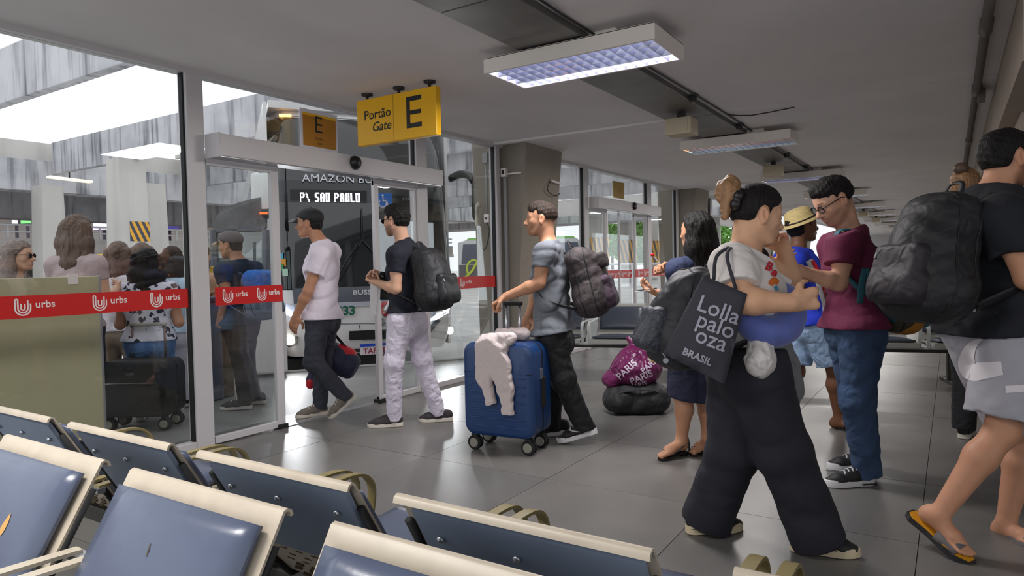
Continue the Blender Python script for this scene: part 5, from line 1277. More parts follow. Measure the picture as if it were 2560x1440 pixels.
def trousers(g, m, name='trousers', rt=.088, rk=.066, ra=.056, hemup=.02, wr=.004, fr=30, seed=5, top=.06, seat=1.0, hipw=.108, knee_cut=None, ratio=None, h=.008, waistw=.138, skirt=None):
    v = Vol(h); u, hd = g.u, g.hd; P = g.P; w = g.w
    v.rc(g.H['n'], g.H['f'], hipw*seat, hipw*seat, .04, flat=hd, sq=.95); v.rc(P-u*.02, P+u*(top+.05), (waistw+.012)*w, waistw*w, .04, flat=hd, sq=.74)
    for y in (-1, 1): v.el(P-u*.075-hd*.045+g.lat*y*.062, (.088*seat, .088*seat, .095*seat), frame(hd, u), .04)
    for k in g.K:
        K, A = g.K[k], g.A[k]; H = g.H[k]
        if knee_cut is None:
            d = nrm(A-K); v.rc(H, K, rt, rk, .025); v.rc(K, A+d*.05, rk, ra, .03, cut=[(A+d*hemup, d)])
            v.el(K-d*.0+hd*.0, (rk*1.02,)*3, None, .03)
        else:
            d = nrm(K-H); L = np.linalg.norm(K-H); v.rc(H, K+d*.08, rt, rk, .025, cut=[(H+d*L*knee_cut, d)])
    v.field()
    if wr: v.wrinkle(wr*.42, fr, seed, [u, u+g.lat*.5, u+hd*.8, u-hd*.6, g.lat])
    v.cutplane(P+u*top, u)
    return solid(name, m, g.root, [v], None, ratio)
def hair_short(g, m, **kw):
    return solid('hair', m, g.root, [hair_vol(g.C, g.R, g.s, kw.pop('h', .0045), **kw)])
def cap(g, m, mb=None, peak=True):
    W = g.hW; s = g.s; v = Vol(.005)
    v.el(W(-.016, 0, .052), np.array((.112, .090, .084))*s, g.R); v.el(W(.02, 0, .055), np.array((.085, .080, .070))*s, g.R, .03)
    v.field(); v.cutplane(W(0, 0, .036), -(g.R[:, 2]*1.0+g.R[:, 0]*-.28))
    o = solid('cap', m, g.root, [v])
    n = 13; vs = []; fs = []
    for j, rr in enumerate((0, .35, .7, 1)):
        for i in range(n):
            a = (-1+2*i/(n-1))*1.25; x = .060+.045*math.cos(a)*1.0+rr*.075*max(.1, math.cos(a*.85)); y = .080*math.sin(a)*(1-.1*rr); z = .050-.020*rr*rr-.012*abs(math.sin(a))**2
            vs.append(W(x, y, z))
    k = len(vs); vs += [p-g.R[:, 2]*.005 for p in vs]
    for j in range(3):
        for i in range(n-1): a = j*n+i; fs += [(a, a+1, a+n+1, a+n), (k+a, k+a+n, k+a+n+1, k+a+1)]
    for i in range(n-1): fs += [(3*n+i, 3*n+i+1, k+3*n+i+1, k+3*n+i)]
    MB().add(vs, fs).build('peak', mb or m, o, True)
    MB().lathe([(1e-4, .006), (.008, .004), (.009, 0)], W(-.02, 0, .137), g.R[:, 2], 8).build('button', m, o, True)
    return o
def glasses(g, m, lens=None, name='glasses', dark=False):
    W = g.hW; s = g.s; o = None; fr = MB()
    for y in (-1, 1):
        c = (.103, y*.033, .006); pts = [W(c[0]-.012*abs(math.cos(a))*0-.004, c[1]+.025*math.cos(a), c[2]+.019*math.sin(a)) for a in np.linspace(0, 2*PI, 17)]
        fr.tube(pts, .0028*s, 5); fr.tube([W(.097, y*.057, .012), W(.075, y*.072, .014), W(.0, y*.083, .014), (W(-.022, y*.083, .002))], .0026*s, 5)
    fr.tube([W(.102, -.009, .010), W(.106, 0, .012), W(.102, .009, .010)], .0025*s, 5)
    o = fr.build(name, m, g.root, True)
    for y in (-1, 1):
        MB().add([W(.0995, y*.033, .006)]+[W(.0985, y*.033+.024*math.cos(a), .006+.018*math.sin(a)) for a in np.linspace(0, 2*PI, 16, endpoint=False)], [(0, i+1, (i+1) % 16+1) for i in range(16)]).build('lens', lens, o, True)
    return o
def strap(pts, w, t, m, name, par, flat, n=6):
    p = spline(pts, n); return MB().tube(p, [(w/2, t/2)]*len(p), 8, flat=flat).build(name, m, par, True)

def long_hair(g, m, length=.32, wid=.075, puff=.05, seed=2, wr=.004, fr=60, lean=0.0, th=.014, front=False, name='hair', curl=0.0, zf=.075):
    W = g.hW; s = g.s; a = hair_vol(g.C, g.R, s, .005, th=th, zf=zf, nape=-.09, rough=.006, seed=seed)
    v = Vol(.0065); dn = -V(0, 0, 1)*1.0; bk = -g.hd*lean
    for y in np.linspace(-1, 1, 5):
        p0 = W(-.040-.02*(1-abs(y)), y*.070, .03); p1 = W(-.045-.03*(1-abs(y)), y*(wid+.01), -.10); p2 = p1+(dn*.85+bk)*length*.55-g.hd*.02*(1-abs(y)); p3 = p1+(dn+bk)*length+g.lat*y*.01-g.hd*.02
        v.chain([p0, p1, p2, p3], [puff*.95, puff, puff*.92, puff*.55], .03)
        if front and abs(y) == 1: v.chain([W(.02, y*.072, .02), W(.022, y*.078, -.09), W(.02, y*.08, -.09)+dn*length*.6], [.024, .026, .018], .02)
    v.field(); v.wrinkle(wr, fr, seed, [g.lat, g.hd, g.lat+g.hd, g.lat-g.hd] if not curl else None)
    return solid(name, m, g.root, [a, v])
def backpack(g, label, m, w=.30, h=.46, d=.17, up=.02, back=.0, tilt=0, m2=None, sag=.0, pocket=True, straps=True, mstrap=None, shape=None, h_vox=.008, dz=0.0, wr=.004, extra_parts=None):
    """bag on the back of figure g; stays its own thing"""
    u, hd, lat = g.u, g.hd, g.lat; C = g.P+u*g.len*.64; bkw = .086*g.w
    top = g.N-u*(.06-up)-hd*(bkw+.01+back); a = math.radians(tilt); bu_ = nrm(u*math.cos(a)+hd*math.sin(a)); bd = nrm(-hd*math.cos(a)+u*math.sin(a)); R = np.stack([bd, lat, bu_], 1)
    ctr = top-bu_*h/2+bd*d/2; t = thing('backpack', label, 'backpack', ctr)
    W = lambda x, y, z: ctr+R@np.array((x*d, y*w, z*h))
    v = Vol(h_vox)
    v.bx(W(-.08, 0, -.05), (d*.36, w*.44, h*.42), R, .06, .04); v.rc(W(.0, -.2, -.28-sag), W(.0, .2, -.28-sag), d*.50, d*.50, .06); v.rc(W(-.1, -.15, .3), W(-.1, .15, .3), d*.33, d*.33, .06)
    v.el(W(.08, 0, -.05), (d*.50, w*.46, h*.42), R, .05)
    v.field(); v.wrinkle(wr, 24, 9)
    b = solid('body', m, t, [v])
    from mathutils.bvhtree import BVHTree as _B
    bv = _B.FromPolygons([q.co for q in b.data.vertices], [tuple(p.vertices) for p in b.data.polygons])
    for xx, a0, a1 in ((.16, -.25*PI, 1.25*PI), (-.20, -.3*PI, 1.3*PI)):
        zp = []
        for q in np.linspace(a0, a1, 34):
            o_ = W(xx, 0, -.02); dr = nrm(R@np.array((0, w*math.cos(q), h*math.sin(q)))); hit = bv.ray_cast(Vector(o_+dr*.5), Vector(-dr), .6)
            if hit[0] is not None: zp.append(np.array(hit[0])+dr*.001)
        if len(zp) > 3: MB().tube(zp, [(.0045, .0035)]*len(zp), 5).build('seam_zip', M_rubber, t, True)
    if pocket:
        pv = Vol(h_vox); pv.bx(W(.48, 0, -.22), (d*.16, w*.36, h*.22), R, .03, .02); pv.rc(W(.44, -.22, -.3), W(.44, .22, -.3), d*.2, d*.2, .05); pv.field(); pv.wrinkle(.003, 30, 4)
        solid('pocket', m2 or m, t, [pv])
        pts = [W(.585, y, -.045+.015*(1-(y/.30)**2)) for y in np.linspace(-.30, .30, 9)]
        MB().tube(pts, .0055, 5).build('zip', M_rubber, t, True)
        MB().tube([W(.62, .27, -.05), W(.655, .28, -.12)], [(.006, .003)]*2, 5).build('zip_pull', M_bolt, t)
        MB().tube(spline([W(-.2, -.12, .46), W(-.25, -.08, .56), W(-.25, .08, .56), W(-.2, .12, .46)], 5), [(.012, .005)]*16, 6).build('handle', mstrap or m, t, True)
        zp = [W(.12+.28*math.cos(q), .50*1, .0+.44*math.sin(q)) for q in np.linspace(-.9, PI*.8, 16)]
    if straps:
        for k, y in (('n', g.sgn['n']), ('f', g.sgn['f'])):
            q = lat*y; S = g.N+(g.S[k]-g.N)*.48; r = .072*g.w**.5
            pts = [top+q*.07-u*.03, g.N+(g.S[k]-g.N)*.58+u*(r*.62)-hd*.035, g.N+(g.S[k]-g.N)*.60+u*(r*.38)+hd*.055, C+q*.105+hd*(bkw+.012)-u*.0, C+q*(.150*g.w)+hd*(bkw*.62)-u*.11, C+q*(.165*g.w)-hd*.02-u*.17, W(-.45, y*.42, -.36)]
            pts[2:2] = []
            strap(pts, .05, .012, mstrap or m, 'strap', t, lat)
    return t, W, R, ctr
from mathutils.bvhtree import BVHTree
def bvh_of(o):
    me = o.data; mw = o.matrix_world if o.parent is None else (o.parent.matrix_world @ o.matrix_parent_inverse @ o.matrix_basis)
    return BVHTree.FromPolygons([mw @ v.co for v in me.vertices], [tuple(p.vertices) for p in me.polygons])
def lay(o, pts, off=.002, bv=None, dmax=8.0):
    """drop picture points on the surface of o; returns 3D points just above it"""
    bv = bv or bvh_of(o); out = []; last = None
    for x, y in pts:
        d = ray(x, y); d = nrm(d); h = bv.ray_cast(Vector(_O), Vector(d), dmax)
        if h[0] is None:
            f = bv.find_nearest(Vector(_O+d*(np.linalg.norm((last if last is not None else gd(x, y, 2.8))-_O)))); q, n = np.array(f[0]), np.array(f[1])
        else: q, n = np.array(h[0]), np.array(h[1])
        if np.dot(n, d) > 0: n = -n
        last = q; out.append(q+n*off)
    return out
def print_band(o, pts, ws, m, name='print', off=.0025, parent=None):
    """printed stroke of given half widths (picture units) following picture points on the garment o"""
    P = spline([np.array((a, b, 0.0)) for a, b in pts], 6); n = len(P); W = np.interp(np.linspace(0, 1, n), np.linspace(0, 1, len(ws)), ws); L = []; k = 5
    for i in range(n):
        t = nrm(P[min(i+1, n-1)]-P[max(i-1, 0)]); q = np.array((-t[1], t[0]))
        for j in range(k): e = -1+2*j/(k-1); L.append(P[i][:2]+q*W[i]*e)
    v = lay(o, L, off, bvh_of(o)); q = MB().add(v, [(i*k+j, i*k+j+1, (i+1)*k+j+1, (i+1)*k+j) for i in range(n-1) for j in range(k-1)]).build(name, m, parent or o, True)
    if parent is None and o.parent is not None: q.matrix_parent_inverse = (o.parent.matrix_world @ o.matrix_parent_inverse @ o.matrix_basis).inverted()
    return q
def print_text(o, s, size, px, py, rot, m, name='lettering', off=.003, bold=0.0, sx=1.0, spacing=1.0, parent=None, cut=2):
    """lettering laid on the surface of o; size, position and rotation in the picture"""
    c = bpy.data.curves.new(name, 'FONT'); c.body = s; c.size = size; c.offset = bold; c.align_x = 'CENTER'; c.resolution_u = 3; c.space_character = spacing
    t = bpy.data.objects.new('tmp', c); COL.objects.link(t); me = bpy.data.meshes.new_from_object(t.evaluated_get(bpy.context.evaluated_depsgraph_get())); bpy.data.objects.remove(t); bpy.data.curves.remove(c)
    bm = bmesh.new(); bm.from_mesh(me); bmesh.ops.triangulate(bm, faces=bm.faces[:])
    if cut: bmesh.ops.subdivide_edges(bm, edges=[e for e in bm.edges if e.calc_length() > size*.25], cuts=cut, use_grid_fill=False); bmesh.ops.triangulate(bm, faces=bm.faces[:])
    ca, sa = math.cos(rot), math.sin(rot); L = [(px+(v.co.x*sx)*ca+(v.co.y)*sa*1.0, py+(v.co.x*sx)*sa-(v.co.y)*ca) for v in bm.verts]
    P = lay(o, L, off)
    for v, p in zip(bm.verts, P): v.co = Vector(p)
    bmesh.ops.recalc_face_normals(bm, faces=bm.faces[:]); bm.to_mesh(me); bm.free(); me.materials.clear(); me.materials.append(m); me.name = name
    ob = bpy.data.objects.new(name, me); link(ob, parent or o); return ob
# ================================================================= people, near first
def cloth(name, col, fold=.5, fscale=11, noise=.06, nscale=10, bump=.12, bscale=260, rough=.85, **k): return mat(name, col, rough, noise=noise, nscale=nscale, bump=bump, bscale=bscale, fold=fold, fscale=fscale, **k)
M_tee_w = cloth('cotton_white', (222, 212, 224), .35, 9)
M_jean_k = cloth('jeans_charcoal', (52, 54, 64), .5, 14, noise=.25)
M_sh_gr = mat('shoe_grey', (118, 108, 98), .7, noise=.12, nscale=20, bump=.3, bscale=200); M_so_w = mat('sole_white', (206, 198, 186), .6, noise=.06, nscale=12)
M_black_cl = cloth('cloth_black', (30, 30, 34), .45, 12, noise=.12)
M_bag_k = cloth('nylon_black', (26, 26, 30), .4, 10, noise=.15, rough=.6)
M_sun = mat('sunglass_lens', (12, 12, 14), .08)
# --- man in cap
g = person('man in white t-shirt, charcoal jeans and black cap walking through the open door', 5.72, (773, 560), 174, (803, 608), (806, 786), 170,
    {'n': dict(sh=(800, 640, -.16), el=(770, 728, -.22), wr=(741, 788, -.18), hand=dict(to=(729, 832, -.16), palm='in', curl=.32, thumb=1)),
     'f': dict(el=(824, 735, .22), wr=(822, 806, .20), hand=dict(to=(825, 840, .20), palm='in', curl=1.3, thumb=-1))},
    {'n': ((784, 905, -.10), (862, 990, -.02), (824, 1049, -.06)), 'f': ((806, 910, .10), (800, 1012, .12), (738, 1046, .10))}, skin='tan', hs=1.0, hp=2)
shirt(g, M_tee_w, sleeve=.52, hem=.04, loose=.99, w=1.04, r0=.076, r1=.078, wr=0.0078, fr=20, seed=4)
trousers(g, M_jean_k, rt=.100, rk=.074, ra=.058, wr=0.008, fr=34, hemup=.03, seat=.92)
hair_short(g, M_hair_k, th=.005, zf=.06)
cap(g, mat('cap_black', (22, 24, 26), .7), mat('cap_peak_grey', (92, 90, 96), .6))
for k in 'nf': shoe(g.root, g.A[k], g.T[k], M_sh_gr, M_so_w, L=.285, name='trainer')
G1 = g
# --- man in navy polo
M_navy = cloth('polo_navy', (26, 28, 42), .35, 10, noise=.1)
M_white_tr = cloth('trousers_white', (224, 216, 232), .6, 13, noise=.03)
M_slip = cloth('shoe_slip_dark', (58, 52, 54), .1, 20, noise=.15)
g = person('man in navy polo shirt and white trousers with sunglasses and black backpack', 5.35, (990, 553), 150, (1010, 612), (1018, 792), 152,
    {'n': dict(sh=(992, 640, -.15), el=(990, 722, -.17), wr=(946, 708, -.10), hand=dict(to=(926, 700, -.06), palm='up', curl=.9, thumb=1)),
     'f': dict(el=(985, 715, .24), wr=(955, 692, .16), hand=dict(to=(938, 686, .12), palm='in', curl=1.0, thumb=-1))},
    {'n': ((984, 905, -.08), (986, 1038, -.05), (918, 1068, -.08)), 'f': ((1056, 900, .08), (1094, 1026, .04), (1046, 1054, .0))}, skin='light', hs=1.0, hp=2, beard=.8)
shirt(g, M_navy, 'polo_shirt', sleeve=.50, hem=-.035, w=1.0, wr=0.0062, fr=22, seed=8, neckcut=.028)
vc = Vol(.006); vc.rc(g.N-g.u*.02, g.N+g.u*.035, .072, .062, .01); vc.field(); vc.cutplane(g.N+g.u*.038, nrm(g.u+g.hd*.35)); solid('collar', M_navy, g.root, [vc])
trousers(g, M_white_tr, rt=.100, rk=.070, ra=.056, wr=0.0093, fr=36, top=.075, hemup=.035)
hair_short(g, M_hair_k, th=.012, zf=.068, nape=-.045, rough=.006, top=.016)
glasses(g, M_rubber, M_sun, 'sunglasses')
for k in 'nf': shoe(g.root, g.A[k], g.T[k], M_slip, M_so_w, L=.28, name='slip_on_shoe', high=-.02)
G2 = g
backpack(g, 'black backpack worn by the man in the navy polo', M_bag_k, w=.32, h=.50, d=.24, tilt=10, up=.03, m2=mat('nylon_black_b', (22, 23, 28), .55, noise=.1, nscale=12))
# --- man in grey t-shirt
M_tee_g = cloth('cotton_grey', (112, 116, 124), .4, 8, noise=.07)
M_track = cloth('track_black', (24, 24, 28), .5, 10, noise=.1, rough=.7)
M_shoe_k = mat('shoe_black', (24, 24, 28), .6, noise=.1, nscale=20); M_shoe_w = mat('shoe_white_detail', (226, 224, 226), .5)
g = person('man in grey t-shirt and black track trousers pulling the blue suitcase', 4.78, (1352, 549), 173, (1370, 612), (1384, 832), 164,
    {'n': dict(sh=(1362, 632, -.17), el=(1348, 708, -.20), wr=(1264, 742, -.16), hand=dict(to=(1245, 754, -.15), palm='down', curl=1.15, thumb=1)),
     'f': dict(el=(1345, 720, .25), wr=(1322, 790, .25), hand=dict(palm='in', curl=.6, thumb=-1))},
    {'n': ((1408, 948, -.08), (1458, 1060, -.04), (1394, 1108, -.10)), 'f': ((1380, 955, .08), (1378, 1058, .1), (1334, 1092, .1))}, skin='warm', hs=1.0, hp=1, stache=.9, beard=.3, fade=.8)
shirt(g, M_tee_g, sleeve=.50, hem=.0, w=1.02, wr=0.0093, fr=19, seed=11, loose=1.12, waist=1.08, hemdir=g.u*1.0+g.hd*.10, r1=.072)
trousers(g, M_track, rt=.104, rk=.080, ra=.066, wr=0.0093, fr=30, hemup=.035)
hair_short(g, M_hair_d, th=.006, zf=.058, nape=-.005, top=.012, side=.045, rough=.003)
for k in 'nf':
    o, W_, R_ = shoe(g.root, g.A[k], g.T[k], M_shoe_k, M_shoe_w, L=.29, name='trainer', sole_h=.034)
    if k == 'f': continue
    pts = [W_(.07, -.041 if g.sgn['n'] < 0 else .041, .055), W_(.10, -.043 if g.sgn['n'] < 0 else .043, .045), W_(.15, -.044 if g.sgn['n'] < 0 else .044, .058), W_(.19, -.040 if g.sgn['n'] < 0 else .040, .080)]
    MB().tube(spline(pts, 4), [(.012*math.sin(PI*min(1, i/12+.12))+.002, .004) for i in range(13)], 6).build('side_mark', M_shoe_w, o, True)
G3 = g
M_camo = mat('camo_dark', (58, 50, 52), .75, noise=.55, nscale=11, bump=.15, bscale=200, fold=.5, fscale=10)
bt, BW_, BR_, _c = backpack(g, 'dark camouflage backpack worn by the man in the grey t-shirt', M_camo, w=.32, h=.50, d=.24, tilt=12, up=.03, m2=mat('camo_purple', (60, 44, 58), .75, noise=.5, nscale=13, fold=.4, fscale=12), mstrap=M_bag_k)
uv = Vol(.008); uv.bx(BW_(.50, 0, .22), (.045, .09, .05), BR_, .02, .02); solid('upper_pocket', M_camo, bt, [uv])
# --- woman with long black hair
M_denim_n = cloth('denim_navy', (40, 50, 82), .4, 12, noise=.2); M_skirt = cloth('skirt_navy', (24, 28, 52), .4, 9, noise=.1)
g = person('woman with long black hair and navy dress holding a lollipop and a phone', 4.42, (1740, 580), 128, (1745, 645), (1735, 860), 122,
    {'n': dict(el=(1702, 762, -.02), wr=(1650, 735, .02), hand=dict(to=(1624, 726, .04), palm='up', curl=.6, thumb=-1)),
     'f': dict(el=(1712, 728, .24), wr=(1682, 676, .16), hand=dict(to=(1652, 660, .12), palm='in', curl=.75, thumb=-1))},
    {'n': ((1708, 990, -.03), (1704, 1098, -.03), (1646, 1146, -.06)), 'f': ((1764, 1000, .06), (1768, 1094, .06), (1726, 1136, .04))}, skin='warm', hs=1.0, female=True, bulk=.92, sw=.17, bare_legs=True, bare_feet=True, hq=.006)
shirt(g, M_denim_n, 'denim_top', sleeve=.6, hem=-.02, w=.95, wr=0.0078, fr=22, seed=21)
v = Vol(.008); v.rc(g.P+g.u*.10, g.P, .135, .150, .03, flat=g.hd, sq=.78)
kb_ = g.P-V(0, 0, .37); v.rc(g.P, kb_, .165, .20, .05, flat=g.hd, sq=.80); v.field(); v.wrinkle(.008, 20, 14, [g.lat, g.hd, g.lat+g.hd]); v.cutplane(g.P-V(0, 0, .33), V(0, 0, -1)+g.hd*.18); v.cutplane(g.P+g.u*.10, g.u)
solid('skirt', M_skirt, g.root, [v])
long_hair(g, M_hair_k, .30, .075, .052, 2, .005, 70)
M_leather_k = mat('leather_black', (30, 26, 26), .4)
for k in 'nf':
    W_, R_ = g.footW[k]; sd = MB()
    out = [(0, .02), (.03, .032), (.10, .028), (.17, .042), (.22, .038), (.245, .012)]; pl_o = out+[(x, -y) for x, y in out[::-1]]
    n = len(pl_o); sd.add([W_(x, y, -.012) for x, y in pl_o]+[W_(x, y, 0) for x, y in pl_o], [tuple(range(n))[::-1], tuple(range(n, 2*n))]+[(i, (i+1) % n, n+(i+1) % n, n+i) for i in range(n)])
    o = sd.build('sandal', M_leather_k, g.root)
    hl = W_(.035, 0, -.005); MB().add([hl+R_[:, 0]*a+R_[:, 1]*b for a, b in ((-.03, -.026), (.03, -.026), (.03, .026), (-.03, .026))]+[V(hl[0], hl[1], .0)+g.hd*a*.75+g.lat*b*.8 for a, b in ((-.03, -.026), (.03, -.026), (.03, .026), (-.03, .026))], [(0, 1, 2, 3), (7, 6, 5, 4), (0, 4, 5, 1), (1, 5, 6, 2), (2, 6, 7, 3), (3, 7, 4, 0)]).build('heel', M_leather_k, o)
    for x, zz in ((.175, .036), (.02, .075)):
        MB().tube([W_(x+.02*(1-abs(t)) if x > .1 else x-.03*(1-abs(t)), t*.042, .004+zz*(1-t*t)**.5) for t in np.linspace(-1, 1, 13)], [(.008, .003)]*13, 6).build('sandal_strap', M_leather_k, o, True)
    MB().tube([W_(.02, .036, .06), W_(.16, .042, .012)], [(.006, .003)]*2, 6).tube([W_(.02, -.036, .06), W_(.16, -.042, .012)], [(.006, .003)]*2, 6).build('sandal_strap', M_leather_k, o, True)
G4 = g
# --- woman with bun
M_tee_p = cloth('tee_white_print', (226, 218, 214), .35, 8, noise=.03)
M_wide = cloth('wide_trousers_black', (34, 34, 44), .35, 6, noise=.10)
g = person('woman in white print t-shirt and wide black trousers with curly hair bun and neck pillow', 2.98, (1893, 540), 8, (1862, 632), (1866, 900), 6,
    {'n': dict(sh=(1832, 668, -.18), el=(1846, 752, -.26), wr=(1978, 757, -.30), hand=dict(to=(2012, 750, -.30), palm='in', curl=1.05, thumb=1)),
     'f': dict(sh=(1900, 665, .14), el=(1978, 712, .20), wr=(1962, 632, .10), hand=dict(to=(1946, 588, .06), palm=tuple(-_H1*.6-_H0*.8), curl=.7, thumb=-1))},
    {'n': ((1958, 1130, -.08), (2040, 1330, -.14), (2152, 1392, -.16)), 'f': ((1832, 1130, .08), (1772, 1282, .14), (1858, 1322, .15))}, skin='olive', hs=1.06, hp=12, female=True, bulk=1.16, sw=.18, arm_r=1.28, hq=.0034, neck_r=.060, jaw=1.12, hip=.1, bust=1.25)
SH5 = shirt(g, M_tee_p, sleeve=.62, hem=-.07, w=1.12, wr=0.0062, fr=18, seed=5, r0=.084, r1=.084, fcol=.5, neckcut=.004, h=.0065)
trousers(g, M_wide, rt=.128, rk=.110, ra=.112, wr=0.0093, fr=16, seat=1.12, hipw=.124, hemup=.045, waistw=.15, h=.008)
hv = hair_vol(g.C, g.R, g.s, .0042, th=.010, zf=.066, nape=-.035, rough=.0015, side=.012)
solid('hair', M_hair_k, g.root, [hv])
W_ = g.hW; bv = Vol(.0055)
rng = np.random.RandomState(3)
for i in range(30):
    a = rng.normal(size=3); a /= np.linalg.norm(a); c = np.array((-.145, 0, .078))+a*np.array((.030, .034, .046)); bv.el(W_(*c), rng.uniform(.013, .022, 3), None, .012)
bv.el(W_(-.140, 0, .07), (.040, .045, .055), g.R, .02); bv.rc(W_(-.155, -.02, .04), W_(-.150, -.03, -.035), .026, .016, .02); bv.field(); bv.wrinkle(.004, 110, 3)
solid('hair_bun', M_hair_l, g.root, [bv])
cv_ = Vol(.006); cv_.rc(W_(-.118, -.045, .055), W_(-.118, .045, .055), .026, .026, .01); cv_.rc(W_(-.122, -.04, .02), W_(-.122, .04, .02), .026, .026, .01); solid('hair_clip', M_leather_k, g.root, [cv_])
for k in 'nf':
    o, W2, R2 = shoe(g.root, g.A[k], g.T[k], M_shoe_k, mat('sole_cream', (208, 192, 160), .6, noise=.05, nscale=12), L=.275, name='canvas_shoe', sole_h=.034)
    MB().tube([W2(.01, .046, .03), W2(.14, .048, .03), W2(.22, .040, .03), W2(.272, 0, .03), W2(.22, -.040, .03), W2(.14, -.048, .03), W2(.01, -.046, .03)], .002, 5).build('sole_line', M_rubber, o, True)
    for x in (.125, .165): MB().tube([W2(x, -.03, .070-.2*(x-.125)), W2(x, 0, .083-.2*(x-.125)), W2(x, .03, .070-.2*(x-.125))], [(.006, .003)]*3, 6).build('lace', M_shoe_w, o, True)
G5 = g
# --- hat man
M_jersey = cloth('jersey_blue', (28, 54, 190), .3, 9, noise=.05); M_shorts_d = cloth('denim_light', (150, 176, 208), .5, 10, noise=.12)
g = person('man in straw hat, blue red and white sports shirt and pale denim shorts', 5.02, (2007, 566), 8, (1995, 626), (2018, 798), 10,
    {'n': dict(sh=(1990, 655, -.15), el=(1988, 716, -.18), wr=(2022, 744, -.10), hand=dict(palm='in', curl=.8, thumb=1)), 'f': dict(el=(2030, 715, .18), wr=(2060, 735, .12), hand=dict(palm='in', curl=.8, thumb=-1))},
    {'n': ((2088, 925, -.06), (2098, 1046, -.02), (2160, 1078, -.02)), 'f': ((1990, 930, .10), (1962, 1040, .10), (2004, 1068, .08))}, skin='brown', hs=1.0, hp=-4, bare_legs=True, bare_feet=True, bulk=1.0, leg_r=1.0)
SH6 = shirt(g, M_jersey, 'sports_shirt', sleeve=.55, hem=.03, w=1.0, grow=.016, wr=0.0062, fr=20, seed=31)
trousers(g, M_shorts_d, 'shorts', rt=.118, rk=.100, knee_cut=.82, wr=0.0093, fr=24, hipw=.115)
hair_short(g, M_hair_k, th=.016, zf=.065, nape=-.09)
W_ = g.hW
hb = MB().lathe([(.135, -.012), (.150, -.016), (.150, -.012), (.112, .0), (.104, .035), (.094, .070), (.070, .088), (.03, .094), (.001, .094)], W_(-.02, 0, .045), nrm(g.R[:, 2]-g.R[:, 0]*.32), 28)
ht = hb.build('straw_hat', mat('straw', (206, 184, 128), .8, noise=.12, nscale=60, bump=.4, bscale=160), g.root, True)
MB().lathe([(.1135, .002), (.111, .012)], W_(-.02, 0, .045), nrm(g.R[:, 2]-g.R[:, 0]*.32), 28).build('hat_band', M_leather_k, ht, True)
C_ = g.P+g.u*g.len*.62
wh = M_shoe_w; rd = mat('jersey_red', (206, 30, 44), .7)
print_band(SH6, [(2022, 650), (2038, 680), (2052, 715), (2066, 760), (2070, 800)], [9, 10, 11, 12, 12], wh, 'shirt_stripe')
print_band(SH6, [(2030, 652), (2046, 682), (2060, 716), (2072, 760)], [4, 6, 7, 7], rd, 'shirt_stripe', .0045)
print_band(SH6, [(1956, 705), (1976, 708), (1996, 708)], [9, 9, 9], wh, 'sleeve_stripe'); print_band(SH6, [(1962, 706), (1984, 708)], [4, 4], rd, 'sleeve_stripe', .0045)
cv2 = Vol(.006); cv2.rc(g.N-g.u*.014, g.N+g.u*.010, .078, .068, .01); cv2.field(); cv2.cutplane(g.N+g.u*.014, nrm(g.u+g.hd*.3)); cv2.cutplane(g.N-g.u*.008, -nrm(g.u+g.hd*.3)); solid('shirt_collar', wh, g.root, [cv2])
for k in 'nf':
    W2, R2 = g.footW[k]; out = [(-.01, .022), (.03, .036), (.10, .032), (.17, .046), (.22, .044), (.255, .012)]; po = out+[(x, -y) for x, y in out[::-1]]; n = len(po)
    o = MB().add([W2(x, y, -.016) for x, y in po]+[W2(x, y, -.001) for x, y in po], [tuple(range(n))[::-1], tuple(range(n, 2*n))]+[(i, (i+1) % n, n+(i+1) % n, n+i) for i in range(n)]).build('flip_flop', M_rubber, g.root)
    MB().tube([W2(.09, .040, .0), W2(.15, .028, .040), W2(.205, .012, .022), W2(.15, -.028, .040), W2(.09, -.040, .0)], .005, 6).build('toe_strap', M_rubber, o, True)
G6 = g
# --- man in maroon
M_maroon = cloth('cotton_maroon', (98, 22, 58), .35, 8, noise=.07); M_jean_b = cloth('jeans_blue', (52, 74, 106), .5, 10, noise=.25)
g = person('man in maroon t-shirt and blue jeans with glasses looking down', 3.80, (2083, 503), 186, (2124, 582), (2135, 815), 180,
    {'n': dict(sh=(2112, 612, -.17), el=(2098, 708, -.20), wr=(2014, 680, -.20), hand=dict(to=(1994, 668, -.20), palm='up', curl=.7, thumb=1)), 'f': dict(el=(2092, 705, .22), wr=(2022, 690, .16), hand=dict(palm='in', curl=.8, thumb=-1))},
    {'n': ((2144, 1000, -.08), (2168, 1172, -.06), (2060, 1216, -.08)), 'f': ((2140, 990, .10), (2160, 1136, .14), (2066, 1172, .16))}, skin='light', hs=1.06, hp=32, beard=.55, fade=.7, bulk=1.10, sw=.19, hq=.0038)
shirt(g, M_maroon, sleeve=.52, hem=.01, w=1.08, wr=0.0070, fr=18, seed=15, r0=.080, r1=.078, loose=1.10, neckcut=.024)
trousers(g, M_jean_b, rt=.112, rk=.084, ra=.070, wr=0.0109, fr=26, hemup=.035)
hair_short(g, M_hair_k, th=.010, zf=.064, nape=-.025, top=.016, side=.03, rough=.004)
glasses(g, M_rubber, glass_mat('spectacle_lens', (.96, .97, .98), .05, .4), 'glasses')
for k in 'nf':
    o, W2, R2 = shoe(g.root, g.A[k], g.T[k], M_shoe_k, M_shoe_w, L=.285, name='trainer', sole_h=.036)
    MB().tube([W2(.01, .048, .014), W2(.09, .047, .014), W2(.09, -.047, .014), W2(.01, -.048, .014)][:2], .0045, 5).tube([W2(.01, -.048, .014), W2(.09, -.047, .014)], .0045, 5).build('sole_mark', M_rubber, o)
G7 = g
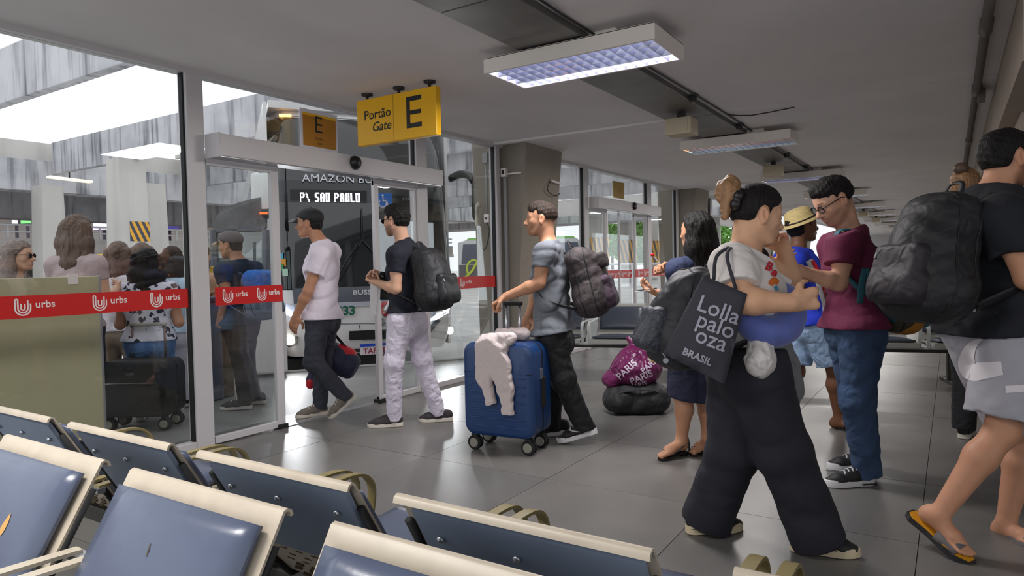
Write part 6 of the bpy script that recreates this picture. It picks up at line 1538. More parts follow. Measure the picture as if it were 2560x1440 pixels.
M_olive = cloth('bag_olive_brown', (58, 52, 40), .4, 10, noise=.15, rough=.7); M_teal = mat('strap_teal', (32, 92, 104), .6); M_och = cloth('bag_ochre', (158, 104, 32), .3, 12, noise=.1)
bt, BW_, BR_, _c = backpack(g, 'olive and ochre backpack with teal straps worn by the man in maroon', M_olive, w=.31, h=.50, d=.20, tilt=4, up=.0, mstrap=M_teal, pocket=False)
uv = Vol(.008); uv.rc(BW_(.10, -.2, -.34), BW_(.10, .2, -.34), .098, .098, .04); uv.field(); uv.cutplane(BW_(0, 0, -.26), nrm(BR_[:, 2]*1.0-BR_[:, 0]*.4)); solid('ochre_base', M_och, bt, [uv])
uv = Vol(.008); uv.bx(BW_(.56, 0, -.30), (.03, .10, .085), BR_, .02, .02); uv.field(); solid('teal_pocket', M_teal, bt, [uv])
q = g.lat*g.sgn['n']; C_ = g.P+g.u*g.len*.5
strap([C_+q*.19-g.hd*.06-g.u*.10, C_+q*.205-g.hd*.0-g.u*.0, C_+q*.205+g.hd*.03+g.u*.06], .038, .01, M_teal, 'webbing', bt, g.hd)
strap([C_+q*.205+g.hd*.03+g.u*.06, C_+q*.208+g.hd*.055-g.u*.03, C_+q*.205+g.hd*.065-g.u*.12], .038, .01, M_teal, 'webbing', bt, g.hd)
# --- man at the right edge
M_tee_k = cloth('cotton_black', (24, 26, 34), .35, 7, noise=.08); M_short_g = cloth('shorts_grey', (168, 166, 174), .4, 6, noise=.05)
g = person('tall man in black t-shirt and pale grey shorts with sliders at the right edge', 2.95, (2516, 398), 10, (2488, 478), (2496, 800), 14,
    {'n': dict(sh=(2514, 545, -.20), el=(2570, 695, -.24), wr=(2655, 735, -.20), hand=dict(palm='in', curl=.7, thumb=1)), 'f': dict(el=(2590, 690, .24), wr=(2660, 735, .2), hand=dict(palm='in', curl=.7, thumb=-1))},
    {'n': ((2505, 1078, -.10), (2348, 1288, -.06), (2428, 1398, -.10)), 'f': ((2570, 1090, .12), (2515, 1308, .12), (2606, 1366, .12))}, skin='bright', hs=1.02, hp=3, beard=.8, fade=.6, bulk=1.22, sw=.215, bare_legs=True, bare_feet=True, leg_r=1.10, arm_r=1.15, hq=.0038, hip=.1)
SH8 = shirt(g, M_tee_k, sleeve=.56, hem=.03, w=1.2, wr=0.0093, fr=14, seed=41, r0=.088, r1=.088, loose=1.12, waist=1.12, hemdir=g.u-g.hd*.22)
SHORT8 = trousers(g, M_short_g, 'shorts', rt=.150, rk=.140, knee_cut=.86, wr=0.0109, fr=13, hipw=.138, waistw=.152)
hair_short(g, M_hair_k, th=.007, zf=.060, nape=-.045)
M_slide = mat('slide_rubber', (44, 42, 44), .6); M_slide_y = mat('slide_yellow', (214, 150, 24), .6)
for k in 'nf':
    W2, R2 = g.footW[k]; out = [(-.03, .022), (.0, .042), (.08, .040), (.17, .052), (.23, .046), (.27, .018)]; po = out+[(x, -y) for x, y in out[::-1]]; n = len(po)
    dz = .0
    def layer(z0, z1, sc, m, nm, par):
        return MB().add([W2(.12+(x-.12)*sc, y*sc, z0-.10*max(0, .10-x)*0) for x, y in po]+[W2(.12+(x-.12)*sc, y*sc, z1) for x, y in po], [tuple(range(n))[::-1], tuple(range(n, 2*n))]+[(i, (i+1) % n, n+(i+1) % n, n+i) for i in range(n)]).build(nm, m, par)
    o = layer(-.030, -.006, 1.0, M_slide, 'slider', g.root); layer(-.0065, -.0015, .93, M_slide_y, 'footbed', o)
    st = MB()
    rows = []
    for x in (.115, .155, .195, .215): rows.append([W2(x, t*(.050-.00*x), -.01+(.062-.18*(x-.115))*(1-abs(t)**2.4)) for t in np.linspace(-1, 1, 15)])
    vs = [p for r in rows for p in r]; st.add(vs, [(i*15+j, i*15+j+1, (i+1)*15+j+1, (i+1)*15+j) for i in range(3) for j in range(14)])
    so = st.build('slider_strap', mat('slide_strap', (96, 90, 92), .6), o, True); md = so.modifiers.new('s', 'SOLIDIFY'); md.thickness = .006
G8 = g
M_emb = mat('emblem_pale', (222, 216, 220), .7)
print_band(SHORT8, [(2456, 846), (2428, 870), (2418, 905), (2432, 928), (2470, 926), (2506, 920)], [3, 14, 22, 24, 20, 17], M_emb, 'emblem')
print_band(SHORT8, [(2514, 974), (2540, 972), (2566, 970)], [9, 9, 9], M_emb, 'emblem')
M_pk = mat('print_pink', (214, 130, 150), .6)
print_band(SH8, [(2400, 560), (2410, 548), (2422, 560), (2428, 578), (2412, 586), (2404, 590), (2420, 592), (2428, 604), (2418, 612), (2404, 604)], [1.6]*3, M_pk, 'print')
print_band(SH8, [(2394, 508), (2404, 514), (2412, 502)], [2, 3, 1.5], M_shoe_w, 'print')
bt, BW_, BR_, _c = backpack(g, 'large black backpack worn by the tall man at the right edge', M_bag_k, w=.34, h=.56, d=.28, tilt=14, up=.04, m2=cloth('nylon_plum', (40, 34, 42), .4, 10, rough=.6), back=.03)
# ================================================================= people behind the glass
# --- man in grey cap
M_cap_g = mat('cap_grey', (92, 84, 88), .75); M_tee_n2 = cloth('tee_navy', (32, 44, 66), .35, 9); M_trk2 = cloth('trousers_dark_brown', (46, 40, 44), .5, 11, noise=.15)
g = person('man in grey cap and navy t-shirt with blue backpack waiting beside the coach door', 6.25, (576, 614), 168, (598, 656), (600, 806), 155,
    {'n': dict(el=(566, 728, -.18), wr=(552, 790, -.14), hand=dict(to=(548, 812, -.14), palm='in', curl=.7, thumb=1)), 'f': dict(el=(606, 735, .2), wr=(588, 795, .2), hand=dict(palm='in', curl=.7, thumb=-1))},
    {'n': ((604, 905, -.06), (614, 998, -.04), (550, 1024, -.06)), 'f': ((614, 905, .08), (634, 986, .08), (590, 1010, .06))}, skin='tan', hs=1.0, hp=5, hq=.006, mkeyes=True)
shirt(g, M_tee_n2, sleeve=.58, hem=.02, wr=.004, seed=51); trousers(g, M_trk2, rt=.10, rk=.076, ra=.064)
hair_short(g, M_hair_k, th=.004); cap(g, M_cap_g, mat('cap_peak_tan', (150, 132, 124), .7))
for k in 'nf': shoe(g.root, g.A[k], g.T[k], M_shoe_k, M_so_w, L=.28, name='trainer')
bt, BW_, BR_, _c = backpack(g, 'grey and bright blue backpack of the man in the grey cap', cloth('bag_grey_blue', (104, 116, 136), .4, 9), w=.30, h=.46, d=.22, tilt=12, up=-.02, pocket=False)
uv = Vol(.009); uv.bx(BW_(.25, 0, .16), (.10, .15, .10), BR_, .05, .03); uv.rc(BW_(.1, -.3, .3), BW_(.1, .3, .3), .07, .07, .05); uv.field(); uv.wrinkle(.004, 26, 3); solid('blue_top', cloth('bag_blue', (44, 104, 190), .4, 9), bt, [uv])
pv = Vol(.009); pv.bx(BW_(.5, 0, -.30), (.05, .12, .07), BR_, .03, .02); solid('pocket', cloth('bag_grey_blue', (104, 116, 136), .4, 9), bt, [pv])
# --- women seen from behind or in profile
M_lblue = cloth('shirt_light_blue', (176, 200, 220), .35, 9); M_pale_tr = cloth('trousers_pale', (206, 204, 214), .4, 9); M_top_w = cloth('top_white', (220, 214, 220), .35, 9)
M_spot = bpy.data.materials.new('spotted_blouse'); M_spot.use_nodes = True
_N, _L = M_spot.node_tree.nodes, M_spot.node_tree.links; _b = _N['Principled BSDF']; _b.inputs['Roughness'].default_value = .85
_tc = _N.new('ShaderNodeTexCoord'); _v = _N.new('ShaderNodeTexVoronoi'); _v.inputs['Scale'].default_value = 13; _nz = _N.new('ShaderNodeTexNoise'); _nz.inputs['Scale'].default_value = 9
_mx = _N.new('ShaderNodeMix'); _mx.data_type = 'RGBA'; _mx.blend_type = 'ADD'; _mx.inputs[0].default_value = .07; _L.new(_tc.outputs['Object'], _mx.inputs[6]); _L.new(_nz.outputs['Color'], _mx.inputs[7]); _L.new(_mx.outputs[2], _v.inputs['Vector'])
_cr = _N.new('ShaderNodeValToRGB'); _cr.color_ramp.elements[0].position = .36; _cr.color_ramp.elements[1].position = .40; _cr.color_ramp.elements[0].color = rgb(36, 40, 56); _cr.color_ramp.elements[1].color = rgb(206, 206, 222); _L.new(_v.outputs['Distance'], _cr.inputs[0]); _L.new(_cr.outputs[0], _b.inputs['Base Color'])
M_jean_l = cloth('jeans_mid_blue', (84, 118, 166), .5, 10, noise=.18)
def simple_legs(D, pel, px, spread=14):
    yg = 720-0; K = []; 
    def pt(x, z, dd): # picture point of a place at height z
        p = gd(x, 700, D+dd); q = V(p[0], p[1], z); return q
    return K
def stander(label, D, head, hh, hgt, skin, top, bottom, hairf, arms=None, shoes=M_so_w, bulk=.95, pose_hp=0, sleeve=.45, dx=0, th=None, hem=.02, hs=.98):
    """standing woman: head picture point, everything below hangs at natural proportions"""
    C = gd(head[0], head[1], D); k = hgt/1.65; f = heading(hh if th is None else th)
    def px(p): q = np.asarray(p)-_O; z = q@_F; return (1280+CAM_F*(q@_R)/z, 720-CAM_F*(q@_U)/z, z-D)
    z0 = C[2]-1.535*k if False else 0.0
    N = C-V(0, 0, .185*k)-f*.04; P = V(C[0], C[1], C[2]-.69*k)-f*.04+_H0*dx; lat = np.cross((0, 0, 1), f)
    s = -1 if np.dot(lat, _H1) > 0 else 1; L = {}
    for kk, sg in (('n', s), ('f', -s)):
        h = P+lat*sg*.10; L[kk] = (px(V(h[0], h[1], P[2]*.53)+f*.03), px(V(h[0], h[1], .09)), px(V(h[0], h[1], 0.012)+f*.19+lat*sg*.02))
    A = {}
    for kk, sg in (('n', s), ('f', -s)):
        S = N-V(0, 0, .07)+lat*sg*.175
        if arms == 'up': A[kk] = dict(el=px(S+V(0, 0, -.27)+lat*sg*.05+f*.02), wr=px(S+V(0, 0, -.20)+f*.24-lat*sg*.02), hand=dict(palm='in', curl=.8, thumb=1 if kk == 'n' else -1))
        else: A[kk] = dict(el=px(S+V(0, 0, -.29)+lat*sg*.05-f*.03), wr=px(S+V(0, 0, -.53)+lat*sg*.06+f*.04), hand=dict(palm='in', curl=.5, thumb=1 if kk == 'n' else -1))
    g = person(label, D, head, hh, px(N), px(P), hh if th is None else th, A, L, skin=skin, female=True, bulk=bulk, sw=.17, hs=hs, hq=.0065, hp=pose_hp)
    shirt(g, top, 'top', sleeve=sleeve, hem=hem, w=bulk, wr=.004, seed=int(head[0]), h=.009, bust=0) if False else shirt(g, top, 'top', sleeve=sleeve, hem=hem, w=bulk, wr=.004, seed=int(head[0]), h=.009)
    trousers(g, bottom, rt=.105, rk=.080, ra=.070, h=.009, seat=1.06)
    for kk in 'nf': shoe(g.root, g.A[kk], g.T[kk], M_shoe_k, shoes, L=.245, name='shoe')
    hairf(g); return g
gA = stander('woman with sunglasses and light hair standing behind the frosted counter at far left', 5.45, (47, 642), 12, 1.56, 'light', M_black_cl, M_black_cl, lambda g: long_hair(g, mat('hair_ash', (120, 104, 98), .5, noise=.3, nscale=50, bump=.5, bscale=110), .16, .07, .048, 5, .004, 60, zf=.07))
glasses(gA, M_rubber, M_sun, 'sunglasses')
er = gA.hW(-.005, -.082, -.045); MB().lathe([(.001, -.012), (.010, -.006), (.011, .004), (.001, .012)], er, (0, 0, 1), 8).build('earring', M_shoe_w, gA.root, True)
gB = stander('tall woman with very long brown hair seen from behind over the frosted counter', 5.35, (196, 578), 84, 1.74, 'light', cloth('top_rose', (176, 156, 158), .35, 9), M_black_cl, lambda g: long_hair(g, M_hair_b, .34, .080, .056, 6, .006, 60, front=True), arms='up', dx=.0)
gC = stander('woman with brown hair and strappy white top waiting outside', 6.2, (298, 640), 100, 1.56, 'warm', M_top_w, cloth('skirt_tan', (150, 132, 112), .4, 9), lambda g: long_hair(g, M_hair_b, .14, .07, .048, 7, .004, 60), arms='up', sleeve=.12)
gD = stander('woman with light wavy hair half hidden behind the woman in the spotted blouse', 6.7, (356, 640), 96, 1.62, 'light', cloth('top_plum', (70, 46, 60), .35, 9), M_black_cl, lambda g: long_hair(g, M_hair_b, .22, .085, .060, 8, .010, 36, curl=1))
gE = stander('woman with black curly hair, black and white spotted blouse and blue jeans', 5.75, (370, 658), 104, 1.50, 'warm', M_spot, M_jean_l, lambda g: long_hair(g, M_hair_k, .20, .075, .055, 9, .012, 40, curl=1), arms='up', bulk=1.05, sleeve=.5)
gF = stander('woman with short brown hair, light blue shirt and pale trousers beside the post', 6.3, (432, 652), 92, 1.52, 'light', M_lblue, M_pale_tr, lambda g: long_hair(g, M_hair_d, .04, .07, .046, 10, .003, 60), bulk=1.0, sleeve=.9)
gG = stander('man in tan shirt and blue jeans partly hidden by the white door post', 7.0, (503, 640), 80, 1.66, 'light', cloth('top_tan', (176, 140, 112), .3, 9), M_jean_l, lambda g: hair_short(g, M_hair_d, th=.012), bulk=1.0)
# --- woman behind the tall man at the right
gH = stander('woman with light brown hair bun mostly hidden behind the tall man in black', 4.55, (2414, 468), 40, 1.70, 'bright', M_black_cl, M_black_cl, lambda g: (hair_short(g, M_hair_l, th=.012, zf=.07), solid('hair_bun', M_hair_b, g.root, [Vol(.006).el(g.hW(-.09, 0, .12), (.045, .045, .04), None, .02)])), dx=.12)
# ================================================================= luggage and carried things
def axes2(d): d = nrm(V(d[0], d[1], 0)); return d, V(-d[1], d[0], 0)
def hard_case(label, P1, wdir, ddir, w, d, h, m, m2, ridges=True, name='suitcase', poles=.0, wheel=.05, mpole=None, grip=None, pw_=None):
    """upright case: P1 = ground point under the front left corner"""
    P1 = V(P1[0], P1[1], 0); c = P1+wdir*w/2+ddir*d/2; t = thing(name, label, 'suitcase', c); up = V(0, 0, 1); R = np.stack([wdir, ddir, up], 1)
    def rounded(y0, y1, z0, z1, r, sc=1.0, n=5):
        pts = []
        for cx, cz, a0 in ((w/2-r, z1-r, 0), (-w/2+r, z1-r, PI/2), (-w/2+r, z0+r, PI), (w/2-r, z0+r, 1.5*PI)):
            for k in range(n): a = a0+PI/2*k/(n-1); pts.append(((cx+r*math.cos(a))*sc, cz+r*math.sin(a)))
        return pts
    z0 = wheel*2+.01; r = .075
    def shellpart(nm, ya, yb, yo):
        mb = MB(); rings = []
        for y, ins in ((ya, 0), (yo-(.02 if yo > ya else -.02), 0), (yo-(.006 if yo > ya else -.006), .012), (yo, .030)):
            pts = rounded(0, 0, z0+ins, h-ins, r, 1.0); rings.append([c+wdir*(u*(w-2*ins)/w)+ddir*y+up*z for u, z in pts])
        n = len(rings[0]); vs = [p for rg in rings for p in rg]; fs = [(i*n+k, i*n+(k+1) % n, (i+1)*n+(k+1) % n, (i+1)*n+k) for i in range(3) for k in range(n)]+[tuple(3*n+k for k in range(n)), tuple(range(n))[::-1]]
        return mb.add(vs, fs).build(nm, m, t, auto=35)
    fr = shellpart('front_shell', -.012, 0, -d/2); bk = shellpart('back_shell', .012, 0, d/2)
    zb = MB(); pts = rounded(0, 0, z0+.002, h-.002, r); n = len(pts)
    zb.add([c+wdir*u*.992+ddir*y+up*z for y in (-.013, .013) for u, z in pts], [(k, (k+1) % n, n+(k+1) % n, n+k) for k in range(n)]).build('zip_band', M_rubber, t)
    if ridges:
        for k in range(7):
            z = z0+.07+(h-z0-.16)*k/8.5
            MB().obox(c-ddir*(d/2-.001)+up*z, wdir, ddir, up, w/2-.055, .006, .0045, .003).build('ridge', m, fr)
        MB().obox(c-ddir*(d/2-.004)+up*(h-.20), wdir, ddir, up, w/2-.01, .004, .0025).build('groove', M_rubber, fr)
        MB().obox(c+wdir*(w/2)+ddir*0+up*(h*.55), wdir, ddir, up, .012, .03, .10, .006).build('side_handle', M_rubber, t)
        MB().obox(c+wdir*(w/2)+ddir*-.02+up*(h*.72), wdir, ddir, up, .009, .018, .035, .004).build('lock', M_bolt, t)
    for a in (-1, 1):
        for b in (-1, 1):
            q = c+wdir*a*(w/2-.06)+ddir*b*(d/2-.05)
            wv = MB()
            for e in (-1, 1): wv.lathe([(.012, -.010), (wheel*.9, -.010), (wheel, -.005), (wheel, .005), (wheel*.9, .010), (.012, .010)], q+up*wheel+ddir*e*.016, ddir, 18)
            wo = wv.build('wheel', M_rubber, t, auto=40)
            MB().lathe([(.001, 0), (wheel*.62, 0), (wheel*.66, .003), (wheel*.6, .006), (.001, .006)], q+up*wheel-ddir*.0265, -ddir, 16).build('hub', mat('wheel_hub', (150, 146, 136), .4, metal=.4), wo, auto=40)
            MB().obox(q+up*(wheel*1.65), wdir, ddir, up, .022, .026, .03, .008).build('fork', M_rubber, wo)
    if poles:
        mp = mpole or M_bolt; pw = pw_ or w*.24
        for a in (-1, 1): MB().tube([c+wdir*a*pw+ddir*d*.36+up*(h-.02), c+wdir*a*pw+ddir*d*.36+up*(h+poles)], [(.010, .007)]*2, 8, flat=wdir).build('handle_pole', mp, t, True)
        g_ = MB().obox(c+ddir*d*.36+up*(h+poles+.012), wdir, ddir, up, pw+.018, .016, .014, .007).build('grip', grip or M_rubber, t)
    return t, c, R
# --- blue case
w1, w2, w3 = gz(1190, 1122), gz(1320, 1137), gz(1356, 1116)
wd, dd_ = axes2(w2-w1); 
if np.dot(dd_, _H1) < 0: dd_ = -dd_
cw = np.linalg.norm(w2-w1)+.13; cdp = .30
M_case = mat('case_blue', (17, 56, 108), .38, coat=.2, noise=.04, nscale=60, bump=.15, bscale=400)
cs, CC, CR = hard_case('blue hard shell suitcase with four wheels and a cream cardigan over it', w1-wd*.06-dd_*.05, wd, dd_, cw, cdp, .735, M_case, M_rubber, poles=.235, pw_=.052)
print('case', cw, cdp, CC)
# cardigan laid over the top with hanging sleeves
M_knit = cloth('knit_cream', (212, 198, 196), .4, 12, noise=.03, bump=.3, bscale=300)
v = Vol(.006); W = lambda a, b, z: CC+wd*a+dd_*b+V(0, 0, z)
hT = .735; fy = -cdp/2
v.rc(W(-.10, fy+.02, hT+.02), W(.09, fy+.02, hT+.03), .035, .045, .03); v.rc(W(-.06, .02, hT+.035), W(.10, .05, hT+.045), .045, .045, .04); v.rc(W(-.08, fy-.01, hT-.03), W(.06, fy-.012, hT-.03), .028, .028, .03)
v.rc(W(-.11, fy-.012, hT-.02), W(-.09, fy-.02, hT-.22), .040, .052, .03); v.rc(W(-.09, fy-.02, hT-.22), W(-.045, fy-.022, hT-.345), .050, .034, .03); v.rc(W(-.045, fy-.022, hT-.345), W(-.03, fy-.022, hT-.42), .036, .036, .004, cut=[(W(-.032, fy-.022, hT-.40), V(0, 0, -1)+wd*.3)])
v.rc(W(-.05, fy-.012, hT-.02), W(.03, fy-.025, hT-.14), .06, .075, .04); v.rc(W(.03, fy-.025, hT-.14), W(.075, fy-.025, hT-.30), .072, .052, .03); v.rc(W(.075, fy-.025, hT-.30), W(.085, fy-.025, hT-.40), .050, .036, .02); v.rc(W(.085, fy-.025, hT-.395), W(.088, fy-.025, hT-.48), .040, .040, .004, cut=[(W(.088, fy-.025, hT-.462), V(0, 0, -1))])
v.field(); v.wrinkle(.0045, 34, 4, [wd, V(0, 0, 1), wd+V(0, 0, .6)]); v.cutplane(W(0, 0, hT-.462), V(0, 0, -1)); v.cutplane(W(0, fy-.052, 0), -dd_)
cg = solid('cardigan', M_knit, None, [v]); tag(cg, 'cream knitted cardigan draped over the blue suitcase with its sleeves hanging', 'cardigan')
# --- black case outside
q1 = gz(270, 1108); wd2, dd2 = axes2(gz(420, 1112)-q1)
if np.dot(dd2, _H1) < 0: dd2 = -dd2
pA, pB = gd(245, 1000, 5.35), gd(422, 1000, 5.35); wbl = np.linalg.norm((pB-pA)[:2])
hz_ = gd(330, 902, 5.4)[2]
M_case_k = cloth('case_black_fabric', (30, 29, 28), .15, 14, noise=.15, rough=.7)
cs2, CC2, CR2 = hard_case('large black suitcase with raised metal handle standing just outside the glass', V(pA[0], pA[1], 0), _H0, _H1, wbl, .30, hz_, M_case_k, M_rubber, ridges=False, poles=.26, mpole=mat('pole_bronze', (122, 104, 98), .35, metal=.7), grip=mat('grip_silver', (168, 166, 160), .35, metal=.4))
pv = Vol(.008); pv.bx(CC2-_H1*.155+V(0, 0, hz_*.45), (wbl*.40, .02, hz_*.24), np.stack([_H0, _H1, V(0, 0, 1)], 1), .02, .02); solid('front_pocket', M_case_k, cs2, [pv])
MB().tube([CC2-_H1*.18+_H0*u+V(0, 0, hz_*.70) for u in (-wbl*.36, wbl*.36)], .004, 5).build('zip', M_bolt, cs2)
# --- purple bag on black holdall
b0 = gz(1602, 1042); D0 = depth(b0); r_, f_ = _H0, _H1
v = Vol(.009); c = b0+f_*.16
for a, z, ra in ((-.20, .12, .115), (-.05, .13, .135), (.10, .13, .14), (.20, .12, .12)): v.el(c+r_*a*.78+V(0, 0, z*.98), (ra, .16, ra*1.02), np.stack([r_, f_, V(0, 0, 1)], 1), .06)
v.field(); v.wrinkle(.010, 15, 6); v.cutplane(V(0, 0, .004), V(0, 0, -1))
hb = solid('holdall', cloth('holdall_black', (34, 34, 36), .6, 8, noise=.15, rough=.65), None, [v]); tag(hb, 'squashed black fabric holdall on the floor under the purple bag', 'bag')
hs_ = MB().tube(spline([c+r_*-.16-f_*.13+V(0, 0, .19), c+r_*-.06-f_*.17+V(0, 0, .215), c+r_*.08-f_*.17+V(0, 0, .215), c+r_*.16-f_*.13+V(0, 0, .18)], 6), [(.016, .004)]*19, 6); hs_.build('handle', M_rubber, hb, True)
v = Vol(.008); pc = gd(1590, 918, D0+.16); zb_ = pc[2]
M_pur = mat('purple_plastic', (112, 34, 86), .28, noise=.12, nscale=9, bump=.2, bscale=40, fold=.9, fscale=9)
v.el(V(pc[0], pc[1], zb_-.02), (.215, .17, .135), np.stack([r_, f_, V(0, 0, 1)], 1), .04); v.el(V(pc[0], pc[1], zb_+.06)+r_*.0, (.14, .12, .12), np.stack([r_, f_, V(0, 0, 1)], 1), .06)
v.rc(V(pc[0], pc[1], zb_+.13)-r_*.0, V(pc[0], pc[1], zb_+.185)+r_*.0, .045, .018, .04)
for a, b in ((-.05, .05), (.05, .04), (.10, .0), (-.02, -.02)): v.rc(V(pc[0], pc[1], zb_+.18), V(pc[0], pc[1], zb_+.225+abs(b)*.2)+r_*a+f_*b, .016, .010, .012)
v.el(V(pc[0], pc[1], zb_-.10)-r_*.20, (.07, .08, .07), None, .04)
v.field(); v.wrinkle(.009, 22, 12); v.cutplane(V(0, 0, .195), V(0, 0, -1))
pb = solid('plastic_bag', M_pur, None, [v]); tag(pb, 'knotted purple plastic bag with white print lying on the black holdall', 'bag')
M_print = mat('print_white', (222, 206, 224), .5)
for px, py, sz, rot in ((1572, 930, 24, -.75), (1606, 950, 24, -.42), (1628, 918, 20, -.7), (1598, 968, 17, -.3)): print_text(pb, 'PARIS', sz, px, py, rot, M_print, 'print', .003, .5)
# --- cap man's duffel
D1 = 5.98; c = gd(852, 902, D1); ax = nrm(gd(893, 925, D1)-gd(812, 880, D1)); R = np.stack([ax, np.cross(V(0, 0, 1), ax), np.cross(ax, np.cross(V(0, 0, 1), ax))], 1)
v = Vol(.008); v.rc(c-ax*.07, c+ax*.07, .125, .115, .03); v.field(); v.wrinkle(.006, 22, 8); v.cutplane(c+ax*.155, ax); v.cutplane(c-ax*.16, -ax)
M_duf = cloth('duffel_navy', (38, 40, 66), .4, 10, rough=.7); M_dred = mat('duffel_red', (196, 28, 44), .6)
df = solid('duffel_bag', M_duf, None, [v]); tag(df, 'navy and red duffel bag hanging by its strap behind the man in white t-shirt', 'bag')
v = Vol(.008); v.rc(c+R[:, 2]*.080-ax*.04, c+R[:, 2]*.088+ax*.04, .072, .068, .03); solid('red_top_panel', M_dred, df, [v])
v = Vol(.008); v.el(c-R[:, 2]*.085-ax*.05, (.07, .07, .05), R, .03); solid('red_base_panel', M_dred, df, [v])
v = Vol(.008); e0 = gd(776, 944, 5.95); v.rc(gd(800, 905, 6.0), gd(778, 950, 5.95), .06, .045, .02, cut=[(gd(776, 955, 5.95), V(0, 0, -1))]); solid('end_pocket', M_duf, df, [v]); v = Vol(.007); v.rc(gd(777, 954, 5.94), gd(776, 962, 5.94), .040, .036, .01); solid('red_tip', M_dred, df, [v])
hp_ = gd(822, 822, 5.93); MB().tube(spline([c-ax*.13+R[:, 2]*.06, hp_-ax*.02, hp_+V(0, 0, .01), c+ax*.08+R[:, 2]*.10], 6), [(.020, .004)]*19, 6).build('strap', M_bag_k, df, True)
# --- cap man's blue bag tail seen under his knee
# --- navy man's papers and black pouch
o_ = gd(938, 705, 5.28); pp2 = thing('paper_tickets', 'white folded papers held in the hand of the man in the navy polo', 'papers', o_)
for k, (a, b) in enumerate(((0, 0), (.012, .02))):
    q = [gd(926+8*k, 708, 5.27+a), gd(946+6*k, 706, 5.29+a), gd(940+8*k, 790-6*k, 5.30+a), gd(924+8*k, 770, 5.28+a)]
    MB().add(q+[p+_H1*.002 for p in q], [(0, 1, 2, 3), (7, 6, 5, 4), (0, 4, 5, 1), (1, 5, 6, 2), (2, 6, 7, 3), (3, 7, 4, 0)]).build('sheet', M_shoe_w, pp2)
v = Vol(.007); c = gd(963, 722, 5.42); v.bx(c, (.06, .05, .085), np.stack([_H0, _H1, V(0, 0, 1)], 1), .03, .02); v.field(); v.wrinkle(.004, 30, 2)
pu = solid('black_pouch', M_bag_k, None, [v]); tag(pu, 'small black pouch held at the waist of the man in the navy polo', 'bag')
c = gd(957, 690, 5.36); MB().lathe([(.001, -.02), (.034, -.018), (.038, 0), (.030, .02), (.001, .022)], c, nrm(-_H1+V(0, 0, .2)), 16).build('lens_cap', mat('glossy_black', (16, 16, 18), .12), pu, True)
# --- lollipop and phone
tip = gd(1631, 637, 4.52); hnd = gd(1654, 664, 4.53); lp = thing('lollipop', 'red lollipop held up by the woman with long black hair', 'lollipop', tip)
MB().tube([hnd, tip], .003, 6).build('stick', M_shoe_w, lp); MB().lathe([(1e-4, -.013), (.009, -.010), (.013, 0), (.009, .010), (1e-4, .013)], tip, nrm(tip-hnd), 12).build('candy', mat('candy_red', (196, 20, 30), .15, coat=.5), lp, True)
c = gd(1616, 724, 4.46); pn = thing('phone', 'phone in a pale case held by the woman with long black hair', 'phone', c)
MB().obox(c, nrm(_H0*.9-_H1*.3+V(0, 0, .12)), nrm(_H1*.9+_H0*.3), nrm(V(0, 0, 1)-_H0*.12), .065, .035, .004, .003).build('body', M_rubber, pn); MB().obox(c-V(0, 0, .006), nrm(_H0*.9-_H1*.3+V(0, 0, .12)), nrm(_H1*.9+_H0*.3), nrm(V(0, 0, 1)-_H0*.12), .067, .037, .003, .002).build('case', M_shoe_w, pn)
# --- paper gift bag
D2 = 4.18; cc_ = [gd(1636, 822, D2), gd(1728, 846, D2), gd(1722, 925, D2), gd(1627, 905, D2)]
gb = thing('gift_bag', 'patterned beige paper gift bag hanging beside the woman with long black hair', 'bag', sum(cc_)/4)
fw = _H1*.10
M_gift = mat('gift_paper', (186, 168, 150), .6, noise=.35, nscale=28); M_kraft = mat('gift_kraft', (196, 160, 112), .6)
MB().add(cc_+[p+fw for p in cc_], [(0, 1, 2, 3), (7, 6, 5, 4), (0, 4, 5, 1), (1, 5, 6, 2), (2, 6, 7, 3), (3, 7, 4, 0)]).build('body', M_gift, gb)
lo = [cc_[3]*.62+cc_[0]*.38, cc_[2]*.62+cc_[1]*.38, cc_[2], cc_[3]]; MB().add([p-_H1*.003 for p in lo], [(0, 1, 2, 3)]).build('lower_panel', M_kraft, gb)
for k, (u, vv) in enumerate(((.15, .2), (.4, .15), (.65, .3), (.25, .5), (.55, .55), (.8, .1), (.85, .5))):
    p = cc_[0]*(1-u)*(1-vv*.6)+cc_[1]*u*(1-vv*.6)+cc_[3]*(1-u)*vv*.6+cc_[2]*u*vv*.6-_H1*.003; MB().lathe([(.016, -.001), (.022, -.001), (.022, .001), (.016, .001)], p, -_H1, 5).build('print_shape', mat('gift_print', (120, 104, 100), .6), gb)
MB().tube(spline([cc_[0]*.8+cc_[1]*.2, gd(1665, 800, D2), gd(1690, 804, D2), cc_[0]*.2+cc_[1]*.8], 6), .004, 6).build('cord_handle', M_kraft, gb, True)
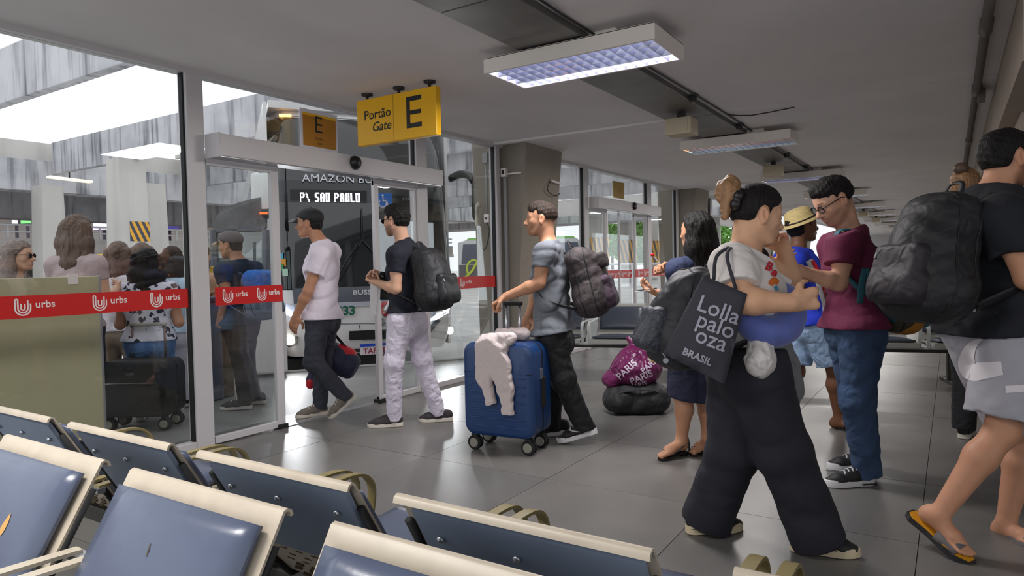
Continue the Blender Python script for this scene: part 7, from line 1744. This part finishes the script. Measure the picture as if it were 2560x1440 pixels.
# --- tote bag
D3 = 2.66
qa, qb, qc, qd = gd(1757, 688, D3+.06), gd(1868, 735, D3-.0), gd(1812, 962, D3), gd(1657, 884, D3+.05)
def puffy(a, b, c, d, th, m, name, par, n=12, sag=.0):
    nv = nrm(np.cross(b-a, d-a)); nv = nv if np.dot(nv, _H1) < 0 else -nv; vs = []; fs = []
    for s in (1, -1):
        for i in range(n+1):
            for j in range(n+1):
                u, w = i/n, j/n; e = (1-abs(2*u-1)**4)*(1-abs(2*w-1)**4)
                vs.append((a*(1-u)+b*u)*(1-w)+(d*(1-u)+c*u)*w+nv*s*(th*(e*(.55+.45*w))+.003)+nv*.006*math.sin(u*9+w*4)*w*s)
    I = lambda i, j: i*(n+1)+j; k = (n+1)**2
    for i in range(n):
        for j in range(n): fs += [(I(i, j), I(i+1, j), I(i+1, j+1), I(i, j+1)), (k+I(i, j), k+I(i, j+1), k+I(i+1, j+1), k+I(i+1, j))]
    for i in range(n): fs += [(I(i, 0), k+I(i, 0), k+I(i+1, 0), I(i+1, 0)), (I(i, n), I(i+1, n), k+I(i+1, n), k+I(i, n)), (I(0, i), I(0, i+1), k+I(0, i+1), k+I(0, i)), (I(n, i), k+I(n, i), k+I(n, i+1), I(n, i+1))]
    return MB().add(vs, fs).build(name, m, par, True), nv
M_tote = cloth('tote_charcoal', (56, 56, 64), .3, 9, noise=.06)
tt = thing('tote_bag', 'charcoal cotton tote bag with big grey lettering hanging from the shoulder of the bun woman', 'bag', (qa+qb+qc+qd)/4)
TOTE, tn = puffy(qa, qb, qc, qd, .034, M_tote, 'body', tt)
M_tl = mat('tote_lettering', (164, 162, 176), .7)
for s_, px, py, sz in (('Lolla', 1790, 793, 58), ('palo', 1783, 831, 58), ('oza', 1772, 866, 58)): print_text(TOTE, s_, sz, px, py, .36, M_tl, 'lettering', .003, .5, 1.0, 1.0)
print_text(TOTE, 'BRASIL', 24, 1740, 899, .40, M_tl, 'lettering', .003, .8, 1.05)
for a_, b_ in ((.25, -.02), (.75, .03)):
    p = qa*(1-a_)+qb*a_; MB().tube(spline([p, gd(1800+50*a_-20, 640, D3+.03), gd(1836, 612, D3+.14), gd(1850, 606, D3+.30)], 5), [(.008, .002)]*16, 6, flat=_H0).build('handle', M_tote, tt, True)
kc = gd(1664, 894, D3+.03); MB().tube([qd, kc], .003, 5).lathe([(.001, -.003), (.011, -.003), (.011, .003), (.001, .003)], kc-V(0, 0, .012), -_H1, 12).build('key_tag', M_bolt, tt)
# --- bun woman's backpack
g = G5
M_woven = mat('bag_woven_dark', (52, 56, 66), .45, noise=.35, nscale=55, bump=.7, bscale=70)
backpack(g, 'black backpack with woven lower pocket worn by the bun woman', cloth('bag_black_soft', (34, 35, 42), .6, 8, noise=.12, rough=.6), w=.29, h=.42, d=.24, tilt=16, up=-.03, m2=M_woven, wr=.007)
# --- neck pillow
D4 = 2.84; M_pil = mat('pillow_blue', (86, 100, 172), .7, noise=.05, nscale=30, bump=.2, bscale=120, sheen=.4)
cp = gd(1915, 776, D4); pts = []
for a in np.linspace(PI*1.02, PI*2.62, 12): pts.append(cp+_H0*.105*math.cos(a)+V(0, 0, .085*math.sin(a))+_H1*(.05*math.sin(a)+.03*math.cos(a)))
v = Vol(.006); n = len(pts); rs = [.044+.022*math.sin(PI*i/(n-1)) for i in range(n)]
v.chain(pts, rs, .02); v.field(); v.wrinkle(.002, 30, 4); o = solid('neck_pillow', M_pil, None, [v]); tag(o, 'blue horseshoe neck pillow held under the arm of the bun woman', 'pillow')
# --- thin white carrier bag, grey jacket
D5 = 2.76; c = gd(1902, 895, D5); v = Vol(.006); R = np.stack([_H0, _H1, V(0, 0, 1)], 1)
v.el(c-V(0, 0, .025), (.056, .05, .055), R, .03); v.rc(c, gd(1884, 846, D5+.02), .048, .022, .03); v.rc(c, gd(1922, 842, D5+.02), .045, .02, .03); v.field(); v.wrinkle(.005, 55, 6, [_H0, _H0+V(0, 0, .3), _H1])
o = solid('carrier_bag', mat('carrier_white', (214, 208, 206), .45, bump=.2, bscale=60, fold=.5, fscale=16), None, [v]); tag(o, 'thin white plastic carrier bag hanging below the blue neck pillow', 'bag')
v = Vol(.007); v.rc(gd(1952, 868, D5+.12), gd(1966, 960, D5+.12), .050, .058, .03, flat=_H1, sq=.55); v.rc(gd(1966, 960, D5+.12), gd(1968, 1062, D5+.10), .056, .040, .03, flat=_H1, sq=.5); v.rc(gd(1935, 862, D5+.12), gd(1948, 905, D5+.14), .04, .05, .03, flat=_H1, sq=.6)
v.field(); v.wrinkle(.006, 34, 3, [_H0, _H0+_H1]); o = solid('grey_jacket', cloth('jacket_grey', (112, 112, 114), .5, 9, bump=.2, bscale=200), None, [v]); tag(o, 'grey jacket hanging from the arm of the bun woman in front of her thighs', 'jacket')
# --- print on the white t-shirt: red lettering and plain patches
M_pr = mat('print_red', (206, 44, 62), .7); M_po = mat('print_orange', (214, 110, 40), .7); M_pb2 = mat('print_blue', (84, 150, 186), .7)
print_text(SH5, 'B', 30, 1918, 676, .45, M_pr, 'print', .004, 1.2); print_text(SH5, 'e', 30, 1931, 690, .45, M_pr, 'print', .004, 1.2)
print_band(SH5, [(1924, 712), (1934, 702), (1945, 708)], [6, 9, 5], M_po, 'print'); print_band(SH5, [(1936, 716), (1942, 726)], [4, 4], M_pb2, 'print', .005)
# --- black bag at the right edge
c = gz(2562, 1212); v = Vol(.01); v.bx(V(c[0], c[1], .17)+_H0*.06, (.12, .14, .16), R, .05, .02); v.field(); v.wrinkle(.006, 18, 7); v.cutplane(V(0, 0, .004), V(0, 0, -1))
o = solid('black_bag', M_bag_k, None, [v]); tag(o, 'black bag on the floor cut off by the right edge of the picture', 'bag')
MB().tube([V(c[0], c[1], .33)+_H0*.0, V(c[0], c[1], .42)+_H0*.06, V(c[0], c[1], .33)+_H0*.12], .01, 6).build('handle', M_bag_k, o, True)

# --- torn cushion of the nearest bench
bpy.context.view_layer.update()
for px, pts, ws in ((12, [(2, 1338), (8, 1322), (18, 1304), (28, 1284)], [2, 6, 5, 1]), (372, [(366, 1392), (371, 1378), (377, 1358)], [.8, 1.6, .8])):
    for c_ in bB.children:
        if c_.name.startswith('back_pad'):
            bv_ = bvh_of(c_); d_ = ray(pts[1][0], pts[1][1]); h_ = bv_.ray_cast(Vector(_O), Vector(nrm(d_)), 3)
            if h_[0] is not None: print_band(c_, pts, ws, M_foam if px == 12 else M_slot, 'tear', .0015); break
